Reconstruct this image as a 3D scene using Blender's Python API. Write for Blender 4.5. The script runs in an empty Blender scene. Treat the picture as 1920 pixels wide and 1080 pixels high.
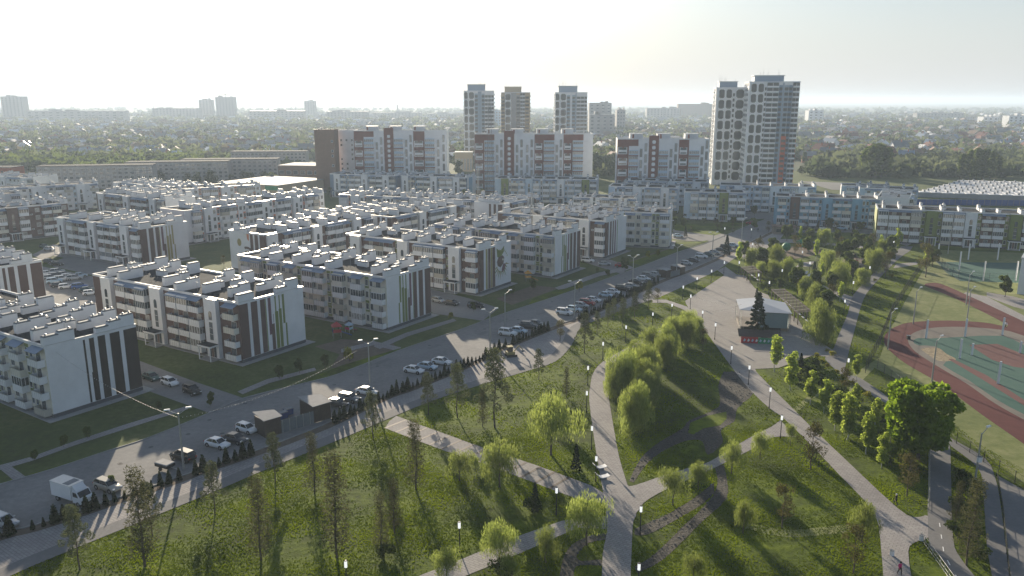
import bpy, math, random
import numpy as np
from mathutils import Vector, Matrix
from mathutils.geometry import tessellate_polygon
S = bpy.context.scene
C = S.collection
PI = math.pi
R = math.radians

# ---------------------------------------------------------------- camera, sky, sun, exposure
FOC, CAMH, HOR = 1500.0, 55.0, 188.0
PITCH = math.atan((540 - HOR) / FOC)
cam = bpy.data.cameras.new("camera"); camo = bpy.data.objects.new("camera", cam); C.objects.link(camo)
cam.sensor_width = 36; cam.lens = 36 * FOC / 1920; cam.clip_start = 0.5; cam.clip_end = 120000
camo.location = (0, 0, CAMH); camo.rotation_euler = (PI / 2 - PITCH, 0, 0)
S.camera = camo
SKY_STR, VEIL, VL = 0.070, 0.88, 5.6
SUN_AZ, SUN_EL = -16.0, 14.0           # azimuth clockwise from the viewing direction (+Y)
world = bpy.data.worlds.new("World"); S.world = world; world.use_nodes = True
wn = world.node_tree; bg = wn.nodes["Background"]
sky = wn.nodes.new("ShaderNodeTexSky"); sky.sky_type = 'NISHITA'; sky.sun_disc = False
sky.sun_elevation = R(SUN_EL); sky.sun_rotation = R(SUN_AZ); sky.air_density = 1.0; sky.dust_density = 1.0; sky.ozone_density = 2.5
# thin bright veil of humid air low over the horizon, fading out upwards, laid over the clear sky
hsv = wn.nodes.new("ShaderNodeHueSaturation"); hsv.inputs["Saturation"].default_value = 0.82; wn.links.new(sky.outputs[0], hsv.inputs["Color"])
tcw = wn.nodes.new("ShaderNodeTexCoord"); sx = wn.nodes.new("ShaderNodeSeparateXYZ"); wn.links.new(tcw.outputs["Generated"], sx.inputs[0])
mrw = wn.nodes.new("ShaderNodeMapRange"); mrw.interpolation_type = 'SMOOTHSTEP'; wn.links.new(sx.outputs["Z"], mrw.inputs[0])
mrw.inputs[1].default_value = 0.0; mrw.inputs[2].default_value = 0.22; mrw.inputs[3].default_value = VEIL; mrw.inputs[4].default_value = 0.0
mxw = wn.nodes.new("ShaderNodeMix"); mxw.data_type = 'RGBA'; wn.links.new(mrw.outputs[0], mxw.inputs[0]); wn.links.new(hsv.outputs[0], mxw.inputs[6])
mxw.inputs[7].default_value = (VL * .945, VL * .985, VL * 1.015, 1); wn.links.new(mxw.outputs[2], bg.inputs[0]); bg.inputs[1].default_value = SKY_STR
sl = bpy.data.lights.new("sun", 'SUN'); slo = bpy.data.objects.new("sun", sl); C.objects.link(slo)
sl.energy = 5.0; sl.angle = R(0.5); sl.color = (1.0, 0.86, 0.66)
sd = Vector((math.sin(R(SUN_AZ)) * math.cos(R(SUN_EL)), math.cos(R(SUN_AZ)) * math.cos(R(SUN_EL)), math.sin(R(SUN_EL))))
slo.rotation_euler = sd.to_track_quat('Z', 'Y').to_euler(); slo.location = (-80, 300, 200)
S.view_settings.view_transform = 'Standard'; S.view_settings.look = 'None'
S.view_settings.exposure = 0.92; S.view_settings.gamma = 1.0; S.view_settings.use_curve_mapping = False
S.cycles.use_denoising = True; S.cycles.max_bounces = 6; S.cycles.diffuse_bounces = 3; S.cycles.glossy_bounces = 3
S.cycles.transmission_bounces = 3; S.cycles.volume_bounces = 1; S.cycles.transparent_max_bounces = 6
S.cycles.caustics_reflective = False; S.cycles.caustics_refractive = False
HAZE_DENS = 0.000185

_c, _s = math.cos(PITCH), math.sin(PITCH)
def G(px, py, z=0.0):
    """ground point (or point at height z) seen at a pixel of the photograph"""
    x = (px - 960) / FOC; y = (540 - py) / FOC
    t = (z - CAMH) / (-_s + y * _c)
    return (x * t, (_c + y * _s) * t)
def WY(px, py, Y):
    """x and z of the point seen at a pixel at distance Y"""
    x = (px - 960) / FOC; y = (540 - py) / FOC
    t = Y / (_c + y * _s)
    return x * t, CAMH + (-_s + y * _c) * t
def P(X, Y, Z=0):
    Z -= CAMH; d = Y * _c - Z * _s; u = Y * _s + Z * _c
    return (960 + FOC * X / d, 540 - FOC * u / d)
def ht(px, py, top):
    X, Y = G(px, py); lo, hi = 0, 60
    for _ in range(40):
        m = (lo + hi) / 2
        if P(X, Y, m)[1] > top: lo = m
        else: hi = m
    return lo

# ---------------------------------------------------------------- materials
def nt(name):
    m = bpy.data.materials.new(name); m.use_nodes = True
    return m, m.node_tree.nodes, m.node_tree.links, m.node_tree.nodes["Principled BSDF"]
def mat(name, col, rough=0.7, metal=0.0, var=0.0, scale=1.0, bump=0.0, spec=0.4, emis=None, hue=0.0, coords='Object', rnd=0.0):
    m, n, l, b = nt(name)
    b.inputs["Base Color"].default_value = (*col, 1); b.inputs["Roughness"].default_value = rough
    b.inputs["Metallic"].default_value = metal; b.inputs["Specular IOR Level"].default_value = spec
    if var or bump:
        tc = n.new("ShaderNodeTexCoord"); tx = n.new("ShaderNodeTexNoise"); tx.inputs["Scale"].default_value = scale
        tx.inputs["Detail"].default_value = 6; tx.inputs["Roughness"].default_value = 0.65
        if coords == 'World':
            g = n.new("ShaderNodeNewGeometry"); l.new(g.outputs["Position"], tx.inputs["Vector"])
        else: l.new(tc.outputs["Object"], tx.inputs["Vector"])
        if var:
            r = n.new("ShaderNodeValToRGB"); l.new(tx.outputs["Fac"], r.inputs[0])
            r.color_ramp.elements[0].position = 0.3; r.color_ramp.elements[1].position = 0.72
            d = [max(0, c * (1 - var)) for c in col]; u = [min(1, c * (1 + var)) for c in col]
            if hue: u[0] = min(1, u[0] * (1 + hue)); d[2] *= (1 + hue)
            r.color_ramp.elements[0].color = (*d, 1); r.color_ramp.elements[1].color = (*u, 1)
            last = r.outputs[0]
            if rnd:
                oi = n.new("ShaderNodeObjectInfo"); hs = n.new("ShaderNodeHueSaturation")
                mr = n.new("ShaderNodeMapRange"); l.new(oi.outputs["Random"], mr.inputs[0])
                mr.inputs[3].default_value = 1 - rnd; mr.inputs[4].default_value = 1 + rnd
                l.new(mr.outputs[0], hs.inputs["Value"]); l.new(last, hs.inputs["Color"]); last = hs.outputs[0]
            l.new(last, b.inputs["Base Color"])
        if bump:
            bp = n.new("ShaderNodeBump"); bp.inputs["Strength"].default_value = bump; bp.inputs["Distance"].default_value = 0.1
            l.new(tx.outputs["Fac"], bp.inputs["Height"]); l.new(bp.outputs[0], b.inputs["Normal"])
    if emis:
        b.inputs["Emission Color"].default_value = (*col, 1); b.inputs["Emission Strength"].default_value = emis
    return m
def leafmat(name, c1, c2, trans=0.45, rnd=0.25, scale=1.2):
    """foliage: two-tone, lets light through"""
    m = bpy.data.materials.new(name); m.use_nodes = True; n = m.node_tree.nodes; l = m.node_tree.links; n.clear()
    out = n.new("ShaderNodeOutputMaterial"); mix = n.new("ShaderNodeMixShader"); d = n.new("ShaderNodeBsdfDiffuse"); t = n.new("ShaderNodeBsdfTranslucent")
    tc = n.new("ShaderNodeTexCoord"); tx = n.new("ShaderNodeTexNoise"); tx.inputs["Scale"].default_value = scale; tx.inputs["Detail"].default_value = 4
    l.new(tc.outputs["Object"], tx.inputs["Vector"]); r = n.new("ShaderNodeValToRGB"); l.new(tx.outputs["Fac"], r.inputs[0])
    r.color_ramp.elements[0].position = 0.35; r.color_ramp.elements[1].position = 0.65
    r.color_ramp.elements[0].color = (*c1, 1); r.color_ramp.elements[1].color = (*c2, 1)
    oi = n.new("ShaderNodeObjectInfo"); hs = n.new("ShaderNodeHueSaturation"); mr = n.new("ShaderNodeMapRange")
    l.new(oi.outputs["Random"], mr.inputs[0]); mr.inputs[3].default_value = 1 - rnd; mr.inputs[4].default_value = 1 + rnd
    l.new(mr.outputs[0], hs.inputs["Value"]); l.new(r.outputs[0], hs.inputs["Color"])
    l.new(hs.outputs[0], d.inputs[0]); l.new(hs.outputs[0], t.inputs[0]); mix.inputs[0].default_value = trans
    l.new(d.outputs[0], mix.inputs[1]); l.new(t.outputs[0], mix.inputs[2]); l.new(mix.outputs[0], out.inputs[0])
    return m
def tone(name, stops, scale=(1, 1), rough=0.9, bump=0.3, big=0.03, detail=8, tilesz=None, lines=None):
    """ground material in world coordinates: fine noise times large patches; optional paving joints"""
    m, n, l, b = nt(name); b.inputs["Roughness"].default_value = rough; b.inputs["Specular IOR Level"].default_value = 0.2
    g = n.new("ShaderNodeNewGeometry")
    t1 = n.new("ShaderNodeTexNoise"); t1.inputs["Scale"].default_value = scale[0]; t1.inputs["Detail"].default_value = detail; t1.inputs["Roughness"].default_value = 0.7
    t2 = n.new("ShaderNodeTexNoise"); t2.inputs["Scale"].default_value = big; t2.inputs["Detail"].default_value = 5; t2.inputs["Roughness"].default_value = 0.6
    l.new(g.outputs["Position"], t1.inputs["Vector"]); l.new(g.outputs["Position"], t2.inputs["Vector"])
    mx = n.new("ShaderNodeMath"); mx.operation = 'MULTIPLY_ADD'; mx.inputs[1].default_value = scale[1]; l.new(t1.outputs["Fac"], mx.inputs[0])
    mm = n.new("ShaderNodeMath"); mm.operation = 'MULTIPLY'; mm.inputs[1].default_value = 1 - scale[1]; l.new(t2.outputs["Fac"], mm.inputs[0]); l.new(mm.outputs[0], mx.inputs[2])
    r = n.new("ShaderNodeValToRGB"); l.new(mx.outputs[0], r.inputs[0])
    while len(r.color_ramp.elements) < len(stops): r.color_ramp.elements.new(0.5)
    for e, (p, c) in zip(r.color_ramp.elements, stops): e.position = p; e.color = (*c, 1)
    last = r.outputs[0]
    if tilesz:
        br = n.new("ShaderNodeTexBrick"); mp = n.new("ShaderNodeMapping"); mp.inputs["Rotation"].default_value = (0, 0, R(35))
        l.new(g.outputs["Position"], mp.inputs[0]); l.new(mp.outputs[0], br.inputs["Vector"]); br.inputs["Scale"].default_value = 1
        br.inputs["Brick Width"].default_value = tilesz; br.inputs["Row Height"].default_value = tilesz / 2; br.inputs["Mortar Size"].default_value = tilesz * 0.06
        br.inputs["Color1"].default_value = (1, 1, 1, 1); br.inputs["Color2"].default_value = (0.84, 0.82, 0.84, 1); br.inputs["Mortar"].default_value = (0.66, 0.66, 0.66, 1)
        ml = n.new("ShaderNodeMix"); ml.data_type = 'RGBA'; ml.blend_type = 'MULTIPLY'; ml.inputs[0].default_value = 1
        l.new(last, ml.inputs[6]); l.new(br.outputs[0], ml.inputs[7]); last = ml.outputs[2]
    l.new(last, b.inputs["Base Color"])
    if bump:
        bp = n.new("ShaderNodeBump"); bp.inputs["Strength"].default_value = bump; bp.inputs["Distance"].default_value = 0.3
        l.new(t1.outputs["Fac"], bp.inputs["Height"]); l.new(bp.outputs[0], b.inputs["Normal"])
    return m
M = {}
M['white'] = mat('white_render', (0.72, 0.73, 0.75), 0.75, var=0.10, scale=0.22)
M['white2'] = mat('white_panel', (0.74, 0.75, 0.77), 0.6, var=0.04, scale=0.6)
M['cream'] = mat('cream_render', (0.66, 0.63, 0.55), 0.8, var=0.10, scale=0.35)
M['beige'] = mat('beige_render', (0.47, 0.44, 0.38), 0.8, var=0.06, scale=0.35)
M['brown'] = mat('brown_panel', (0.13, 0.083, 0.075), 0.7, var=0.12, scale=0.5)
M['dark'] = mat('dark_brown_panel', (0.035, 0.026, 0.025), 0.6, var=0.15, scale=0.5)
M['green'] = mat('green_panel', (0.17, 0.21, 0.06), 0.7, var=0.08, scale=0.5)
M['olive'] = mat('ochre_panel', (0.33, 0.28, 0.12), 0.7, var=0.08, scale=0.5)
M['orange'] = mat('orange_panel', (0.56, 0.21, 0.12), 0.7, var=0.08, scale=0.5)
M['plum'] = mat('plum_panel', (0.16, 0.08, 0.11), 0.7, var=0.08, scale=0.5)
M['sky'] = mat('sky_blue_render', (0.20, 0.38, 0.52), 0.75, var=0.06, scale=0.4)
M['pale'] = mat('pale_blue_render', (0.42, 0.53, 0.64), 0.75, var=0.06, scale=0.4)
M['slate'] = mat('slate_blue_render', (0.17, 0.24, 0.34), 0.75, var=0.06, scale=0.4)
M['ygreen'] = mat('yellow_green_render', (0.36, 0.39, 0.19), 0.75, var=0.06, scale=0.4)
M['rust'] = mat('red_brown_panel', (0.17, 0.055, 0.045), 0.75, var=0.10, scale=0.5)
M['redor'] = mat('red_orange_panel', (0.55, 0.13, 0.06), 0.7, var=0.08, scale=0.5)
M['bluegrey'] = mat('blue_grey_panel', (0.27, 0.34, 0.42), 0.6, var=0.06, scale=0.5)
M['roof'] = mat('bitumen_roof', (0.040, 0.044, 0.051), 0.95, var=0.4, scale=0.45, bump=0.3, spec=0.08)
M['coping'] = mat('metal_coping', (0.62, 0.62, 0.60), 0.42, metal=0.35, var=0.08, scale=2)
M['cap'] = mat('grey_metal_cap', (0.17, 0.19, 0.21), 0.6, metal=0.1, var=0.15, scale=2)
M['awning'] = mat('blue_grey_metal_sheet', (0.19, 0.25, 0.34), 0.45, metal=0.4, var=0.12, scale=1.5)
M['frame'] = mat('white_window_frame', (0.70, 0.71, 0.72), 0.5)
M['glass'] = mat('dark_window_glass', (0.07, 0.085, 0.10), 0.06, spec=0.7, var=0.5, scale=0.9, rnd=0.4)
M['glass2'] = mat('curtained_window_glass', (0.30, 0.29, 0.28), 0.15, spec=0.6, var=0.6, scale=1.4, rnd=0.4)
M['plinth'] = mat('dark_plinth', (0.10, 0.10, 0.11), 0.8, var=0.15, scale=1)
M['conc'] = mat('concrete', (0.34, 0.335, 0.33), 0.85, var=0.14, scale=1.2, bump=0.15)
M['steel'] = mat('galvanised_steel', (0.42, 0.43, 0.43), 0.45, metal=0.6, var=0.1, scale=3)
M['black'] = mat('black_metal', (0.02, 0.02, 0.022), 0.5, var=0.2, scale=3)
M['opal'] = mat('opal_lamp_glass', (0.88, 0.88, 0.86), 0.3)
M['lampglow'] = mat('lit_lamp_glass', (0.95, 0.95, 0.92), 0.3, emis=0.45)
M['tyre'] = mat('tyre_rubber', (0.02, 0.02, 0.02), 0.85)
M['chrome'] = mat('wheel_rim_metal', (0.45, 0.45, 0.46), 0.3, metal=0.8)
M['carglass'] = mat('car_glass', (0.015, 0.018, 0.022), 0.05, spec=0.8)
M['head'] = mat('headlight_lens', (0.75, 0.76, 0.78), 0.15)
M['tail'] = mat('tail_light_lens', (0.35, 0.02, 0.02), 0.2)
M['bark'] = mat('tree_bark', (0.11, 0.085, 0.065), 0.9, var=0.3, scale=4)
M['birch'] = mat('birch_bark', (0.52, 0.50, 0.46), 0.8, var=0.3, scale=5)
M['wood'] = mat('dark_stained_timber', (0.075, 0.055, 0.045), 0.7, var=0.3, scale=3)
M['wood2'] = mat('weathered_timber', (0.23, 0.20, 0.17), 0.8, var=0.2, scale=3)
M['brickbrown'] = mat('brown_brick', (0.20, 0.125, 0.09), 0.8, var=0.15, scale=0.6)
M['tan'] = mat('tan_render', (0.46, 0.36, 0.24), 0.8, var=0.08, scale=0.3)
M['greyr'] = mat('grey_render', (0.34, 0.33, 0.33), 0.85, var=0.15, scale=0.12)
M['redbrick'] = mat('red_brick', (0.36, 0.10, 0.06), 0.85, var=0.12, scale=0.5)
M['membrane'] = mat('white_membrane', (0.48, 0.50, 0.53), 0.5, var=0.03, scale=0.5)
M['teal'] = mat('grey_teal_banner', (0.20, 0.27, 0.29), 0.7, var=0.06, scale=0.5)
M['blue'] = mat('blue_paint', (0.03, 0.09, 0.30), 0.6, var=0.15, scale=1)
M['red'] = mat('red_paint', (0.45, 0.05, 0.05), 0.55, var=0.12, scale=1)
M['grn'] = mat('green_paint', (0.04, 0.25, 0.12), 0.55, var=0.12, scale=1)
M['yel'] = mat('orange_yellow_paint', (0.62, 0.30, 0.04), 0.55, var=0.1, scale=1)
M['pink'] = mat('pink_cloth', (0.65, 0.05, 0.19), 0.8, var=0.12, scale=4)
M['skin'] = mat('skin', (0.45, 0.28, 0.21), 0.6)
M['hair'] = mat('dark_hair', (0.03, 0.02, 0.015), 0.7, var=0.2, scale=6)
M['cloth'] = mat('black_cloth', (0.016, 0.016, 0.02), 0.85, var=0.2, scale=5)
M['denim'] = mat('blue_denim', (0.06, 0.09, 0.16), 0.85, var=0.2, scale=5)
M['pebble'] = mat('river_stone', (0.12, 0.12, 0.125), 0.8, var=0.5, scale=0.9, coords='World')
# ground
M['ground'] = tone('grass_and_earth', [(0.28, (0.016, 0.025, 0.001)), (0.40, (0.042, 0.062, 0.002)), (0.50, (0.074, 0.110, 0.0015)), (0.60, (0.135, 0.182, 0.002)), (0.70, (0.165, 0.158, 0.02)), (0.78, (0.16, 0.12, 0.05))], (0.7, 0.42), 0.95, 0.6, 0.10)
M['lawn'] = tone('dry_meadow', [(0.3, (0.10, 0.135, 0.04)), (0.47, (0.17, 0.195, 0.065)), (0.58, (0.24, 0.25, 0.105)), (0.72, (0.29, 0.27, 0.16))], (0.5, 0.5), 0.95, 0.4, 0.05)
M['court'] = tone('yard_grass', [(0.3, (0.04, 0.055, 0.02)), (0.5, (0.085, 0.115, 0.03)), (0.62, (0.15, 0.16, 0.06)), (0.75, (0.20, 0.175, 0.11))], (0.8, 0.5), 0.95, 0.5, 0.07)
M['soil'] = tone('brown_earth', [(0.3, (0.10, 0.075, 0.055)), (0.5, (0.16, 0.125, 0.095)), (0.7, (0.23, 0.19, 0.15))], (0.6, 0.6), 0.95, 0.4)
M['asphalt'] = tone('road_asphalt', [(0.32, (0.165, 0.162, 0.16)), (0.46, (0.225, 0.22, 0.215)), (0.56, (0.26, 0.253, 0.245)), (0.7, (0.33, 0.32, 0.305))], (1.1, 0.5), 0.9, 0.12, 0.09)
M['asphalt2'] = tone('grey_path_asphalt', [(0.3, (0.15, 0.148, 0.15)), (0.5, (0.20, 0.196, 0.195)), (0.7, (0.26, 0.252, 0.243))], (2.0, 0.4), 0.9, 0.12, 0.09)
M['paver'] = tone('paving_bricks', [(0.3, (0.27, 0.255, 0.248)), (0.5, (0.37, 0.35, 0.335)), (0.7, (0.47, 0.445, 0.42))], (1.2, 0.45), 0.88, 0.1, 0.08, tilesz=0.8)
M['plaza'] = tone('plaza_paving', [(0.3, (0.32, 0.30, 0.275)), (0.5, (0.38, 0.358, 0.33)), (0.7, (0.44, 0.418, 0.39))], (0.8, 0.35), 0.9, 0.05, 0.06, tilesz=0.8)
M['stones'] = tone('dark_stone_bed', [(0.32, (0.032, 0.029, 0.025)), (0.5, (0.085, 0.078, 0.068)), (0.68, (0.18, 0.165, 0.145))], (2.6, 0.75), 0.85, 1.0)
M['track'] = tone('red_running_track', [(0.3, (0.095, 0.028, 0.028)), (0.5, (0.125, 0.040, 0.038)), (0.7, (0.155, 0.058, 0.052))], (0.4, 0.4), 0.9, 0.05)
M['greencourt'] = tone('green_court', [(0.3, (0.042, 0.105, 0.084)), (0.5, (0.062, 0.135, 0.108)), (0.7, (0.095, 0.165, 0.135))], (0.3, 0.4), 0.9, 0.05)
M['redcourt'] = tone('worn_red_court', [(0.3, (0.13, 0.062, 0.058)), (0.7, (0.20, 0.105, 0.095))], (0.4, 0.5), 0.9, 0.05)
M['greycourt'] = tone('worn_grey_court', [(0.3, (0.15, 0.13, 0.115)), (0.5, (0.20, 0.18, 0.155)), (0.7, (0.25, 0.22, 0.19))], (0.3, 0.5), 0.9, 0.05)
M['sand'] = tone('yellow_sand', [(0.36, (0.16, 0.13, 0.09)), (0.5, (0.32, 0.26, 0.17)), (0.64, (0.46, 0.39, 0.27))], (1.5, 0.8), 0.95, 0.6)
M['farland'] = tone('far_plain', [(0.35, (0.035, 0.055, 0.03)), (0.5, (0.06, 0.085, 0.045)), (0.62, (0.11, 0.11, 0.07)), (0.75, (0.16, 0.14, 0.11))], (0.05, 0.5), 0.95, 0.0, 0.006)
M['water'] = mat('river_water', (0.10, 0.13, 0.15), 0.25, spec=0.6)
# leaves
M['l_willow'] = leafmat('willow_leaves', (0.17, 0.22, 0.045), (0.33, 0.38, 0.10), 0.6)
M['l_birch'] = leafmat('birch_leaves', (0.24, 0.32, 0.04), (0.44, 0.52, 0.10), 0.7)
M['l_bright'] = leafmat('fresh_maple_leaves', (0.15, 0.25, 0.015), (0.32, 0.45, 0.04), 0.62)
M['l_dark'] = leafmat('dark_leaves', (0.045, 0.07, 0.018), (0.10, 0.135, 0.03), 0.45)
M['tglass'] = mat('tower_window_glass', (0.022, 0.026, 0.03), 0.12, spec=0.5)
M['l_pine'] = leafmat('pine_needles', (0.06, 0.078, 0.04), (0.13, 0.145, 0.07), 0.4)
M['l_spruce'] = leafmat('spruce_needles', (0.022, 0.035, 0.02), (0.055, 0.075, 0.04), 0.2)
M['l_larch'] = leafmat('larch_twigs', (0.06, 0.065, 0.03), (0.12, 0.12, 0.055), 0.45)
M['l_mid'] = leafmat('green_leaves', (0.08, 0.12, 0.025), (0.17, 0.21, 0.05), 0.5)
M['l_far'] = leafmat('distant_tree_leaves', (0.07, 0.095, 0.04), (0.16, 0.18, 0.085), 0.45, scale=0.02)
M['l_far2'] = leafmat('distant_budding_leaves', (0.09, 0.08, 0.05), (0.17, 0.15, 0.09), 0.45, scale=0.02)
M['l_brown'] = leafmat('budding_brown_twigs', (0.07, 0.065, 0.025), (0.15, 0.135, 0.045), 0.4)
M['l_thuja'] = leafmat('thuja_foliage', (0.012, 0.022, 0.009), (0.032, 0.05, 0.015), 0.15)
M['l_yellow'] = leafmat('yellow_shrub_leaves', (0.20, 0.20, 0.02), (0.42, 0.38, 0.04), 0.4)
M['l_grass'] = leafmat('grass_blades', (0.085, 0.125, 0.002), (0.26, 0.33, 0.004), 0.62, scale=0.12)

# ---------------------------------------------------------------- mesh helpers
class MB:
    def __init__(s): s.v = []; s.f = []; s.m = []; s.mats = []; s.sm = []
    def mi(s, m):
        m = M[m] if isinstance(m, str) else m
        if m not in s.mats: s.mats.append(m)
        return s.mats.index(m)
    def add(s, vs, fs, m, smooth=False):
        o = len(s.v); k = s.mi(m); s.v.extend(vs)
        for f in fs: s.f.append(tuple(i + o for i in f)); s.m.append(k); s.sm.append(smooth)
    def box(s, x0, y0, z0, x1, y1, z1, m, taper=0):
        t = taper
        v = [(x0, y0, z0), (x1, y0, z0), (x1, y1, z0), (x0, y1, z0), (x0 + t, y0 + t, z1), (x1 - t, y0 + t, z1), (x1 - t, y1 - t, z1), (x0 + t, y1 - t, z1)]
        s.add(v, [(3, 2, 1, 0), (4, 5, 6, 7), (0, 1, 5, 4), (1, 2, 6, 5), (2, 3, 7, 6), (3, 0, 4, 7)], m)
    def obox(s, cx, cy, z0, lx, ly, h, ang, m):
        c, n = math.cos(ang), math.sin(ang); q = []
        for z in (z0, z0 + h):
            for a, b in ((-1, -1), (1, -1), (1, 1), (-1, 1)):
                x, y = a * lx / 2, b * ly / 2; q.append((cx + x * c - y * n, cy + x * n + y * c, z))
        s.add(q, [(3, 2, 1, 0), (4, 5, 6, 7), (0, 1, 5, 4), (1, 2, 6, 5), (2, 3, 7, 6), (3, 0, 4, 7)], m)
    def prism(s, pts, z0, z1, m):
        n = len(pts); v = [(p[0], p[1], z0) for p in pts] + [(p[0], p[1], z1) for p in pts]
        tri = tessellate_polygon([[Vector((p[0], p[1], 0)) for p in pts]])
        a = sum(pts[i][0] * pts[(i + 1) % n][1] - pts[(i + 1) % n][0] * pts[i][1] for i in range(n))
        fs = []
        for t in tri:
            A, B, D = (pts[i] for i in t); cr = (B[0] - A[0]) * (D[1] - A[1]) - (D[0] - A[0]) * (B[1] - A[1])
            t = t if cr > 0 else t[::-1]
            fs.append(tuple(i + n for i in t)); fs.append(tuple(t[::-1]))
        for i in range(n):
            j = (i + 1) % n; fs.append((i, j, j + n, i + n) if a > 0 else (j, i, i + n, j + n))
        s.add(v, fs, m)
    def xz(s, pts, y0, y1, m):
        """outline in x,z extruded along y"""
        o = len(s.v); k0 = len(s.f); s.prism(pts, y0, y1, m)
        for i in range(o, len(s.v)): x, z, y = s.v[i]; s.v[i] = (x, y, z)
        for i in range(k0, len(s.f)): s.f[i] = s.f[i][::-1]
    def tube(s, p0, p1, r0, r1=None, m='steel', n=6, smooth=True, cap=True):
        r1 = r0 if r1 is None else r1; a = Vector(p0); b = Vector(p1); d = (b - a)
        if d.length < 1e-6: return
        d.normalize(); u = d.orthogonal().normalized(); w = d.cross(u); vs = []
        for q, r in ((a, r0), (b, r1)):
            for i in range(n):
                t = 2 * PI * i / n; vs.append(tuple(q + u * math.cos(t) * r + w * math.sin(t) * r))
        fs = [(i, (i + 1) % n, (i + 1) % n + n, i + n) for i in range(n)]
        s.add(vs, fs, m, smooth)
        if cap: s.add(vs[n:], [tuple(range(n))], m); s.add(vs[:n], [tuple(range(n))[::-1]], m)
    def path(s, pts, r, m, n=5):
        for a, b in zip(pts, pts[1:]): s.tube(a, b, r, r, m, n)
    def mesh(s, name):
        me = bpy.data.meshes.new(name); me.from_pydata(s.v, [], s.f)
        for m in s.mats: me.materials.append(m)
        me.polygons.foreach_set('material_index', s.m); me.polygons.foreach_set('use_smooth', s.sm); me.update()
        return me
    def build(s, name, parent=None, loc=(0, 0, 0), rz=0):
        return link(name, s.mesh(name), parent, loc, rz)
KIDS = {}
def link(name, me, parent=None, loc=(0, 0, 0), rz=0, sc=None):
    o = bpy.data.objects.new(name, me); C.objects.link(o); o.parent = parent
    if parent: KIDS.setdefault(parent.name, []).append(o)
    o.location = loc; o.rotation_euler = (0, 0, rz)
    if sc: o.scale = sc if isinstance(sc, tuple) else (sc, sc, sc)
    return o
def tag(o, label, cat, group=None):
    o['label'] = label; o['category'] = cat
    if group: o['group'] = group
    return o
def thing(name, label, cat, loc=(0, 0, 0), rz=0, group=None):
    return tag(link(name, None, None, loc, rz), label, cat, group)
def copy_tree(o, parent=None):
    c = o.copy(); C.objects.link(c); c.parent = parent
    if parent: KIDS.setdefault(parent.name, []).append(c)
    for ch in KIDS.get(o.name, ()): copy_tree(ch, c)
    return c
def place(proto, used, loc, rz, label=None, cat=None, group=None, sc=None):
    """the first use moves the prototype itself, later ones copy it with its parts"""
    o = proto if not used.get(proto.name) else copy_tree(proto)
    used[proto.name] = 1
    o.location = loc; o.rotation_euler = (0, 0, rz)
    if sc: o.scale = sc if isinstance(sc, tuple) else (sc, sc, sc)
    if label: o['label'] = label
    if cat: o['category'] = cat
    if group: o['group'] = group
    elif 'group' in o.keys() and group is not None: del o['group']
    return o
USED = {}
def sheet(name, polys, m, z, kind='structure'):
    mb = MB()
    for ip, p in enumerate(polys):
        pts = [Vector((q[0], q[1], 0)) for q in p]
        tri = tessellate_polygon([pts]); fs = []
        for t in tri:
            A, B, D = (pts[i] for i in t); fs.append(tuple(t) if (B - A).cross(D - A).z > 0 else tuple(t)[::-1])
        mb.add([(q[0], q[1], z + .0009 * ip) for q in p], fs, m)
    o = mb.build(name); o['kind'] = kind
    return o
def GP(pts): return [G(*p) for p in pts]
def smoothline(pts, k=3):
    """Catmull-Rom through world points"""
    out = []; n = len(pts)
    for i in range(n - 1):
        p0 = pts[max(i - 1, 0)]; p1 = pts[i]; p2 = pts[i + 1]; p3 = pts[min(i + 2, n - 1)]
        for j in range(k):
            t = j / k
            out.append(tuple(0.5 * ((2 * p1[a]) + (-p0[a] + p2[a]) * t + (2 * p0[a] - 5 * p1[a] + 4 * p2[a] - p3[a]) * t * t + (-p0[a] + 3 * p1[a] - 3 * p2[a] + p3[a]) * t ** 3) for a in (0, 1)))
    out.append(tuple(pts[-1])); return out
def offset(line, d):
    out = []
    for i, p in enumerate(line):
        a = line[max(i - 1, 0)]; b = line[min(i + 1, len(line) - 1)]; dx, dy = b[0] - a[0], b[1] - a[1]; L = math.hypot(dx, dy) or 1
        out.append((p[0] - dy / L * d, p[1] + dx / L * d))
    return out
def band(line, w, w2=None):
    return offset(line, w / 2) + offset(line, -(w2 or w) / 2)[::-1]
def walk(line, step, start=0.0):
    """points and headings every step metres along a line"""
    acc = start; out = []; d = 0
    for a, b in zip(line, line[1:]):
        L = math.hypot(b[0] - a[0], b[1] - a[1])
        while acc <= d + L and L > 0:
            t = (acc - d) / L; out.append((a[0] + (b[0] - a[0]) * t, a[1] + (b[1] - a[1]) * t, math.atan2(b[1] - a[1], b[0] - a[0]))); acc += step
        d += L
    return out
def inside(x, y, poly):
    c = False; j = len(poly) - 1
    for i in range(len(poly)):
        if (poly[i][1] > y) != (poly[j][1] > y) and x < (poly[j][0] - poly[i][0]) * (y - poly[i][1]) / (poly[j][1] - poly[i][1] + 1e-12) + poly[i][0]: c = not c
        j = i
    return c
def inside_np(X, Y, poly):
    c = np.zeros(len(X), bool); j = len(poly) - 1
    for i in range(len(poly)):
        xi, yi = poly[i]; xj, yj = poly[j]
        c ^= ((yi > Y) != (yj > Y)) & (X < (xj - xi) * (Y - yi) / (yj - yi + 1e-12) + xi); j = i
    return c
def az2rot(az): return -R(az)      # local +y towards azimuth az
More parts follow.
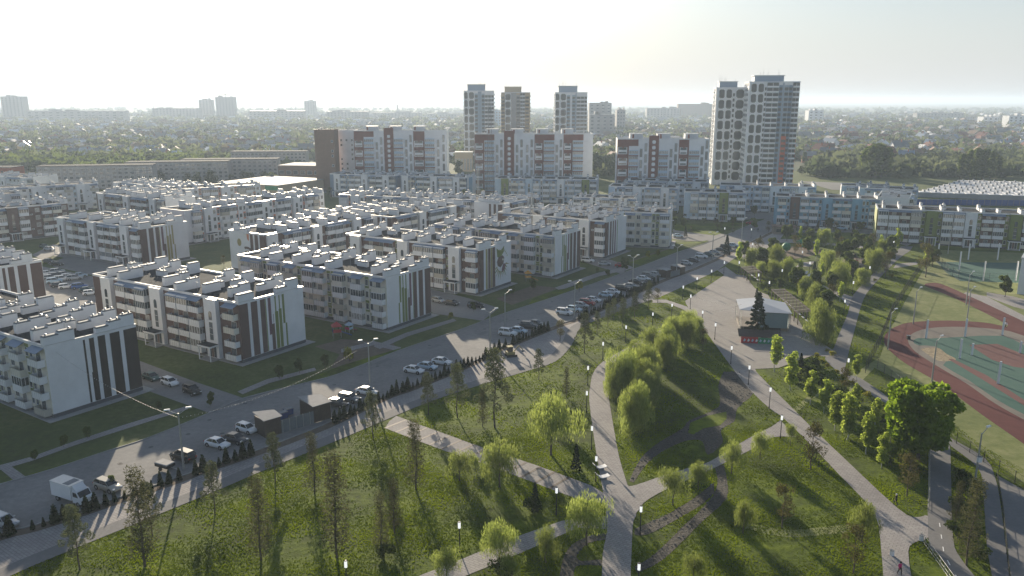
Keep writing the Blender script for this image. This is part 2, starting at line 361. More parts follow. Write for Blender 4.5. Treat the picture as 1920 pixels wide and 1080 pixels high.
# ================================================================ GROUND, ROADS, PATHS
def big(name, m, x0, y0, x1, y1, z):
    mb = MB(); mb.add([(x0, y0, z), (x1, y0, z), (x1, y1, z), (x0, y1, z)], [(0, 1, 2, 3)], m); o = mb.build(name); o['kind'] = 'structure'
big('ground', 'farland', -40000, -300, 40000, 60000, -0.06)
big('park_grass', 'ground', -420, -60, 420, 640, 0.0)
# river arms far out on the plain
for i, (a, b, c, d) in enumerate([((300, 192.2), (1330, 192.8), 191.2, 0.9), ((640, 196.2), (1340, 197.2), 195.4, 0.7), ((1000, 190.2), (1900, 191.6), 189.9, 0)]):
    y0, y1 = G(*a)[1], G(a[0], c)[1]; xl, xr = G(*a)[0], G(*b)[0]
    rng = random.Random(i); top = []; bot = []
    for k in range(13):
        t = k / 12; x = xl + (xr - xl) * t; w = 1 - abs(2 * t - 1) ** 3
        top.append((x, (y0 + y1) / 2 + (y1 - y0) / 2 * w * rng.uniform(.5, 1))); bot.append((x, (y0 + y1) / 2 - (y1 - y0) / 2 * w * rng.uniform(.5, 1)))
    sheet('river', [bot + top[::-1]], 'water', 0.0)
# courtyards of the estate: worn grass between the blocks, on the left of the street
street_l = [(-420, 1010), (-200, 955), (-60, 925), (0, 909), (100, 880), (200, 847), (283, 820), (393, 775), (457, 747), (580, 717), (640, 700), (747, 658), (853, 622), (907, 602), (960, 583), (1040, 557), (1110, 533), (1163, 514), (1220, 493), (1280, 470), (1335, 452), (1403, 423), (1445, 408), (1470, 398)]
street_r = [(-420, 1150), (-200, 1072), (0, 1002), (67, 985), (160, 955), (257, 922), (330, 897), (400, 872), (490, 842), (600, 800), (660, 772), (723, 742), (770, 726), (850, 694), (907, 669), (930, 655), (985, 633), (1040, 611), (1083, 597), (1140, 571), (1190, 548), (1240, 525), (1300, 503), (1350, 481), (1385, 464), (1420, 447), (1450, 432), (1475, 420)]
path_l = [(-420, 1290), (-200, 1183), (20, 1080), (113, 1040), (253, 983), (390, 927), (493, 883), (640, 823), (720, 789), (807, 753), (907, 720), (985, 697), (1040, 679), (1066, 655), (1077, 638), (1090, 614), (1140, 592), (1190, 573), (1237, 557), (1290, 533), (1345, 507), (1372, 488), (1400, 471), (1432, 457), (1462, 450)]
SL, SR, PL = (smoothline(GP(q)) for q in (street_l, street_r, path_l))
def poly_lr(a, b): return a + b[::-1]
yardL = GP([(-420, 1010), (-60, 925), (283, 820), (640, 700), (907, 602), (1163, 514), (1335, 452), (1445, 408), (1920, 470), (2300, 480), (2300, 330), (1500, 322), (600, 322), (-500, 322), (-900, 520)])
sheet('yard_grass', [yardL], 'court', 0.012)
sheet('street', [poly_lr(SL, SR)], 'asphalt', 0.05)
# paved footpath between the hedge and the park, with the grey cycle lane along its edge
HE = offset(SR, -1.9)
sheet('hedge_bed', [poly_lr(SR, HE)], 'soil', 0.024)
sheet('footpath', [poly_lr(HE, PL)], 'paver', 0.036)
LANE = offset(PL, 2.6)
sheet('cycle_lane', [poly_lr(LANE[:-20], PL[:-20])], 'asphalt2', 0.056)
# driveways into the courtyards and the parking yards
drive = [[(393, 775), (457, 747), (365, 716), (270, 680), (170, 642), (60, 600), (-30, 570), (-80, 600), (60, 650), (180, 690), (268, 730)],
         [(905, 602), (935, 578), (880, 560), (800, 540), (700, 512), (600, 487), (560, 500), (700, 535), (790, 568), (812, 588)],
         [(1165, 514), (1185, 500), (1120, 480), (1060, 463), (1040, 470), (1095, 492)],
         [(1335, 453), (1365, 440), (1330, 436), (1262, 436), (1240, 445), (1290, 452)],
         [(80, 500), (180, 520), (225, 560), (175, 600), (60, 580), (30, 500)],
         [(60, 478), (100, 458), (180, 470), (240, 500), (190, 520), (100, 500)]]
sheet('driveway', [GP(p) for p in drive], 'asphalt', 0.064)
sheet('parking_yard', [GP([(1403, 426), (1440, 408), (1620, 412), (1760, 424), (1990, 446), (1990, 462), (1800, 452), (1640, 438), (1640, 425), (1600, 436), (1500, 437), (1450, 430)]),
                       GP([(1590, 436), (1640, 425), (1720, 452), (1700, 462), (1640, 440)]),
                       GP([(1330, 390), (1470, 398), (1440, 410), (1400, 412), (1330, 405)]),
                       GP([(540, 345), (612, 350), (612, 362), (560, 362)]), GP([(1500, 340), (1640, 345), (1660, 356), (1560, 356)])], 'asphalt', 0.076)
# paved aprons in the yards
side = [[(0, 873), (60, 857), (140, 828), (240, 795), (350, 762), (353, 768), (245, 802), (140, 836), (60, 865), (0, 882)],
        [(0, 880), (20, 874), (50, 896), (26, 902)],
        [(445, 735), (500, 712), (590, 690), (593, 695), (505, 719), (455, 740)],
        [(640, 655), (700, 640), (752, 652), (750, 660), (700, 648), (640, 662)],
        [(700, 650), (760, 625), (850, 598), (856, 602), (765, 631), (712, 655)],
        [(1040, 540), (1120, 512), (1180, 500), (1190, 503), (1125, 518), (1050, 545)]]
sheet('yard_path', [GP(p) for p in side], 'paver', 0.088)
# sunlit lawns on the verge
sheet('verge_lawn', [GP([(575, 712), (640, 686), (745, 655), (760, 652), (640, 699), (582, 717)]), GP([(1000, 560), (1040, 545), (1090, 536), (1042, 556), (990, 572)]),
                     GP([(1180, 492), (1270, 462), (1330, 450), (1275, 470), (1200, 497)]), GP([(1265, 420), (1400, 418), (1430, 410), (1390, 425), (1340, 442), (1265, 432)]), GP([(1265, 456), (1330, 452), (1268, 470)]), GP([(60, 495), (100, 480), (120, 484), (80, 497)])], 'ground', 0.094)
# ---- park paths
NS = [(1128, 1110), (1130, 1040), (1137, 1003), (1137, 970), (1128, 907), (1117, 843), (1105, 753), (1107, 722), (1112, 700), (1126, 682), (1150, 666), (1180, 650), (1230, 622), (1290, 600)]
NSr = [(1182, 1110), (1184, 1040), (1187, 980), (1193, 960), (1176, 908), (1160, 853), (1147, 780), (1140, 735), (1140, 718), (1150, 698), (1172, 680), (1200, 662), (1245, 634), (1300, 608)]
pp = {
 'park_path': [poly_lr(smoothline(GP(NS)), smoothline(GP(NSr))),
   smoothline(GP([(1172, 903), (1180, 912), (1207, 905), (1240, 893), (1290, 878), (1330, 866), (1390, 830), (1413, 817), (1447, 800), (1463, 788)])) + smoothline(GP([(1493, 820), (1450, 820), (1413, 841), (1347, 874), (1295, 898), (1243, 921), (1207, 943), (1193, 962), (1150, 985)])),
   smoothline(GP([(1302, 603), (1320, 618), (1340, 645), (1373, 690), (1403, 728), (1443, 766), (1467, 783), (1513, 827), (1573, 890), (1637, 960), (1652, 1030), (1657, 1110)])) + smoothline(GP([(1713, 1110), (1703, 1034), (1717, 1017), (1741, 1007), (1741, 968), (1717, 970), (1683, 953), (1580, 857), (1510, 790), (1480, 760), (1418, 697), (1424, 690)])),
   GP([(1223, 562), (1248, 562), (1288, 575), (1302, 590), (1296, 592), (1282, 581), (1250, 568), (1223, 568)])],
 'plaza': [smoothline(GP([(1345, 507), (1358, 516), (1284, 565), (1293, 582), (1313, 604), (1340, 645), (1373, 690), (1420, 692), (1460, 690), (1523, 667), (1552, 669), (1566, 660), (1510, 622), (1497, 600), (1450, 570), (1440, 553), (1423, 547), (1413, 538), (1397, 517), (1381, 515), (1360, 500)]), 1)],
 'deck_path': [GP([(730, 790), (743, 780), (783, 795), (907, 840), (1007, 873), (1107, 910), (1132, 925), (1137, 945), (1087, 937), (1040, 920), (927, 877), (827, 843), (753, 815), (722, 803)]),
   GP([(867, 1048), (967, 1007), (1053, 977), (1083, 973), (1137, 968), (1137, 992), (1083, 990), (977, 1037), (878, 1078), (790, 1112), (735, 1100)])],
 'grey_path': [smoothline(GP([(1707, 470), (1680, 490), (1633, 540), (1617, 567), (1603, 617), (1590, 667), (1586, 700), (1613, 709), (1673, 750), (1720, 784), (1758, 803), (1780, 833), (1783, 887), (1787, 1007), (1800, 1045), (1835, 1090)])) + smoothline(GP([(1797, 1090), (1760, 1040), (1740, 1007), (1742, 853), (1744, 808), (1700, 775), (1643, 747), (1607, 720), (1583, 707), (1547, 673), (1563, 653), (1573, 627), (1590, 587), (1600, 553), (1640, 510), (1680, 472)])),
   smoothline(GP([(1758, 803), (1780, 820), (1847, 860), (1867, 900), (1877, 953), (1893, 1090)])) + smoothline(GP([(1862, 1090), (1850, 1020), (1843, 920), (1833, 877), (1783, 837)])),
   GP([(1872, 893), (1930, 925), (1960, 960), (1960, 1100), (1897, 1100), (1882, 953)]),
   GP([(1707, 470), (1680, 472), (1690, 462), (1712, 462)])],
 'inner_path': [GP([(1437, 483), (1460, 490), (1485, 512), (1478, 517), (1452, 497)]), GP([(1483, 512), (1500, 492), (1528, 490), (1518, 500), (1497, 500), (1498, 512), (1520, 524), (1498, 528), (1480, 520)]),
   GP([(1610, 515), (1640, 522), (1632, 527), (1608, 520)]), GP([(1537, 532), (1565, 545), (1600, 557), (1590, 575), (1578, 560), (1535, 540)]), GP([(1680, 495), (1720, 491), (1720, 496), (1675, 503)]),
   GP([(1420, 449), (1475, 448), (1520, 452), (1640, 464), (1640, 468), (1520, 456), (1460, 455), (1440, 470), (1400, 490), (1390, 480)]),
   GP([(1810, 548), (1850, 556), (1920, 592), (1960, 615), (1960, 632), (1900, 600), (1840, 565), (1806, 552)]), GP([(1850, 548), (1900, 556), (1960, 572), (1960, 590), (1900, 575), (1850, 556)]),
   GP([(1262, 430), (1350, 434), (1352, 438), (1262, 435)])],
}
sheet('park_path', pp['park_path'], 'paver', 0.044); sheet('plaza', pp['plaza'], 'plaza', 0.052); sheet('paved_path', pp['deck_path'], 'paver', 0.03)
sheet('cycle_path', pp['grey_path'], 'asphalt2', 0.048); sheet('inner_path', pp['inner_path'], 'paver', 0.02)
rq = random.Random(4); pq = []; cv = MB()
for _ in range(26):
    x, y, a = rq.choice(walk(SL, 3.0)[8:80]); d = -rq.uniform(1.5, 11); cx, cy = x - math.sin(a) * d, y + math.cos(a) * d; w, h = rq.uniform(1.2, 5), rq.uniform(.6, 1.8); c, s_ = math.cos(a), math.sin(a)
    pq.append([(cx + i * w * c - j * h * s_, cy + i * w * s_ + j * h * c) for i, j in ((-.5, -.5), (.5, -.55), (.52, .5), (-.48, .48))])
    x, y, a = rq.choice(walk(SL, 3.0)[8:80]); d = -rq.uniform(2, 10); cv.tube((x - math.sin(a) * d, y + math.cos(a) * d, .05), (x - math.sin(a) * d, y + math.cos(a) * d, .062), .38, m='plinth', n=10)
sheet('asphalt_patch', pq[:14], 'asphalt2', 0.058); cv.build('manhole_cover')['kind'] = 'structure'
kb = MB()
for a, b in ((SL, 0.0), (SR, 0.0)):
    for p, q in zip(a, a[1:]):
        L = math.hypot(q[0] - p[0], q[1] - p[1])
        if L > 0.05: kb.obox((p[0] + q[0]) / 2, (p[1] + q[1]) / 2, 0.0, L, 0.18, 0.17, math.atan2(q[1] - p[1], q[0] - p[0]), 'conc')
kb.build('kerb')['kind'] = 'structure'
# white lane dashes on the cycle path
db = MB()
for (x, y, a) in walk(GP([(1762, 985), (1770, 1040), (1795, 1085)]), 3.2): db.obox(x, y, 0.054, 1.1, 0.12, 0.012, a, 'opal')
db.build('lane_marking')['kind'] = 'structure'
# cast shadows crossing the upper paved path, painted in as dark bars
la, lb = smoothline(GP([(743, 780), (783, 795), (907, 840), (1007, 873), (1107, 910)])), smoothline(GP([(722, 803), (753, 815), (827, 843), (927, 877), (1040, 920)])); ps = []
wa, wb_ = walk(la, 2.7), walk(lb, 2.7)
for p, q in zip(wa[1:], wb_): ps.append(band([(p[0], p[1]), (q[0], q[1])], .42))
sheet('painted_shadow_bar', ps, 'wood', 0.040)  # wood serves here only as the dark shadow colour
# ---- dry stream of dark stone
st1 = smoothline(GP([(1357, 697), (1347, 722), (1350, 752), (1341, 768), (1293, 788), (1280, 803), (1235, 830), (1207, 853), (1192, 875), (1180, 902)])) + smoothline(GP([(1188, 905), (1215, 868), (1250, 842), (1290, 826), (1317, 828), (1327, 853), (1355, 830), (1352, 806), (1377, 790), (1383, 765), (1412, 738), (1396, 715), (1388, 697)]))
st2 = smoothline(GP([(1338, 873), (1345, 895), (1340, 925), (1310, 960), (1283, 985), (1250, 1018), (1220, 1045), (1190, 1062)])) + smoothline(GP([(1195, 1075), (1240, 1052), (1285, 1010), (1320, 975), (1362, 935), (1363, 900), (1357, 872)]))
st3 = smoothline(GP([(1338, 905), (1300, 935), (1250, 965), (1205, 985), (1190, 992)])) + smoothline(GP([(1190, 1003), (1215, 1002), (1262, 978), (1310, 950), (1340, 925)]))
st4 = smoothline(GP([(1137, 1000), (1105, 1005), (1072, 1022), (1055, 1050), (1048, 1090)])) + smoothline(GP([(1075, 1090), (1078, 1065), (1095, 1060), (1130, 1062), (1130, 1075), (1128, 1050), (1090, 1052), (1082, 1040), (1105, 1018), (1137, 1012)]))
sheet('stream_bed', [st1, st2, st3, st4], 'stones', 0.026)
isl = GP([(1290, 812), (1294, 793), (1325, 780), (1362, 772), (1363, 785), (1350, 798), (1320, 803), (1300, 815)])
sheet('stream_island', [isl], 'ground', 0.034)
rng = random.Random(5); pm = MB()
for poly in (st1, st2, st3, st4):
    xs = [p[0] for p in poly]; ys = [p[1] for p in poly]; n = int((max(xs) - min(xs)) * (max(ys) - min(ys)) * 2.0)
    for _ in range(n):
        x, y = rng.uniform(min(xs), max(xs)), rng.uniform(min(ys), max(ys))
        if inside(x, y, poly) and not inside(x, y, isl):
            r = rng.uniform(0.05, 0.11) if rng.random() < .75 else rng.uniform(.10, .17); a = rng.uniform(0, PI); pts = []
            for z, k in ((0, 1), (r * .6, .8), (r * .95, .35)):
                for i in range(5): t = a + i * 1.257 + z; pts.append((x + math.cos(t) * r * k * rng.uniform(.8, 1.2), y + math.sin(t) * r * k * rng.uniform(.8, 1.2), z + 0.02))
            pm.add(pts, [(i, (i + 1) % 5, (i + 1) % 5 + 5, i + 5) for i in range(5)] + [(i + 5, (i + 1) % 5 + 5, (i + 1) % 5 + 10, i + 10) for i in range(5)] + [(10, 11, 12, 13, 14)], 'pebble')
o = pm.build('river_stones'); o['kind'] = 'stuff'; tag(o, 'dark grey loose stones filling the dry stream beds of the park', 'stones')
# ---- sports ground
meadow = GP([(1660, 640), (1672, 612), (1700, 560), (1735, 500), (1745, 468), (1960, 476), (2100, 530), (2100, 900), (1920, 880), (1840, 835), (1770, 780), (1700, 720), (1640, 690), (1590, 740), (1600, 700), (1650, 670)])
sheet('sports_meadow', [meadow, GP([(1780, 800), (1760, 775), (1830, 840), (1920, 905), (1990, 950), (1960, 880), (1800, 770), (1740, 740), (1735, 770)])], 'lawn', 0.016)
tr_out = smoothline(GP([(2300, 1120), (2050, 930), (1920, 833), (1840, 777), (1763, 720), (1697, 681), (1665, 654), (1657, 636), (1665, 622), (1683, 611), (1712, 604), (1780, 601), (1847, 605), (1890, 611), (1827, 577), (1780, 555), (1733, 536)]), 4) + smoothline(GP([(1735, 532), (1763, 532), (1830, 561), (1920, 603), (2060, 665), (2300, 760)]), 4)
sheet('running_track', [tr_out], 'track', 0.026)
tr_in = smoothline(GP([(2300, 960), (2050, 850), (1920, 787), (1860, 753), (1813, 720), (1753, 684), (1717, 660), (1704, 644), (1704, 632), (1718, 622), (1747, 615), (1800, 613), (1873, 618), (1920, 630), (2050, 680), (2300, 800)]), 4)
sheet('court_apron', [tr_in], 'greycourt', 0.034)
sheet('green_court', [smoothline(GP([(2300, 950), (2050, 840), (1922, 778), (1866, 748), (1816, 713), (1768, 685), (1780, 674), (1755, 650), (1722, 648), (1712, 640), (1722, 634), (1745, 635), (1800, 632), (1880, 630), (1925, 650), (2050, 700), (2300, 820)]), 2)], 'greencourt', 0.042)
sheet('red_court', [GP([(1817, 647), (1870, 645), (1945, 675), (1995, 700), (1900, 688), (1860, 675)]), GP([(1778, 674), (1786, 673), (1850, 704), (1935, 760), (1925, 764), (1842, 712)])], 'redcourt', 0.050)
sheet('sand_patch', [smoothline(GP([(1726, 655), (1738, 652), (1760, 653), (1775, 664), (1792, 673), (1784, 677), (1760, 677), (1744, 668), (1726, 655)]), 3)], 'sand', 0.046)
sheet('ball_court', [GP([(1756, 491), (1910, 493), (1960, 500), (1960, 532), (1800, 527), (1775, 512)])], 'greencourt', 0.02)
sheet('playground_floor', [smoothline(GP([(1452, 480), (1462, 467), (1500, 461), (1535, 466), (1540, 474), (1500, 484), (1470, 487), (1452, 480)]), 3), smoothline(GP([(1575, 508), (1582, 487), (1615, 484), (1628, 495), (1610, 512), (1585, 514), (1575, 508)]), 3)], 'soil', 0.024)
sheet('dirt_patch', [GP([(640, 660), (735, 640), (745, 655), (640, 690), (620, 690)]), GP([(930, 560), (1000, 535), (1050, 540), (960, 572)]), GP([(590, 650), (640, 636), (700, 640), (640, 665)]), GP([(1180, 490), (1262, 462), (1290, 462), (1200, 494)])], 'soil', 0.02)
PAVED = [poly_lr(SL, PL)] + [p for k in pp.values() for p in k] + [st1, st2, st3, st4, tr_out, tr_in, meadow]

sheet('trodden_track', [band(smoothline(GP([(1483, 775), (1500, 762), (1520, 745), (1545, 735)])), 1.1), band(smoothline(GP([(1400, 985), (1470, 1000), (1550, 995), (1640, 985)])), 1.8)], 'lawn', 0.012)
# ---- grass tufts in the near park (one mass nobody could count)
def tufts(seed, n, box, size):
    r = np.random.default_rng(seed); X = r.uniform(box[0], box[2], n); Y = r.uniform(box[1], box[3], n)
    keep = np.abs(X) < Y * 0.68 + 4
    for p in PAVED: keep &= ~inside_np(X, Y, p)
    k2 = np.sin(X * .31 + 1.3 * np.sin(Y * .17)) + np.sin(Y * .43 + X * .11) + r.uniform(-1.4, 1.4, n) > -0.5
    keep &= k2 & ~inside_np(X, Y, yardL)
    X, Y = X[keep], Y[keep]; n = len(X); a = r.uniform(0, 2 * PI, n); h = size * r.uniform(.5, 1.3, n) * (1 + 0.5 * np.sin(X * .5) * np.sin(Y * .37)); w = size * r.uniform(.6, 1.3, n)
    vs = []; 
    for k in range(3):
        t = a + k * 2.1; vs += [np.stack([X - np.cos(t) * w, Y - np.sin(t) * w, 0 * X], 1), np.stack([X + np.cos(t) * w, Y + np.sin(t) * w, 0 * X], 1), np.stack([X + np.sin(t) * w * .7, Y - np.cos(t) * w * .7, h], 1)]
    V = np.stack(vs, 1).reshape(-1, 3); F = np.arange(len(V)).reshape(-1, 3)
    return V, F
parts = [tufts(1, 330000, (-95, 62, 95, 130), 0.095), tufts(2, 170000, (-60, 130, 160, 260), 0.13)]
V = np.concatenate([p[0] for p in parts]); nF = len(V) // 3
me = bpy.data.meshes.new('grass'); me.vertices.add(len(V)); me.vertices.foreach_set('co', V.astype(np.float32).ravel())
me.loops.add(nF * 3); me.loops.foreach_set('vertex_index', np.arange(nF * 3, dtype=np.int32)); me.polygons.add(nF); me.polygons.foreach_set('loop_start', np.arange(0, nF * 3, 3, dtype=np.int32)); me.materials.append(M['l_grass']); me.update(calc_edges=True)
o = link('grass', me); o['kind'] = 'stuff'; tag(o, 'bright green tufted spring grass covering the lawns of the park', 'grass')
# ================================================================ APARTMENT BLOCKS
FH, PL0, RZ = 3.0, 0.9, 12.95          # floor height, plinth, roof level
MESH = {}
def cached(key, fn):
    if key not in MESH: MESH[key] = fn()
    return MESH[key]
def win_mesh(w, h, n, glass='glass'):
    mb = MB(); mb.box(-w / 2, -0.05, 0, w / 2, 0.02, h, 'frame'); g = 0.07; pw = (w - g * (n + 1)) / n
    for i in range(n): x = -w / 2 + g + i * (pw + g); mb.box(x, -0.062, g, x + pw, -0.045, h - g, glass)
    mb.box(-w / 2 - .06, -0.12, -0.06, w / 2 + .06, 0.0, 0.0, 'coping')
    return mb.mesh('window')
def balc_mesh(w, kind, pan='white2', d=1.25):
    mb = MB(); a = w / 2
    mb.box(-a, -d, -0.16, a, 0, 0.0, 'conc')
    if kind == 'rail':
        mb.box(-a, -d - .03, -0.28, a, -d + .05, 1.05, pan); mb.box(-a - .003, -d + .05, -0.28, -a + .06, 0, 1.05, pan); mb.box(a - .06, -d + .05, -0.28, a + .003, 0, 1.05, pan)
        for i in range(5): x = -a + w * (i + .5) / 5; mb.box(x - .02, -d - .05, -0.25, x + .02, -d - .03, 1.02, 'steel')
        mb.box(-a - .03, -d - .07, 1.05, a + .03, -d + .07, 1.10, 'steel')
    else:
        mb.box(-a, -d - .04, -0.28, a, -d + .05, 1.05, pan); mb.box(-a - .003, -d + .05, -0.28, -a + .06, 0, 1.05, pan); mb.box(a - .06, -d + .05, -0.28, a + .003, 0, 1.05, pan)
        mb.box(-a, -d, 2.55, a, 0, 2.84, pan)
    return mb.mesh('balcony')
def glaz_mesh(w, n, glass, d=1.25):
    mb = MB(); a = w / 2; z0, z1 = 1.05, 2.55
    pw = w / n
    for i in range(n + 1): x = -a + i * pw; x = min(max(x, -a + .05), a - .05); mb.box(x - .05, -d - .02, z0, x + .05, -d + .05, z1, 'frame')
    for i in range(n): x = -a + i * pw; mb.box(x + .05, -d + .005, z0, x + pw - .05, -d + .03, z1, glass)
    for sx in (-a + .02, a - .02): mb.box(sx - .015, -d + .1, z0, sx + .015, -.05, z1, glass); mb.box(sx - .04, -d * .5 - .04, z0, sx + .04, -d * .5 + .04, z1, 'frame')
    return mb.mesh('glazing')
def awn_mesh(w):
    mb = MB(); a = w / 2 + .15
    mb.add([(-a, -1.55, 0.0), (a, -1.55, 0.0), (a, 0, .62), (-a, 0, .62), (-a, -1.55, -.08), (a, -1.55, -.08), (a, 0, .52), (-a, 0, .52)],
           [(0, 1, 2, 3), (7, 6, 5, 4), (0, 4, 5, 1), (1, 5, 6, 2), (3, 7, 4, 0), (2, 6, 7, 3)], 'awning')
    return mb.mesh('balcony_roof')
def ac_mesh():
    mb = MB(); mb.box(-.42, -.38, 0, .42, -.06, .58, 'frame'); mb.box(-.25, -.39, .08, .25, -.378, .5, 'cap'); return mb.mesh('air_conditioner')
def stack_mesh(ln, wd, h, step, seed):
    """white ventilation wall on the roof, stepped up towards one end, with metal caps and cowls"""
    rg = random.Random(seed); mb = MB(); n = max(1, int(ln / 2.2))
    for i in range(n):
        y0, y1 = ln * i / n, ln * (i + 1) / n; z = h + (step * i / max(1, n - 1) if n > 1 else 0)
        mb.box(-wd / 2, y0, 0, wd / 2, y1, z, 'white'); mb.box(-wd / 2 - .08, y0 + .05, z, wd / 2 + .08, y1 - .05, z + .08, 'cap')
        mb.box(-wd / 2 - .03, y0 + .1, z + .08, wd / 2 + .03, y1 - .1, z + .26, 'cap', taper=.1)
        for k in range(2):
            y = y0 + (k + .5) * (y1 - y0) / 2
            if rg.random() < .72: mb.tube((0, y, z + .28), (0, y, z + .52), .13, m='cap', n=6); mb.tube((0, y, z + .52), (0, y, z + .64), .27, .05, m='coping', n=6)
    return mb.mesh('ventilation_stack')
PAL = {
 'stair': dict(wall='brown', back='brown', pan='white2', N='green', P='brown', T='white'),
 'garden': dict(wall='cream', back='cream', pan='white2', N='green', P='cream', T='white'),
 'gold': dict(wall='brown', back='brown', pan='white2', N='olive', P='brown', T='white'),
 'orange': dict(wall='white', back='white', pan='white2', N='orange', P='plum', T='white'),
 'umber': dict(wall='brown', back='brown', pan='white2', N='brown', P='brown', T='brown'),
 'plumy': dict(wall='white', back='white', pan='white2', N='plum', P='brown', T='white'),
 'bluey': dict(wall='slate', back='slate', pan='white2', N='pale', P='slate', T='white'),
 'paley': dict(wall='pale', back='pale', pan='white2', N='white', P='pale', T='white'),
 'skyey': dict(wall='sky', back='sky', pan='white2', N='pale', P='sky', T='white'),
 'greeny': dict(wall='green', back='brown', pan='white2', N='green', P='brown', T='white'),
 'white': dict(wall='white', back='white', pan='white2', N='pale', P='white', T='white'),
}
SEQ = {'stair': 'BPTNBBBPTNBBBPTNBB', 'garden': 'BNNBMBNNBBNNBMBNNB', 'orange': 'MNBBNMTNBBNMTBBNMNBBNMTNBBNMTBBN', 'umber': 'WBBWPBTBWBBWPBTBW', 'blue': 'BTBBNTBBNBTBBNTBB'}
WID = {'B': 3.9, 'P': 2.1, 'T': 4.2, 'N': 1.45, 'M': 2.3, 'W': 2.6}
def panel_stripes(parent, side, L, D, spec):
    """vertical stripes on a gable; spec = list of (position, width, material, z0, z1); position measured from the front corner"""
    by = {}
    for (p, w, m, z0, z1) in spec: by.setdefault(m, []).append((p, w, z0, z1))
    for m, q in by.items():
        mb = MB(); dx = {'brown': .045, 'dark': .045, 'green': .04, 'olive': .04, 'plum': .035, 'orange': .035}.get(m, .03)
        for (p, w, z0, z1) in q:
            if side == 'R': mb.box(0, p, z0, dx, p + w, z1, m)
            else: mb.box(-L - dx, p, z0, -L, p + w, z1, m)
        o = mb.build('wall_panel', parent); o['label'] = {'brown': 'brown vertical stripes on the gable', 'dark': 'almost black vertical stripes on the gable', 'green': 'green vertical stripes on the gable', 'olive': 'ochre vertical stripes on the gable', 'plum': 'plum stripes on the gable', 'orange': 'orange stripes on the gable'}.get(m, 'coloured stripes on the gable')
def stripes_front(D, side_mirror=False, g='green', b='brown', rng=None):
    """brown bands near one corner, thinning through plum and green to plain white at the other"""
    z1 = 12.9; s = [(0.0, 2.3, b, .9, z1), (3.1, 1.7, b, .9, z1), (5.6, 1.3, b, .9, z1), (6.95, .22, g, .9, z1), (7.7, .8, 'plum', 4.5, z1), (8.3, .9, b, .9, 6.8), (8.95, .12, 'plum', .9, 9),
         (9.5, .9, g, .9, 9.4), (9.6, .35, g, 9.4, z1), (10.6, .8, g, .9, 9.8), (10.75, .3, g, 9.8, z1), (11.7, .6, g, 6.2, z1), (12.3, .45, g, .9, 6.2)]
    if side_mirror: s = [(D - p - w, w, m, a, c) for (p, w, m, a, c) in s]
    return [(max(.0, p), w, m, a, c) for (p, w, m, a, c) in s if p + w <= D]
def stripes_black(D):
    z1 = 12.9; return [(D - 2.6, 2.6, 'dark', .9, z1), (D - 5.3, 1.9, 'dark', .9, z1), (D - 7.6, 1.4, 'dark', .9, z1), (D - 9.2, .9, 'dark', .9, z1), (D - 9.35, .35, 'dark', 1, 6.5), (D - 10.3, .35, 'dark', .9, z1)]
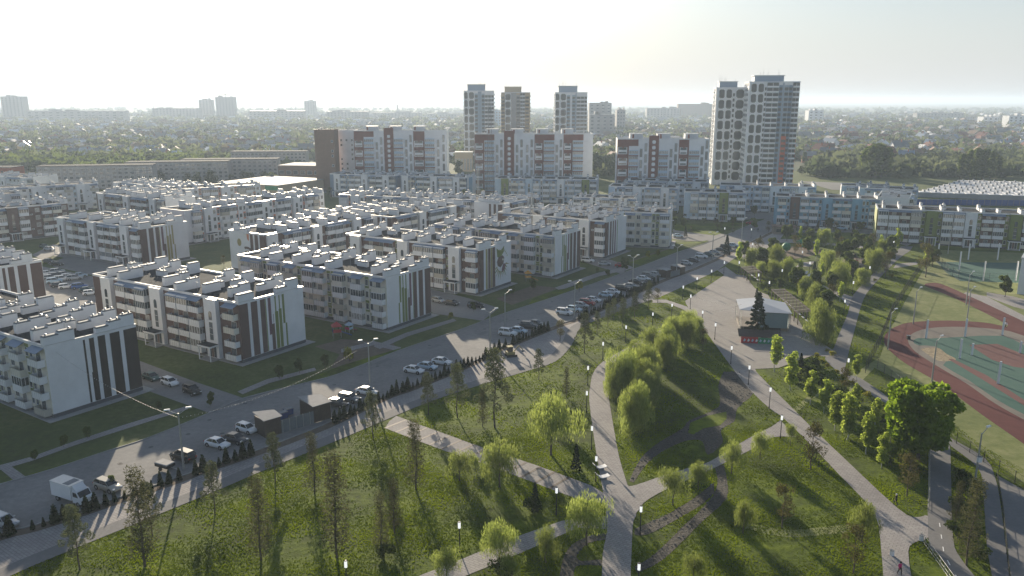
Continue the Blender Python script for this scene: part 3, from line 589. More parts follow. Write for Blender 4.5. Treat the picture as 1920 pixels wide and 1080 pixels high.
def block(name, org, az, L, D, style, label, seq=None, gR=None, gL=None, base=None, baseL=None, h=4, seed=0, detail=2, secs=None, stagger=0.0, group=None):
    rg = random.Random(seed * 7 + 3); p = PAL[style]; top = PL0 + FH * h + .1 if h != 4 else RZ
    root = thing(name, label, 'apartment block', (org[0], org[1], 0), az2rot(az), group)
    mb = MB(); mb.box(-L, 0, 0.0, 0, D, top, base or p['wall']); mb.build('wall', root)
    mb = MB(); mb.box(-L - .03, -.03, 0, .03, D + .03, .85, 'plinth'); mb.build('plinth', root)
    if detail > 1: mb = MB(); mb.box(-L - 1.6, -1.5, 0.03, 1.6, D + 1.5, .14, 'conc'); mb.build('apron', root)
    gm = base and base or 'white'
    for sd, stripes in (('R', gR), ('L', gL)):
        mb = MB(); c = (baseL if sd == 'L' and baseL else gm)
        if sd == 'R': mb.box(.0, 0.003, .85, .025, D - .003, top, c)
        else: mb.box(-L - .025, 0.003, .85, -L, D - .003, top, c)
        mb.build('gable_wall', root)
        if stripes: panel_stripes(root, sd, L, D, stripes)
    # roof slab, parapet and bright metal coping
    mb = MB(); mb.box(-L + .25, .25, top - .02, -.25, D - .25, top + .06, 'roof'); mb.build('roof', root)
    mb = MB(); ph = .5
    for (a, b_, c, d_) in ((-L, 0, 0, .25), (-L, D - .25, 0, D), (-L, .25, -L + .25, D - .25), (-.25, .25, 0, D - .25)): mb.box(a, b_, top, c, d_, top + ph, 'white')
    mb.build('parapet', root)
    mb = MB(); z = top + ph
    for (a, b_, c, d_) in ((-L - .1, -.1, .1, .35), (-L - .1, D - .35, .1, D + .1), (-L - .1, .35, -L + .35, D - .35), (-.35, .35, .1, D - .35)): mb.box(a, b_, z, c, d_, z + .05, 'coping')
    mb.build('coping', root)
    # front facade columns, from the right corner to the left
    s = seq or SEQ.get(style, SEQ['stair']); x = -.25; i = 0; nwin = 0; ac = cached('ac', ac_mesh)
    strips = {}; bk = MB(); bkn = 0
    while x > -L + 1.2:
        k = s[i % len(s)]; i += 1; w = WID[k]
        if x - w < -L: break
        cx = x - w / 2
        if k == 'B':
            bk = MB(); bk.box(x - w + .05, -.03, PL0, x - .05, 0.0, top - .003, p['back']); bk.build('recess_wall', root)
            for f in range(h):
                z = PL0 + f * FH; gl = rg.random() < (.5 if f == 0 else .42); n = rg.choice((4, 5)); gm_ = rg.choice(('glass', 'glass', 'glass2'))
                pc = rg.choice((p['pan'],) * 8 + ('cream', 'beige')); b = link('balcony', cached(('b', w, gl, pc), lambda: balc_mesh(w - .35, 'full' if gl else 'rail', pc)), root, (cx, -.03, z))
                if gl: link('glazing', cached(('g', w, n, gm_), lambda: glaz_mesh(w - .35, n, gm_)), b)
                elif nwin < 60:
                    link('window', cached(('w', 1.5, gm_), lambda: win_mesh(1.5, 1.9, 3, gm_)), root, (cx + rg.uniform(-.5, .5), -.04, z + .25)); nwin += 1
            link('balcony_roof', cached(('a', w), lambda: awn_mesh(w - .35)), root, (cx, -.03, PL0 + (h - 1) * FH + 2.5))
        elif k in 'NM':
            c = p['N']; wv = w if k == 'N' else .75
            for f in range(h):
                z = PL0 + f * FH
                if k == 'N':
                    if (f + i) % 2 == 0 or rg.random() < .25: strips.setdefault(c, []).append((x - w + .12, x - .12, z + .1, z + FH))
                    if nwin < 78: link('window', cached(('n', 1.0), lambda: win_mesh(.95, 1.6, 1)), root, (cx, -.05, z + .75)); nwin += 1
                else:
                    if nwin < 78: link('window', cached(('m', 1.3), lambda: win_mesh(1.35, 1.55, 2)), root, (cx, -.02, z + .85)); nwin += 1
            if k == 'N' and detail > 0 and rg.random() < .6: link('air_conditioner', ac, root, (cx + .1, -.05, PL0 + FH * rg.randint(1, 3) + .05))
        elif k == 'W':
            for f in range(h):
                if nwin < 78: link('window', cached(('m2', 1.6), lambda: win_mesh(1.6, 1.6, 2, 'glass2')), root, (cx, -.02, PL0 + f * FH + .8)); nwin += 1
        elif k == 'P':
            strips.setdefault(p['P'], []).append((x - w, x, PL0, top - .003))
            if detail > 0:
                for f in range(1, h): 
                    if rg.random() < .6: link('air_conditioner', ac, root, (cx, -.05, PL0 + f * FH - .3))
        elif k == 'T':
            tc = p['T'] if not secs else secs[(i // 4) % len(secs)]
            def tw():
                m_ = MB(); m_.box(-2.0, -1.0, 0, 2.0, 0, top + .35, tc); m_.box(-2.08, -1.08, top + .35, 2.08, .02, top + .41, 'coping'); return m_.mesh('stair_tower')
            t = link('stair_tower', cached(('t', tc, h), tw), root, (cx, -.035, 0))
            def sw():
                m_ = MB(); m_.xz([(-.55, 4.2), (.55, 4.2), (.55, 8.2), (-.55, 8.2)], -1.05, -.98, 'glass'); m_.box(-.62, -1.06, 4.12, .62, -1.0, 4.2, 'frame')
                m_.xz([(-.5, 8.7), (.5, 8.7), (.5, 10.2)] + [(.5 * math.cos(PI * q / 8), 10.2 + .5 * math.sin(PI * q / 8)) for q in range(1, 8)] + [(-.5, 10.2)], -1.05, -.98, 'glass')
                for zz in (5.5, 6.9): m_.box(-.55, -1.07, zz, .55, -1.045, zz + .07, 'frame')
                return m_.mesh('stair_window')
            link('stair_window', cached('sw', sw), t)
            def cn():
                m_ = MB(); m_.box(-2.1, -3.4, 3.15, 2.1, -1.0, 3.5, 'white2'); m_.box(-2.05, -3.35, 3.5, 2.05, -1.05, 3.56, 'roof')
                for sx in (-1.85, 1.85): m_.tube((sx, -3.2, 0.1), (sx, -3.2, 3.15), .13, m='white2', n=8)
                m_.box(-2.1, -3.2, .05, 2.1, -1.0, .25, 'conc'); return m_.mesh('entrance_canopy')
            link('entrance_canopy', cached('cn', cn), t)
            def dr():
                m_ = MB(); m_.box(-1.3, -1.06, .25, 1.3, -1.0, 2.9, 'frame')
                for q in range(3): m_.box(-1.2 + q * .82, -1.08, .35, -.46 + q * .82, -1.05, 2.8, 'glass' if q != 1 else 'brown')
                return m_.mesh('door')
            link('door', cached('dr', dr), t)
        x -= w
    for m_, q in strips.items():
        mb = MB()
        for (a, b_, z0, z1) in q: mb.box(a, -.045, z0, b_, -.0, z1, m_)
        o = mb.build('wall_panel', root)
    # gable corner bays that stick out at the back, and plain rear windows
    for f in range(h):
        for q in range(int(L // 6)):
            if nwin < 96 and q % 2 == 0: link('window', cached(('m', 1.3), lambda: win_mesh(1.35, 1.55, 2)), root, (-3 - q * 6, D + .02, PL0 + f * FH + .85)).rotation_euler = (0, 0, PI); nwin += 1
    # small things on the roof: hatches, pipes, aerials
    if detail > 1:
        mb = MB()
        for q in range(5):
            hx, hy = -rg.uniform(2, L - 2), rg.uniform(4, D - 4)
            if q < 2: mb.box(hx, hy, top, hx + 1.1, hy + 1.1, top + .7, 'cap')
            else: mb.tube((hx, hy, top), (hx, hy, top + rg.uniform(.6, 1.1)), .12, m='coping', n=6)
        mb.build('roof_hatch', root); mb = MB()
        for q in range(4): hx, hy = -rg.uniform(2, L - 2), rg.uniform(3, D - 3); hh = rg.uniform(2.2, 3.4); mb.tube((hx, hy, top), (hx, hy, top + hh), .035, m='steel', n=4); mb.tube((hx - .5, hy, top + hh - .3), (hx + .5, hy, top + hh - .3), .02, m='steel', n=3)
        mb.build('aerial', root)
    # ventilation stacks: walls across the roof
    x = -.6; j = 0; zt = top + .04; rg = random.Random(seed * 31 + 5)
    while x > -L + 2:
        v = rg.randint(0, 2)
        sm = cached(('s', 0, v), lambda: stack_mesh((4.2, 5.4, 6.2)[v], 1.05, 1.9, .35, v))
        sb = cached(('s', 1, v), lambda: stack_mesh((6.4, 7.4, 5.4)[v], .9, 1.3, 1.25, v + 5))
        zs = 1.0 if detail > 1 else .72
        if j == 0 or rg.random() < .9: link('ventilation_stack', sm, root, (x, (.02 if j % 3 == 0 else rg.uniform(1.2, 3.6)), zt)).scale = (1, 1, zs)
        if rg.random() < .88: link('ventilation_stack', sb, root, (x if j == 0 else x + rg.uniform(-.5, 1.6), D - 7.6, zt)).scale = (1, 1, zs)
        if j % 3 == 1 and detail > 1: link('ventilation_stack', cached(('s', 2), lambda: stack_mesh(2.1, 1.5, 1.5, 0, 9)), root, (x - 2.6, D * .48, zt))
        if detail > 1 and j % 3 == 2: link('ventilation_stack', cached(('s', 3), lambda: stack_mesh(3.4, .9, 1.2, .2, 12)), root, (x - 1.2, D * .5, zt)).rotation_euler = (0, 0, R(90))
        x -= rg.uniform(5.8, 8.0); j += 1
    return root
AZ = 32.5
def at13(px, py): return G(px, py, 13.2)
def L_(s): return s + ' apartment block'
A = block('apartment_block', at13(83, 652), 33.5, 52, 17, 'garden', 'white apartment block with almost black gable stripes at the lower left corner', gR=stripes_black(17), seed=1)
B = block('apartment_block', at13(447, 570), AZ, 54, 18, 'stair', 'four-storey block with gable bands thinning from brown to green, near two parked cars', gR=stripes_front(18), seed=2)
Cb = block('apartment_block', at13(724, 522), AZ, 54, 17, 'garden', 'cream block with brown gable stripes toward the right, above the red play house', gR=stripes_front(17, True), seed=3)
D_ = block('apartment_block', at13(898, 469), AZ, 52, 17, 'stair', 'four-storey block with a green mane-like mural on its white gable', gR=[(0, 2.3, 'brown', .9, 12.9), (3.4, .9, 'olive', .9, 12.9), (4.6, 1.2, 'brown', .9, 12.9), (6.0, .8, 'olive', .9, 12.9), (6.9, 1.4, 'brown', .9, 12.9)], seed=4)
E_ = block('apartment_block', at13(1041, 444), AZ, 48, 17, 'garden', 'cream block with thin green and brown gable stripes behind the mural block', gR=stripes_front(17, True), seed=5)
F_ = block('apartment_block', at13(1137, 416), AZ, 46, 17, 'stair', 'four-storey block with three brown bands by the silver and dark red cars', gR=[(0, 2, 'brown', .9, 12.9), (3, 1.4, 'brown', .9, 12.9), (5.2, 1, 'brown', .9, 12.9), (7, 1, 'plum', .9, 12.9), (9, .5, 'green', .9, 12.9)], seed=6)
G_ = block('apartment_block', at13(1258, 401), 14, 50, 15, 'garden', 'cream four-storey block with green strips facing the street corner, rightmost of the cream row', gR=[(9, 3, 'brown', .9, 12.9)], seed=7)
x, y = at13(78, 489); a = R(AZ)
N_ = block('apartment_block', (x - math.sin(a) * 17, y - math.cos(a) * 17), AZ, 50, 17, 'garden', 'block cut by the left edge with brown gable stripes above the parking yard', gR=[(16.9 - 3.0, 3, 'brown', .9, 12.9), (16.9 - 6.2, 2.2, 'brown', .9, 12.9), (16.9 - 8.6, 1.5, 'brown', .9, 12.9), (16.9 - 10, .7, 'brown', .9, 12.9), (5, .8, 'plum', .9, 12.9)], base='white', seed=8)
H_ = block('apartment_block', at13(262, 429), AZ, 50, 18, 'gold', 'block with ochre lines and brown bands on its gable behind the parking yard', gR=stripes_front(18, g='olive'), seed=9)
x, y = at13(495, 441); I_ = block('apartment_block', (x + math.sin(a) * 50, y + math.cos(a) * 50), -57.5, 50, 17, 'gold', 'block with a brown and ochre bird mural on its white end wall', gL=[(0, 2.2, 'brown', .9, 12.9), (3, 1.6, 'brown', .9, 12.9), (5.4, 1.4, 'brown', .9, 12.9)], seed=10)
J_ = block('apartment_block', (-87, 370), -57.5, 74, 15, 'orange', 'long white block with salmon-orange window strips behind the bird mural block', seed=11)
K3 = block('apartment_block', (-20, 329), -57.5, 45, 16, 'stair', 'brown and white block seen end-on behind the mural block, with three brown gable bands', gL=[(0, 2, 'brown', .9, 12.9), (3, 1.6, 'brown', .9, 12.9), (5.6, 1.2, 'brown', .9, 12.9)], seed=12)
J2 = block('apartment_block', (-9.8, 342), 17, 72, 15, 'orange', 'long white block with pale orange strips between the slate blue row and the brown blocks', gR=[(0, 2, 'plum', .9, 12.9), (4, 1, 'plum', .9, 12.9), (7, 2, 'brown', .9, 12.9)], seed=13)
K_ = block('apartment_block', (-186, 334), -50, 56, 17, 'umber', 'dark brown block with white balconies at the left edge', seed=14, base='brown')
O_ = block('apartment_block', (-149, 343), AZ, 52, 15, 'stair', 'white block with one dark brown bay behind the ochre striped block', seed=15)
L1 = block('apartment_block', (-214, 415), -35, 54, 14, 'white', 'pale white block left of centre in front of the long grey housing row', seed=16, detail=1)
L0 = block('apartment_block', (-226, 368), -38, 44, 15, 'white', 'pale block half hidden behind the dark brown block at the left edge', seed=17, detail=1)
L2 = block('apartment_block', (-128, 408), -35, 70, 15, 'orange', 'white block with faint orange strips just in front of the flat white store roof', seed=18, detail=1)
L3 = block('apartment_block', (-165, 395), 30, 50, 14, 'plumy', 'white block with arched windows between the pale block and the faint orange block', seed=19, detail=1)
L4 = block('apartment_block', (-262, 440), 28, 46, 14, 'white', 'farthest pale block at the left edge below the red building', seed=20, detail=1)
K2 = block('apartment_block', (-47, 322), -57.5, 40, 14, 'plumy', 'block with plum strips hidden behind the bird mural row', seed=21, detail=1, gL=[(0, 2, 'brown', .9, 12.9), (3.2, 1.4, 'brown', .9, 12.9)])
K5 = block('apartment_block', (12, 355), -57.5, 30, 14, 'stair', 'short brown striped end block in front of the pale blue row', seed=22, detail=1, gL=[(0, 2, 'brown', .9, 12.9), (3, 1.2, 'brown', .9, 12.9), (5.5, 1, 'brown', .9, 12.9)])
M1 = block('apartment_block', (-66, 458), 16, 42, 15, 'bluey', 'slate blue and white block at the left end of the blue row', seq=SEQ['blue'], seed=23, detail=1, base='slate')
M2 = block('apartment_block', (-25, 447), 16, 40, 15, 'bluey', 'slate blue and white block with a turquoise gable under the brown-banded high block', seq=SEQ['blue'], seed=24, detail=1, gR=[(3, 6, 'sky', .9, 12.9)])
M3 = block('apartment_block', (46, 433), 9, 56, 15, 'paley', 'pale blue block with one green stair tower, centre of the blue row', seq=SEQ['blue'], secs=['green', 'white', 'pale'], seed=25, detail=1)
M4 = block('apartment_block', (81, 391), 15, 34, 15, 'paley', 'pale blue and white block with a white stair tower right of the green-towered one', seq=SEQ['blue'], seed=26, detail=1)
M5 = block('apartment_block', (108.5, 370), 11, 28, 14, 'paley', 'pale block with a dark brown and a green stair tower above the small lawn', seq='BBTNBBBTNBB', secs=['green', 'brown'], seed=27, detail=1)
BL = block('apartment_block', (159, 345), 17, 43, 14, 'skyey', 'sky blue block with a bright blue gable beside the street end', seq='BNNTBBTNBBTNBB', secs=['white', 'sky', 'brown'], gL=[(0, 14, 'sky', .9, 12.9)], seed=28, detail=1)
GR = block('apartment_block', (199, 295), 21, 58, 15, 'greeny', 'olive green block with white balconies at the right edge above the playing fields', seq='BBTNBBNTBBNTNBB', secs=['green', 'brown', 'white'], base='green', baseL='ygreen', seed=29, detail=1)
R1 = block('apartment_block', (150, 395), 14, 46, 14, 'paley', 'pale block behind the sky blue one at the foot of the tall towers', seq=SEQ['blue'], seed=30, detail=1)
R2 = block('apartment_block', (103, 420), 14, 44, 14, 'white', 'white block below the brown-banded block left of the tall towers', seq=SEQ['blue'], seed=31, detail=1)
R3 = block('apartment_block', (186, 372), -62, 26, 13, 'greeny', 'green and white block standing between the sky blue and the olive block', seed=32, detail=1)
R4 = block('apartment_block', G(1668, 352, 13), 20, 22, 13, 'paley', 'pale blue block second behind the olive one, near the garages', seed=33, detail=1)
R5 = block('apartment_block', G(1722, 357, 13), 20, 26, 13, 'paley', 'farthest pale blue block between the tall towers and the garages', seed=34, detail=1)
R6 = block('apartment_block', (58, 372), 14, 30, 12, 'white', 'low white block half hidden behind the cream row', seq=SEQ['blue'], seed=35, detail=1, h=3)

# murals painted on the end walls: abstract fans and rings
def mural_green():
    mb = MB(); rg = random.Random(3); X = .062
    def q(pts, m, d): mb.prism([(y, z) for y, z in pts], X, X + d, m)
    # drawn in (depth, height) and mapped onto the gable afterwards
    q([(9.0, 12.3), (9.4, 9.6), (11.0, 9.2), (12.8, 10.6), (13.2, 12.6), (11.6, 11.4), (10.2, 11.6)], 'green', .01)
    q([(10.0, 9.4), (9.2, 8.2), (9.6, 6.9), (11.2, 6.2), (12.8, 7.4), (13.2, 8.9), (12.2, 9.8)], 'brown', .012)
    q([(12.6, 7.2), (11.8, 5.6), (12.0, 4.6), (13.4, 5.2), (14.0, 6.9)], 'plum', .014)
    for i in range(11):
        a = R(200 + i * 15); r0, r1 = 2.4, 4.2 + 1.5 * rg.random(); cx, cz = 11.6, 7.4; w = .11
        q([(cx + math.cos(a - w) * r0, cz + math.sin(a - w) * r0), (cx + math.cos(a + w) * r0, cz + math.sin(a + w) * r0), (cx + math.cos(a + .03) * r1 * (1 if math.cos(a) < .5 else .8), cz + math.sin(a + .03) * r1)], 'green' if i % 2 else 'olive', .01)
    for i in range(7):
        a = R(15 + i * 14); q([(11.6 + math.cos(a) * 3.2, 8.2 + math.sin(a) * 3.0), (11.6 + math.cos(a + .15) * 3.2, 8.2 + math.sin(a + .15) * 3.0), (11.6 + math.cos(a + .1) * 3.9, 8.2 + math.sin(a + .1) * 3.8)], 'ygreen', .01)
    q([(12.0, 8.6), (12.6, 8.9), (12.9, 8.4), (12.4, 8.0)], 'cream', .016)
    mb.v = [(z, x, y) for (x, y, z) in mb.v]; return mb
def mural_bird(L):
    mb = MB(); X = .03
    def q(pts, m, d=.012): mb.prism(pts, 0, X + d, m)
    def disc(cx, cz, rx, rz_, m, d): q([(cx + math.cos(t * PI / 8) * rx, cz + math.sin(t * PI / 8) * rz_) for t in range(16)], m, d)
    disc(12.2, 9.8, 1.0, 1.25, 'olive', .01)
    def arc(cx, cz, r0, r1, a0, a1, m, d):
        n = 10; o = [(cx + math.cos(R(a0 + (a1 - a0) * i / n)) * r1, cz + math.sin(R(a0 + (a1 - a0) * i / n)) * r1) for i in range(n + 1)]
        i_ = [(cx + math.cos(R(a0 + (a1 - a0) * i / n)) * r0, cz + math.sin(R(a0 + (a1 - a0) * i / n)) * r0) for i in range(n + 1)]; q(o + i_[::-1], m, d)
    arc(8.6, 4.8, 3.1, 3.9, 70, 215, 'brown', .012); arc(8.6, 4.8, 1.5, 2.5, 60, 200, 'olive', .01); disc(8.4, 4.4, .9, .8, 'brown', .02)
    q([(12.4, 4.6), (11.3, 4.9), (10.6, 1.2), (11.2, 1.0)], 'olive', .014); q([(8.4, 12.9), (7.2, 12.9), (7.4, 10.6), (8.2, 11.2)], 'orange', .012)
    mb.v = [(-L - .003 - z, x, y) for (x, y, z) in mb.v]; mb.f = [f for f in mb.f]; return mb
o = mural_green().build('mural', D_); o['label'] = 'green mural of a masked head with a fan-shaped mane'
o = mural_bird(50).build('mural', I_); o['label'] = 'brown and ochre mural of rings and a round fruit'
# ================================================================ HIGHER BLOCKS AND TOWERS
def oct_win(w, h, glass='glass', frame='frame', t=.12):
    """window with cut corners"""
    mb = MB(); c = min(w, h) * .2
    def o(w_, h_, z0): return [(-w_ / 2 + c, z0), (w_ / 2 - c, z0), (w_ / 2, z0 + c), (w_ / 2, z0 + h_ - c), (w_ / 2 - c, z0 + h_), (-w_ / 2 + c, z0 + h_), (-w_ / 2, z0 + h_ - c), (-w_ / 2, z0 + c)]
    mb.xz(o(w, h, 0), -.10, 0, frame); mb.xz(o(w - .5, h - .5, .25), -.13, -.10, glass)
    return mb.mesh('window')
def lite(w, h, glass='glass', frame='frame'):
    mb = MB(); mb.box(-w / 2, -.08, 0, w / 2, 0, h, frame); mb.box(-w / 2 + .12, -.11, .12, w / 2 - .12, -.08, h - .12, glass); return mb.mesh('window')
def midrise(name, x0, x1, Y, ztop, label, cols, az=0, D=16, base='white', seed=0, dark_left=None):
    rg = random.Random(seed); W = x1 - x0; nf = int(round((ztop - 1.5) / 3.0)); top = ztop
    root = thing(name, label, 'high-rise block', (x1, Y, 0), az2rot(az))
    mb = MB(); mb.box(-W, 0, 0, 0, D, top, base); mb.build('wall', root)
    mb = MB(); mb.box(-W + .3, .3, top - .02, -.3, D - .3, top + .05, 'roof'); mb.build('roof', root)
    mb = MB()
    for (a, b_, c, d_) in ((-W, 0, 0, .3), (-W, D - .3, 0, D), (-W, .3, -W + .3, D - .3), (-.3, .3, 0, D - .3)): mb.box(a, b_, top, c, d_, top + .8, base)
    mb.box(-W - .05, -.05, top + .8, .05, .35, top + .87, 'coping'); mb.build('parapet', root)
    tot = sum(c[1] for c in cols); x = -W; pan = {}; cnt = 0
    for kind, w, m in cols:
        w = w * W / tot; cx = x + w / 2; f0 = 0
        if kind == 'cross':       # dark red frame with white parapets and cross-shaped infill
            pan.setdefault('rust', []).append((x, -.10, 0, x + w, 0, top + .3))
            for f in range(0, nf, 2):
                z = 1.5 + f * 3.0
                def cw():
                    q = MB(); q.box(-w / 2 + .5, -.22, .8, w / 2 - .9, -.10, 4.6, 'white2'); q.box(-w / 2 + .9, -.25, 3.1, w / 2 - 1.3, -.22, 4.5, 'glass'); q.box(-w / 2 + .9, -.25, 1.2, w / 2 - 1.3, -.22, 1.9, 'glass'); q.box(-.45, -.30, 3.9, .45, -.25, 5.4, 'rust'); return q.mesh('balcony_bay')
                if z + 4.8 < top - 2: link('balcony_bay', cached(('cw', round(w, 1)), cw), root, (cx, 0, z)); cnt += 1
        elif kind == 'glass':     # glazed balconies crossed by dark red bands
            pan.setdefault(m, []).append((x, -.09, top - 3.2, x + w, 0, top + .3)) if m == 'rust' else None
            def gb():
                q = MB(); q.box(-w / 2 + .2, -1.1, 0, w / 2 - .2, 0, 1.1, 'pale'); q.box(-w / 2 + .25, -1.05, 1.1, w / 2 - .25, 0, 2.55, 'glass2'); 
                for i in range(6): xx = -w / 2 + .25 + (w - .5) * i / 5; q.box(xx - .06, -1.09, 1.1, xx + .06, -1.0, 2.55, 'frame')
                q.box(-w / 2 + .2, -1.1, 2.55, w / 2 - .2, 0, 3.0, 'pale'); return q.mesh('glazed_balcony')
            for f in range(nf - 1):
                z = 1.5 + f * 3.0
                if z + 3 > top - 3: break
                link('glazed_balcony', cached(('gb', round(w, 1)), gb), root, (cx, 0, z)); cnt += 1
                if f % 2 == 0: pan.setdefault('rust', []).append((x, -1.2, z - .35, x + w, -1.1, z + .3))
        elif kind == 'tall':      # two-storey window strips
            for f in range(0, nf - 2, 2):
                z = 2.2 + f * 3.0 + (1.6 if int(x) % 2 else 0)
                for s_ in (-.22, .22):
                    if cnt < 98 and z + 5 < top - 1: link('window', cached(('tw', 1), lambda: lite(1.5, 4.6, 'glass2', 'bluegrey')), root, (cx + s_ * w, -.0, z + s_ * 7)); cnt += 1
        elif kind == 'red':       # dark red stair bay with round white openings
            pan.setdefault('rust', []).append((x, -.10, 0, x + w, 0, top + 2.4))
            for f in range(nf):
                if cnt < 98: link('window', cached(('rw', 1), lambda: oct_win(1.9, 1.9, 'white2', 'white2')), root, (cx, -.10, 1.9 + f * 3.0)); cnt += 1
        elif kind == 'plain':
            if m != base: pan.setdefault(m, []).append((x, -.06, 0, x + w, 0, top))
            for f in range(nf - 1):
                if cnt < 98 and rg.random() < .8: link('window', cached(('pw', 1), lambda: lite(1.3, 1.5)), root, (cx, -.06, 2.4 + f * 3.0)); cnt += 1
        elif kind == 'blank': 
            if m != base: pan.setdefault(m, []).append((x, -.06, 0, x + w, 0, top))
        x += w
    for m, q in pan.items():
        mb = MB()
        for b_ in q: mb.box(*b_, m)
        mb.build('wall_panel', root)
    mb = MB()                                   # lift houses on the roof
    for i in range(int(W // 15)): xx = -W + 7 + i * 15; mb.box(xx, 4, top, xx + 7, 11, top + 3.2, 'white'); mb.box(xx - .2, 3.8, top + 3.2, xx + 7.2, 11.2, top + 3.35, 'coping'); mb.box(xx + 1, 1, top, xx + 1.9, 2.2, top + 3, 'rust')
    mb.build('lift_house', root)
    mb = MB()
    for i in range(8): xx = -W + rg.uniform(2, W - 2); mb.tube((xx, 6, top), (xx, 6, top + rg.uniform(1.2, 2.6)), .22, m='coping', n=6)
    mb.build('vent_pipe', root)
    return root
Z_ = lambda px, py, Y: WY(px, py, Y)
Y = 512; midrise('highrise_block', Z_(652, 0, Y)[0], Z_(833, 0, Y)[0], Y, Z_(0, 247, Y)[1], 'white ten-storey block with dark red bays beside the brown tower', [('cross', 19, 0), ('glass', 20, 'rust'), ('tall', 20, 0), ('red', 19, 0), ('glass', 19, 'white'), ('tall', 20, 0), ('cross', 22, 0), ('glass', 20, 'white'), ('tall', 24, 0)], seed=1)
Y = 483; midrise('highrise_block', Z_(887, 0, Y)[0], Z_(1118, 0, Y)[0], Y, Z_(0, 253, Y)[1], 'widest dark red and white ten-storey block, right below the trio of towers', [('cross', 19, 0), ('glass', 20, 'rust'), ('tall', 19, 0), ('red', 20, 0), ('tall', 20, 0), ('tall', 20, 0), ('cross', 18, 0), ('glass', 21, 'rust'), ('tall', 18, 0), ('cross', 18, 0), ('glass', 21, 'rust'), ('tall', 19, 0)], seed=2)
x, z = Z_(1004 - 40, 243, 482.6); 
Y = 440; midrise('highrise_block', Z_(1167, 0, Y)[0], Z_(1346, 0, Y)[0], Y, Z_(0, 263, Y)[1], 'ten-storey dark red and white block just left of the tall twin towers', [('cross', 22, 0), ('glass', 18, 'rust'), ('tall', 20, 0), ('red', 19, 0), ('glass', 18, 'white'), ('tall', 20, 0), ('cross', 19, 0), ('glass', 20, 'white'), ('tall', 19, 0)], seed=3, az=4)
Y = 520; midrise('highrise_block', Z_(622, 0, Y)[0], Z_(653, 0, Y)[0], Y, Z_(0, 246, Y)[1], 'narrow pale high-rise wing with small windows beside the dark brown tower', [('plain', 6, 'white'), ('plain', 6, 'white'), ('plain', 6, 'white')], seed=4, D=14)
Y = 505; midrise('brown_tower', Z_(575, 0, Y)[0], Z_(614, 0, Y)[0], Y, Z_(0, 245, Y)[1], 'plain dark brown tower block left of the dark red and white blocks', [('blank', 12, 'brickbrown'), ('plain', 4, 'brickbrown')], seed=5, D=12, base='brickbrown')

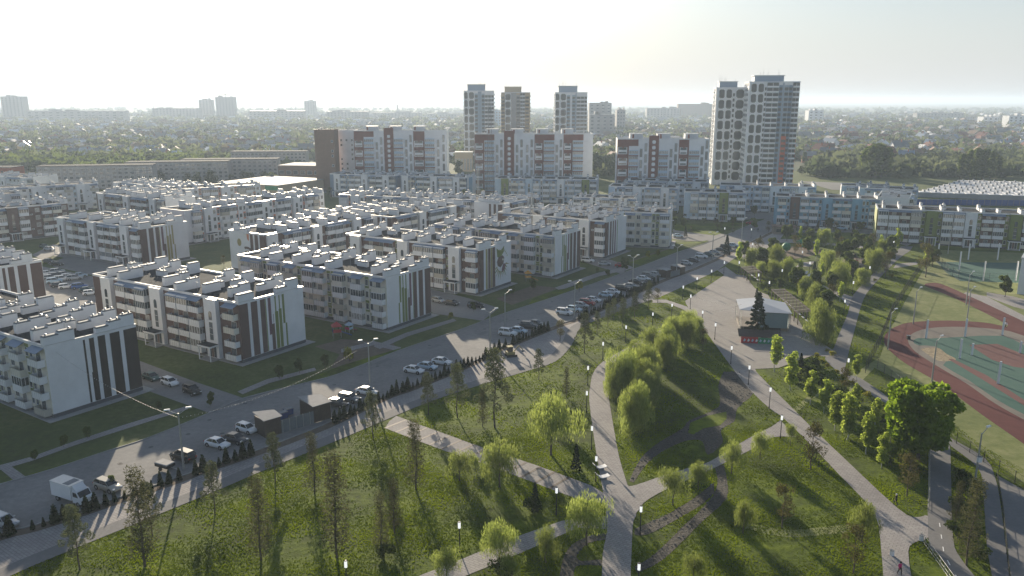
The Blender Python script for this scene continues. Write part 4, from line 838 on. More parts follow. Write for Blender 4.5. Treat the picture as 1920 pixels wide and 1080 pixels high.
def tower(name, pxl, pxr, pyt, Y, label, az, D, cols, base='white', nf=20, crown=('bluegrey', 4.5), seed=0, low=None, side=True):
    x0, x1 = Z_(pxl, 0, Y)[0], Z_(pxr, 0, Y)[0]; W = x1 - x0; top = Z_(0, pyt, Y)[1]; fh = (top - 3) / nf
    root = thing(name, label, 'tower block', (x1, Y, 0), az2rot(az))
    mb = MB(); mb.box(-W, 0, 0, 0, D, top, base); mb.build('wall', root)
    mb = MB(); mb.box(-W - .15, -.15, top, .15, D + .15, top + .5, 'white'); mb.build('cornice', root)
    mb = MB(); mb.box(-W * .88, D * .2, top + .5, -W * .3, D * .8, top + crown[1], crown[0]); mb.box(-W * .9, D * .18, top + crown[1], -W * .28, D * .82, top + crown[1] + .4, 'coping'); mb.build('lift_house', root)
    mb = MB(); rg = random.Random(seed)
    for i in range(5): xx = -W * rg.uniform(.3, .88); mb.tube((xx, D * .5, top + crown[1]), (xx, D * .5, top + crown[1] + rg.uniform(2, 5)), .12, .05, 'steel', 5)
    mb.build('antenna', root)
    tot = sum(c[1] for c in cols); x = -W; pan = {}; n = 0
    for kind, w, m in cols:
        w = w * W / tot; cx = x + w / 2
        if kind in ('oct', 'octd'):
            st = 2
            if m != base: pan.setdefault(m, []).append((x + .2, -.08, 2, x + w - .2, 0, top - .4))
            for f in range(0, nf, st):
                if n < 99: link('window', cached(('oc', round(w, 1), round(fh, 1), kind), lambda: oct_win(w * .84, fh * st * .90, 'tglass', 'frame')), root, (cx, -.08, 3 + f * fh)); n += 1
        elif kind == 'bal':
            pan.setdefault(m, []).append((x, -.05, 2, x + w, 0, top - 1))
            def bb():
                q = MB(); q.box(-w / 2 + .15, -1.2, 0, w / 2 - .15, 0, .95, 'white2'); q.box(-w / 2 + .2, -.3, .95, w / 2 - .2, 0, fh - .35, 'tglass'); q.box(-w * .02, -.5, .95, w * .02, -.2, fh, 'frame')
                q.box(-w / 2 + .15, -1.2, fh - .2, w / 2 - .15, 0, fh, 'bluegrey'); return q.mesh('balcony')
            for f in range(nf):
                if n < 99: link('balcony', cached(('tb', round(w, 1), round(fh, 1)), bb), root, (cx, -.03, 3 + f * fh)); n += 1
        elif kind == 'strip':
            mb = MB(); mb.box(x + .15, -.12, 3, x + w - .15, 0, top - 2, 'tglass')
            for f in range(nf): mb.box(x + .1, -.16, 3 + f * fh, x + w - .1, -.12, 3 + f * fh + fh * .42, m)
            mb.build('window_column', root)
        elif kind == 'rib': pan.setdefault(m, []).append((x, -.7, 0, x + w, 0, top + .2))
        elif kind == 'blank': pan.setdefault(m, []).append((x, -.05, 0, x + w, 0, top - .2))
        x += w
    for m, q in pan.items():
        mb = MB()
        for b_ in q: mb.box(*b_, m)
        mb.build('wall_panel', root)
    if low:
        mb = MB(); 
        for (a, b_, z, m) in low:
            mb.box(-W * a, -.19, 0, -W * b_, -.0, z, m)
            for f in range(int(z / fh) - 1): mb.box(-W * a + .3, -.25, 4 + f * fh, -W * b_ - .3, -.19, 4 + f * fh + fh * .5, 'glass')
        o = mb.build('wall_panel', root); o['label'] = 'red-orange lower corner'
    if side:
        for s_, xx in ((-1, -W), (1, 0)):
            for q in range(3):
                mb = MB(); y0 = D * (.14 + .28 * q)
                for f in range(nf):
                    z = 3 + f * fh; mb.box(min(xx, xx + s_ * .1), y0, z + fh * .3, max(xx, xx + s_ * .1), y0 + D * .14, z + fh * .85, 'glass')
                    if q == 1: mb.box(min(xx, xx + s_ * .9), y0 - .3, z, max(xx, xx + s_ * .9), y0 + D * .16, z + fh * .3, 'white2')
                mb.build('window_column', root)
    return root
tower('tower_block', 1418, 1513, 154, 512, 'tallest white and grey tower on the right with red-orange lower corner', 8, 20, [('rib', 3, 'white'), ('oct', 13, 'white'), ('oct', 13, 'white'), ('strip', 4, 'white2'), ('bal', 22, 'bluegrey'), ('strip', 7, 'slate'), ('blank', 3, 'bluegrey'), ('strip', 8, 'bluegrey'), ('strip', 7, 'slate'), ('bal', 13, 'bluegrey')], nf=20, crown=('bluegrey', 4), seed=1, low=[(.30, .20, 33, 'redor'), (.10, -.002, 33, 'redor')])
tower('tower_block', 1354, 1412, 165, 535, 'slightly lower white tower with dark arched balconies just behind the tallest one', 8, 18, [('rib', 4, 'white'), ('octd', 13, 'white'), ('oct', 13, 'white'), ('strip', 4, 'white2'), ('oct', 18, 'white'), ('rib', 3, 'white')], nf=18, crown=('bluegrey', 4), seed=2)
tower('tower_block', 867, 925, 171, 700, 'left tower of the trio, white with dark rounded windows and a brown crown', 0, 20, [('oct', 10, 'white'), ('oct', 14, 'white'), ('strip', 7, 'bluegrey'), ('blank', 8, 'bluegrey'), ('strip', 7, 'bluegrey'), ('strip', 7, 'white'), ('strip', 7, 'white'), ('strip', 6, 'white')], nf=18, crown=('bluegrey', 5.5), seed=3)
tower('tower_block', 939, 995, 174, 720, 'middle tower of the trio with tan side panels', 0, 19, [('strip', 7, 'tan'), ('oct', 13, 'white'), ('blank', 10, 'greyr'), ('strip', 7, 'greyr'), ('bal', 10, 'greyr'), ('strip', 8, 'tan'), ('blank', 2, 'tan')], nf=18, base='tan', crown=('tan', 5), seed=4)
tower('tower_block', 1043, 1105, 174, 700, 'right tower of the trio with a dark top corner', 0, 20, [('oct', 10, 'white'), ('oct', 14, 'white'), ('strip', 7, 'bluegrey'), ('blank', 4, 'white'), ('strip', 7, 'bluegrey'), ('blank', 2, 'bluegrey'), ('strip', 8, 'white'), ('strip', 8, 'white'), ('strip', 6, 'white')], nf=18, crown=('bluegrey', 5.5), seed=5)

# ---- middle distance: store, grey rows, small public building, masts
def simple(name, label, cat, org, az, W, D, H, m, rm='roof', wins=None, seed=0, group=None, wm='glass'):
    root = thing(name, label, cat, (org[0], org[1], 0), az2rot(az), group)
    mb = MB(); mb.box(-W, 0, 0, 0, D, H, m); mb.build('wall', root)
    mb = MB(); mb.box(-W - .2, -.2, H, .2, D + .2, H + .35, rm); mb.build('roof', root)
    if wins:
        nf, nc, ww, wh = wins; k = 0; me = cached(('sw', ww, wh, wm), lambda: lite(ww, wh, wm)); rg = random.Random(seed)
        for f in range(nf):
            for c in range(nc):
                if k < 99: link('window', me, root, (-W * (c + .5) / nc, -.01, 1.2 + f * (H - 1.5) / nf)); k += 1
    return root
M['storeroof'] = mat('pale_grey_membrane_roof', (.40, .40, .40), .8, var=.15, scale=.1)
s_ = simple('grocery_store', 'low store with a wide flat white roof and green edge left of centre', 'store', G(520, 347, 7), 25, 46, 46, 6.5, 'tan', 'storeroof')
mb = MB(); mb.box(-9, -.4, 3.8, 0, -.0, 6.3, 'grn'); mb.build('sign_band', s_)
s_ = simple('shopping_centre', 'low dark shopping centre with green glass front at the foot of the brown tower', 'shopping centre', G(628, 346), 10, 40, 26, 12, 'brickbrown', 'greyr', (2, 8, 3.4, 2.4)); mb = MB(); mb.box(-34, -.5, 1, -2, -.01, 3.4, 'grn'); mb.build('glass_front', s_)
simple('yellow_hall', 'small tan hall with tall pale columns between the two left banded blocks', 'hall', G(886, 322), 0, 14, 12, 15, 'tan', 'coping', (1, 6, 1.3, 9), wm='glass2')
simple('red_building', 'red brick building cut by the left edge', 'building', G(26, 357), 0, 30, 14, 14, 'redbrick', 'roof', (4, 8, 1.4, 1.5))
for i, (a, b, lab) in enumerate([((290, 352), 68, 'long grey five-storey housing row on the left, nearest the pale blocks'), ((430, 343), 66, 'long grey five-storey housing row left of the store'), ((522, 337), 66, 'long brownish grey housing row behind the flat store roof'), ((575, 318), 60, 'grey row of small balconies just left of the brown tower')]):
    x, y = G(*a); simple('housing_row', lab, 'housing block', (x, y), 52 if 0 else -12 + i * 3, b, 12, 14.5, 'greyr', 'roof', (5, 19, 2.3, 1.7), seed=i)
def mast(label, px, py, H, w, m, loc=None, nseg=14):
    x, y = loc or G(px, py); root = thing('lattice_mast', label, 'mast', (x, y, 0)); mb = MB(); w0 = w
    def c(k, i): ww = w0 * (1 - .72 * k / nseg) / 2; return [(-ww, -ww), (ww, -ww), (ww, ww), (-ww, ww)][i % 4] + (H * k / nseg,)
    for k in range(nseg):
        for i in range(4): mb.tube(c(k, i), c(k + 1, i), .09, m=m, n=4, cap=False); mb.tube(c(k, i), c(k + 1, i + 1), .05, m=m, n=3, cap=False); mb.tube(c(k, i), c(k, i + 1), .05, m=m, n=3, cap=False)
    mb.build('lattice', root)
    mb = MB(); 
    for i in range(6): a = i * PI / 3; mb.box(math.cos(a) * .8 - .15, math.sin(a) * .8 - .15, H - 4, math.cos(a) * .8 + .15, math.sin(a) * .8 + .15, H - 1.6, 'cap')
    mb.tube((0, 0, H), (0, 0, H + 5), .07, .03, m, 5); mb.build('antenna', root)
mast('dark telecom lattice mast rising in front of the left tower of the trio', 917, 0, 52, 4.2, 'black', loc=(WY(917, 0, 470)[0], 470))
mast('pale thin lattice mast standing on the roofs left of the street', 999, 0, 24, 1.6, 'steel', loc=(WY(999, 0, 275)[0], 275), nseg=10)
mast('pale lattice mast above the parking yard of the brown blocks', 760, 0, 23, 1.6, 'steel', loc=(WY(760, 0, 340)[0], 340), nseg=10)
mast('pale thin mast above the pale orange row', 893, 0, 24, 1.4, 'steel', loc=(WY(893, 0, 385)[0], 385), nseg=10)
# garages: rows of flat white roofs behind a blue fence
gx, gy = G(1900, 372)
for i in range(9):
    x, y = G(1915 - i * 3, 367.5 - i * 3.1, 2.6); W = (95 - i * 3) if i else 100
    root = thing('garage_row', 'long row of flat white garage roofs, %s of the rows from the fence' % ('first', 'second', 'third', 'fourth', 'fifth', 'sixth', 'seventh', 'eighth', 'ninth')[i], 'garages', (x + 40, y - 14, 0), az2rot(20))
    mb = MB(); mb.box(-W, 0, 0, 0, 7, 2.6, 'greyr'); mb.build('wall', root)
    mb = MB()
    for k in range(int(W / 6)): mb.box(-W + k * 6 + .2, -.2, 2.6, -W + k * 6 + 5.6, 7.2, 2.78 + (k * 7 % 3) * .05, 'white2')
    mb.build('roof', root)
    mb = MB()
    for k in range(int(W / 6)): mb.box(-W + k * 6 + 2.5, 2, 2.7, -W + k * 6 + 3.4, 3.6, 3.9, 'cap')
    mb.build('vent_box', root)
x, y = G(1640, 374, 2.6); x2, y2 = G(1935, 377, 2.6)
root = thing('blue_fence', 'long dark blue sheet metal fence in front of the white garage roofs', 'fence', (x, y, 0)); mb = MB(); L = math.hypot(x2 - x, y2 - y); an = math.atan2(y2 - y, x2 - x); mb.obox((x2 - x) / 2, (y2 - y) / 2, 0, L, .15, 3.0, an, 'blue'); mb.build('fence_panel', root)
mb = MB()
for k in range(int(L / 3)): mb.obox(math.cos(an) * k * 3, math.sin(an) * k * 3, 0, .2, .3, 3.15, an, 'cap')
mb.build('post', root)
# ---- far city: slabs and towers on the skyline
far = [(0, 42, 181, 2300, 'greyr', 'large hazy tower slab at the left edge of the skyline'), (372, 396, 187, 2600, 'greyr', 'small hazy square tower left of the one with a crane'), (403, 438, 182, 2500, 'greyr', 'hazy broad tower with a crane on its roof'), (570, 590, 189, 2900, 'greyr', 'slim hazy tower standing alone left of the chimney'),
       (1105, 1147, 193, 1500, 'greyr', 'grey slab of staggered height right of the trio of towers'), (1105, 1152, 215, 1250, 'greyr', 'lower grey slab in front of the staggered one'), (1157, 1173, 206, 1500, 'greyr', 'thin grey tower right of the staggered slabs'), (924, 939, 207, 1700, 'pale', 'hazy blue tower glimpsed between the left and middle trio towers'), (1272, 1341, 195, 2600, 'brickbrown', 'wide brown factory hall on the horizon left of the twin towers'), (1213, 1275, 203, 2400, 'greyr', 'low grey factory hall joined to the brown one on the horizon'),
       (48, 234, 208, 2200, 'greyr', 'very long flat slab on the left skyline'), (1517, 1545, 207, 1900, 'white', 'white block group just right of the tallest tower'), (1720, 1808, 212, 2300, 'greyr', 'long hazy slab on the right skyline'), (1845, 1872, 219, 1800, 'white', 'small white slab on the right skyline'), (1893, 1945, 217, 1700, 'white', 'white slab with bright ribs at the right edge of the skyline'),
       (285, 372, 203, 2500, 'greyr', 'row of hazy blocks left of the square tower'), (466, 570, 208, 2400, 'greyr', 'wide hazy block row right of the crane tower'), (612, 690, 209, 2300, 'greyr', 'hazy flat block row above the brown tower'), (700, 790, 211, 2500, 'greyr', 'hazy works hall below the smoking chimney'), (800, 862, 213, 2500, 'greyr', 'hazy low block left of the trio of towers')]
for i, (a, b, t, Y, m, lab) in enumerate(far):
    x0, z = WY(a, t, Y); x1, _ = WY(b, t, Y); z = max(z, 9)
    nf = max(2, int(z / 5.5)); nc = max(3, min(14, int((x1 - x0) / 9))); nf = min(nf, 90 // nc)
    root = simple('far_block', lab, 'distant building', (x1, Y), 0, x1 - x0, 24, z, m, 'cap', (nf, nc, (x1 - x0) / nc * .45, z / nf * .5), seed=i)
    rg = random.Random(i); mb = MB(); W = x1 - x0
    for k in range(3): q = -W * rg.uniform(.15, .85); mb.box(q - W * .06, 6, z, q + W * .06, 16, z + rg.uniform(2, 5), m)
    mb.build('lift_house', root)
x, y = WY(420, 175, 2500); root = thing('tower_crane', 'tiny tower crane standing over the broad hazy tower', 'crane', (x, 2510, 0)); mb = MB(); mb.box(-.8, -.8, 0, .8, .8, y, 'cap'); mb.build('mast', root); mb = MB(); mb.box(-16, -.7, y - 4, 22, .7, y - 2.6, 'cap'); mb.build('jib', root)
x, z = WY(745, 196, 3200); root = thing('factory_chimney', 'hazy factory chimney on the horizon left of the trio of towers', 'chimney', (x, 3200, 0)); mb = MB(); mb.tube((0, 0, 0), (0, 0, z), 3.2, 2.2, 'greyr', 12); mb.build('shaft', root)
for i, (px, t, Y) in enumerate([(287, 196, 2300), (554, 192, 2800), (1245, 200, 2300), (1278, 203, 2200)]):
    x, z = WY(px, t, Y); o = thing('distant_mast', ['thin mast left of the square hazy tower', 'thin mast beside the slim hazy tower', 'thin mast above the grey factory hall', 'second thin mast right of the factory hall one'][i], 'mast', (x, Y, 0)); mb = MB(); mb.tube((0, 0, 0), (0, 0, z), 1.2, .5, 'cap', 5); mb.build('shaft', o)
# white building at the right edge of the playing fields
x, y = G(1906, 551)
simple('white_annex', 'white corner building cut by the right edge beside the curved path', 'building', (x + 16.2, y - 11.8), 36, 20, 22, 10.5, 'white2', 'coping', (3, 4, 1.6, 1.6))
# ================================================================ TREES
def leafcloud(rg, centers, n, size, m, flat=.6, droop=0.0):
    """many small leaf-sized faces spread in clumps; centers = (x, y, z, rx, ry, rz)"""
    C_ = np.array([c[:6] for c in centers]); w = (C_[:, 3] * C_[:, 4] * C_[:, 5]) ** .8; w /= w.sum()
    k = rg.choice(len(C_), n, p=w); d = rg.normal(size=(n, 3)); d /= np.linalg.norm(d, axis=1)[:, None]
    rr = rg.uniform(.35, 1.0, n) ** .5; P_ = C_[k, :3] + d * rr[:, None] * C_[k, 3:6]
    if droop: P_[:, 2] -= rg.uniform(0, 1, n) ** 2 * droop
    a = rg.normal(size=(n, 3)); a /= np.linalg.norm(a, axis=1)[:, None]; b = np.cross(a, rg.normal(size=(n, 3))); b /= np.linalg.norm(b, axis=1)[:, None]
    if droop: a[:, :2] *= .35; a[:, 2] = 1.0
    s = size * rg.uniform(.6, 1.35, n)[:, None]; a *= s; b *= s * flat
    V = np.stack([P_ - a, P_ - b * .9, P_ + a, P_ + b * .9], 1).reshape(-1, 3)
    mb = MB(); mb.v = [tuple(v) for v in V.tolist()]; i = mb.mi(m)
    mb.f = [(4 * q, 4 * q + 1, 4 * q + 2, 4 * q + 3) for q in range(n)]; mb.m = [i] * n; mb.sm = [False] * n
    return mb
def limbs(rg, H, h0, r, n, spread, up, m='bark', lean=0.0):
    mb = MB(); top = (lean * H * .3, 0, H * .93); pts = [(0, 0, -.1)]; 
    for q in range(1, 6): t = q / 5; pts.append((lean * H * .3 * t + rg.normal() * .03 * H * .4, rg.normal() * .03 * H * .4, H * .93 * t))
    for q in range(5): mb.tube(pts[q], pts[q + 1], r * (1 - q / 5.4), r * (1 - (q + 1) / 5.4), m, 6, cap=False)
    for q in range(n):
        z = h0 + (H * .88 - h0) * (q + .5) / n; a = q * 2.4 + rg.uniform(-.4, .4); l = spread * (1 - .6 * (z - h0) / (H - h0)) * rg.uniform(.7, 1.1)
        mb.tube((lean * z * .3, 0, z), (math.cos(a) * l + lean * z * .3, math.sin(a) * l, z + l * up), r * .32, r * .08, m, 4, cap=False)
    return mb
def tree_proto(name, kind, seed):
    """unit trees about 8 m tall, scaled when placed"""
    rg = np.random.default_rng(seed); root = link(name, None); H = 8.0
    if kind == 'willow':
        cs = []
        for q in range(15):
            a = rg.uniform(0, 2 * PI); d = rg.uniform(.4, 2.3); z = rg.uniform(3.6, 6.8) - d * .25; r = rg.uniform(.7, 1.35); cs.append((math.cos(a) * d, math.sin(a) * d, z, r, r, r * .95))
        cs.append((0, 0, 6.6, 1.1, 1.1, .9)); lc = leafcloud(rg, cs, 4800, .26, 'l_willow', .15, droop=1.7); tk = limbs(rg, 7.2, 2.0, .13, 9, 2.1, .55)
    elif kind == 'bigwillow':
        cs = []
        for q in range(26):
            a = rg.uniform(0, 2 * PI); d = rg.uniform(.3, 3.3); z = rg.uniform(2.6, 7.2) - d * .4; r = rg.uniform(.9, 1.7); cs.append((math.cos(a) * d, math.sin(a) * d, z, r, r, r))
        lc = leafcloud(rg, cs, 12000, .28, 'l_willow', .15, droop=2.4); tk = limbs(rg, 7.2, 1.6, .17, 10, 2.8, .5)
    elif kind == 'birch':
        cs = []
        for q in range(18):
            t = q / 17; z = 2.3 + 5.3 * t; rad = 1.35 * math.sin(PI * min(1, .22 + .78 * (1 - t))) ** .8 * (1.05 - t * .55); a = rg.uniform(0, 2 * PI); d = rg.uniform(.2, .75) * rad; r = rg.uniform(.5, .95) * (1.15 - .5 * t); cs.append((math.cos(a) * d, math.sin(a) * d, z, r, r, r))
        lc = leafcloud(rg, cs, 1900, .18, 'l_birch', .8); tk = limbs(rg, 7.6, 2.1, .085, 12, 1.25, .8, 'birch')
    elif kind == 'bright':
        cs = []
        for q in range(52):
            a = rg.uniform(0, 2 * PI); d = rg.uniform(.2, 1.08) ** .6 * 2.9; z = rg.uniform(1.5, 7.2); d *= math.sin(PI * (z - .9) / 7.6) ** .6; r = rg.uniform(.5, 1.25); cs.append((math.cos(a) * d, math.sin(a) * d, z, r, r, r * .8))
        lc = leafcloud(rg, cs, 7500, .21, 'l_bright', .85); tk = limbs(rg, 6.6, 1.2, .2, 12, 2.4, .7)
    elif kind == 'round':
        cs = []
        for q in range(22):
            a = rg.uniform(0, 2 * PI); z = rg.uniform(2.4, 7.1); d = rg.uniform(.3, 1) * 2.3 * math.sin(PI * (z - 1.6) / 6.6) ** .6; r = rg.uniform(.6, 1.05); cs.append((math.cos(a) * d, math.sin(a) * d, z, r, r, r))
        lc = leafcloud(rg, cs, 4500, .22, 'l_mid', .8); tk = limbs(rg, 7, 1.8, .14, 11, 2.0, .7)
    elif kind == 'bare':      # only just budding, thin reddish brown twigs
        cs = []
        for q in range(18):
            a = rg.uniform(0, 2 * PI); z = rg.uniform(1.8, 7.2); d = rg.uniform(.2, 1) * 2.0 * math.sin(PI * (z - 1.0) / 7.0) ** .6; r = rg.uniform(.6, 1.0); cs.append((math.cos(a) * d, math.sin(a) * d, z, r, r, r))
        lc = leafcloud(rg, cs, 1400, .17, 'l_brown', .4); tk = limbs(rg, 7.4, 1.2, .12, 20, 2.0, .9)
    elif kind == 'pine':      # sparse young pine, tufts held on spreading twigs, foliage in the upper two thirds
        cs = []; tk = limbs(rg, 7.7, 2.0, .10, 16, 1.45, .35)
        for q in range(30):
            t = q / 29; z = 2.2 + 5.5 * t; rad = 1.75 * (1 - t * .72); a = q * 2.4 + rg.uniform(-.5, .5); d = rad * rg.uniform(.35, 1); cs.append((math.cos(a) * d, math.sin(a) * d, z + d * .3, .50, .50, .42))
        lc = leafcloud(rg, cs, 3800, .12, 'l_pine', .35)
    elif kind == 'larch':     # tall, narrow, bare brown veil of fine twigs
        cs = []; tk = limbs(rg, 7.9, .8, .085, 34, 1.0, .25)
        for q in range(34):
            t = q / 33; z = 1.0 + 6.8 * t; rad = 1.0 * (1 - t * .8); a = q * 2.4; d = rad * rg.uniform(.2, 1); cs.append((math.cos(a) * d, math.sin(a) * d, z, .5, .5, .5))
        lc = leafcloud(rg, cs, 3400, .10, 'l_larch', .3)
    elif kind == 'spruce':
        cs = []; tk = limbs(rg, 7.8, .5, .12, 10, 1.2, .0)
        for q in range(70):
            t = (q + .5) / 70; z = .5 + 7.3 * t; rad = 1.95 * (1 - t) ** .9 + .1; a = q * 2.4; d = rad * rg.uniform(.45, .95); cs.append((math.cos(a) * d, math.sin(a) * d, z - d * .12, .34 * (1.2 - t * .6), .34 * (1.2 - t * .6), .2))
        lc = leafcloud(rg, cs, 5200, .19, 'l_spruce', .5)
    elif kind == 'poplar':
        cs = []; tk = limbs(rg, 7.6, .8, .12, 10, .7, 1.4)
        for q in range(26):
            t = q / 25; z = .9 + 6.8 * t; rad = 1.15 * math.sin(PI * (.12 + .8 * t)) ** .7; a = rg.uniform(0, 2 * PI); d = rad * rg.uniform(.1, .7); r = rg.uniform(.4, .62); cs.append((math.cos(a) * d, math.sin(a) * d, z, r, r, r * 1.2))
        lc = leafcloud(rg, cs, 2000, .22, 'l_mid', .8)
    elif kind == 'far':
        cs = []; tk = limbs(rg, 6.6, 1.5, .2, 4, 1.8, .7)
        for q in range(14):
            a = rg.uniform(0, 2 * PI); z = rg.uniform(2.2, 7.0); d = rg.uniform(.2, 1) * 2.6 * math.sin(PI * (z - 1.2) / 7.0) ** .6; r = rg.uniform(.8, 1.35); cs.append((math.cos(a) * d, math.sin(a) * d, z, r, r, r))
        lc = leafcloud(rg, cs, 480, .52, 'l_far', .85)
    elif kind == 'shrub':
        cs = []; H = 2; tk = limbs(rg, 1.6, .2, .05, 6, .8, .8)
        for q in range(9): a = rg.uniform(0, 2 * PI); d = rg.uniform(0, .8); cs.append((math.cos(a) * d, math.sin(a) * d, rg.uniform(.5, 1.4), .45, .45, .42))
        lc = leafcloud(rg, cs, 620, .12, 'l_dark', .7)
    elif kind == 'yshrub':
        cs = []; tk = limbs(rg, 1.4, .2, .05, 6, .8, .8)
        for q in range(9): a = rg.uniform(0, 2 * PI); d = rg.uniform(0, .8); cs.append((math.cos(a) * d, math.sin(a) * d, rg.uniform(.5, 1.3), .45, .45, .4))
        lc = leafcloud(rg, cs, 620, .11, 'l_yellow', .7)
    elif kind == 'thuja':
        cs = []; tk = limbs(rg, 1.4, .1, .05, 3, .2, .5)
        for q in range(14): t = q / 13; z = .22 + 1.9 * t; cs.append((0, 0, z, .44 * (1 - t) ** .8 + .05, .44 * (1 - t) ** .8 + .05, .2))
        lc = leafcloud(rg, cs, 700, .12, 'l_thuja', .7)
    lc.build('crown', root); tk.build('trunk', root)
    return root
PT = {}
def tree(kind, name, px, py, top, label, cat='tree', group=None, fat=1.0, loc=None, H=None, variants=2):
    v = random.Random(px * 31 + py).randrange(variants); key = (kind, v)
    if key not in PT: PT[key] = [tree_proto(name, kind, 11 + v * 17 + len(kind)), False]
    p, used = PT[key]
    o = copy_tree(p) if used else p
    PT[key][1] = True; o.name = name
    x, y = loc or G(px, py); h = H or ht(px, py, top); base = 2.15 if kind in ('shrub', 'yshrub', 'thuja') else 7.9
    s = h / base; o.location = (x, y, 0); o.rotation_euler = (0, 0, random.Random(px * 7 + py * 3).uniform(0, 6.28)); o.scale = (s * fat, s * fat, s)
    o['label'] = label; o['category'] = cat
    if 'group' in o.keys(): del o['group']
    if group: o['group'] = group
    return o
# --- young sparse pines and bare larches along the footpath, from the lower left to the right
pines = [(150, 1068, 948), (286, 1005, 905), (403, 965, 868), (516, 905, 812), (700, 822, 735), (803, 778, 700), (858, 783, 682), (928, 802, 655), (1010, 712, 655), (1096, 662, 588), (1190, 596, 548), (1168, 612, 560), (1120, 628, 585), (1140, 614, 570), (1215, 582, 530), (1150, 600, 560)]
pl = ['sparse young pine at the lower left corner where the grass begins', 'sparse young pine between the truck and the left edge of the grass', 'sparse young pine below the dark SUV with the lamp post', 'thin pine below the white and dark cars at the hedge', 'young pine standing at the left end of the plank-shadowed path', 'young pine right of the plank-shadowed path start', 'narrow pine below the three white cars', 'tall dark pine on the footpath edge below the yellow digger', 'small pine beside the footpath bend', 'bushy pine below the two path ends near the parked cars', 'pine in the row just left of the plaza lawn', 'second pine of the row left of the plaza lawn', 'pine near the footpath above the lamp row', 'small pine between footpath and first willows', 'leafless looking pine next to the narrow ramp of the plaza', 'middle pine in the clump above the lamp row']
for (x, y, t), lab in zip(pines, pl): tree('pine', 'pine_tree', x, y, t, lab)
larch = [(272, 1062, 880), (490, 1050, 895), (590, 925, 815), (632, 1045, 850), (780, 918, 790), (716, 1035, 925), (905, 800, 730), (1062, 745, 690), (740, 1000, 900), (1790, 990, 905), (1812, 1060, 900)]
ll = ['tall bare brown larch nearest the lower left corner', 'broad bare larch left of the two thin ones on the lower lawn', 'thin bare larch by the footpath right of the pine with long shadow', 'tall bare larch in the middle of the lower lawn', 'dark bare larch column above the plank-shadowed path', 'short bare larch above the bottom lamp', 'bare larch standing in the shade left of the big willow', 'small bare larch left of the curved main path', 'faint bare larch between two others on the lower lawn', 'bare twiggy sapling in the strip between the two grey paths', 'lowest bare sapling in the strip between the two grey paths']
for (x, y, t), lab in zip(larch, ll): tree('larch', 'larch_tree', x, y, t, lab, fat=1.2)
wil = [(1033, 853, 722, 1.0), (937, 913, 812, 1.0), (862, 902, 842, 1.1), (1100, 1022, 912, 1.0), (937, 1062, 965, .95), (1024, 1055, 985, .9), (838, 1085, 1020, 1.1), (1262, 948, 870, .85), (1309, 918, 858, .9), (1371, 888, 818, .85), (1425, 860, 800, .8), (1393, 1000, 930, .8), (1615, 1018, 930, .8), (1300, 1090, 1030, 1.0), (1482, 836, 790, .6), (960, 1088, 1030, 1.0), (1045, 800, 745, .9), (890, 880, 850, 1.0)]
wl = ['largest willow standing left of the curved main path', 'round-headed willow whose trunk stands just below the plank-shadowed path', 'low willow left of the round-headed one, overlapping the plank-shadowed path', 'willow at the fork of the lower path and the main path', 'willow leaning over the lower concrete path', 'small willow right of the one over the lower path', 'willow at the bottom edge left of the lower path', 'left one of the two willows by the path branch', 'right one of the two willows by the path branch', 'slender willow beside the stone stream crossing', 'small willow right of the stream crossing', 'small willow alone on the lower right lawn', 'slender willow by the wide paved path at lower right', 'willow crown cut by the bottom edge right of the main path', 'tiny staked willow in the paved junction', 'second willow at the bottom edge near the lower path', 'willow tucked behind the largest one', 'tiny willow beside the low one on the plank-shadowed path']
for (x, y, t, f), lab in zip(wil, wl): tree('willow', 'willow_tree', x, y, t, lab, fat=f * 1.15)
bw = [(1182, 806, 712), (1168, 740, 650), (1195, 700, 632), (1225, 672, 612), (1262, 645, 590), (1290, 628, 578), (1545, 642, 558), (1535, 590, 528), (1512, 560, 515), (1408, 500, 462), (1425, 520, 488), (1550, 512, 466), (1470, 525, 480), (1640, 512, 462), (1158, 748, 676), (1210, 742, 668), (1208, 720, 640), (1243, 690, 622), (1258, 668, 603), (1280, 650, 590), (1303, 640, 590), (1200, 765, 690)]
bl = ['broad weeping willow at the lower end of the willow row on the slope', 'weeping willow second from the lower end of the row on the slope', 'weeping willow in the middle of the row on the slope', 'weeping willow just above the middle of the row', 'weeping willow near the upper end of the row', 'last weeping willow of the row beside the plaza', 'huge weeping willow between the pergola end and the grey path', 'weeping willow right behind the long pergola', 'weeping willow behind the upper end of the long pergola', 'weeping willow above the short pergola', 'small weeping willow beside the short pergola', 'broad willow left of the dark play area', 'willow between both pergolas', 'broad brownish willow beside the upper grey path', 'willow hanging over the main path curve', 'willow on the shaded side of the row', 'pale willow filling the middle gap of the row', 'pale willow above the middle gap of the row', 'pale willow in the upper third of the row', 'pale willow just below the plaza lamps', 'outermost willow at the plaza edge of the row', 'low willow at the foot of the row on its right side']
for (x, y, t), lab in zip(bw, bl): tree('bigwillow', 'weeping_willow', x, y, t, lab, fat=.9)
bi = [(1452, 697, 630), (1482, 732, 660), (1519, 760, 695), (1565, 807, 732), (1588, 825, 740), (1623, 852, 775), (1653, 878, 812), (1603, 770, 720), (1640, 800, 745), (1605, 712, 665), (1585, 800, 735), (1670, 830, 780), (1690, 800, 740), (1545, 775, 712)]
bil = ['slim bright birch just below the stage', 'round birch below the dark shrubs by the stage', 'birch beside the worn track across the lawn', 'white-trunked birch left of a close pair', 'white-trunked birch right of a close pair', 'white-trunked birch nearest the big bright maple', 'small round birch below the big bright maple', 'birch among the dark shrubs near the grey path', 'birch leaning to the big bright maple', 'bright young birch at the bend of the grey path', 'birch half hidden behind the pair', 'birch in front of the big maple', 'birch touching the top of the big maple', 'faint birch behind the worn track']
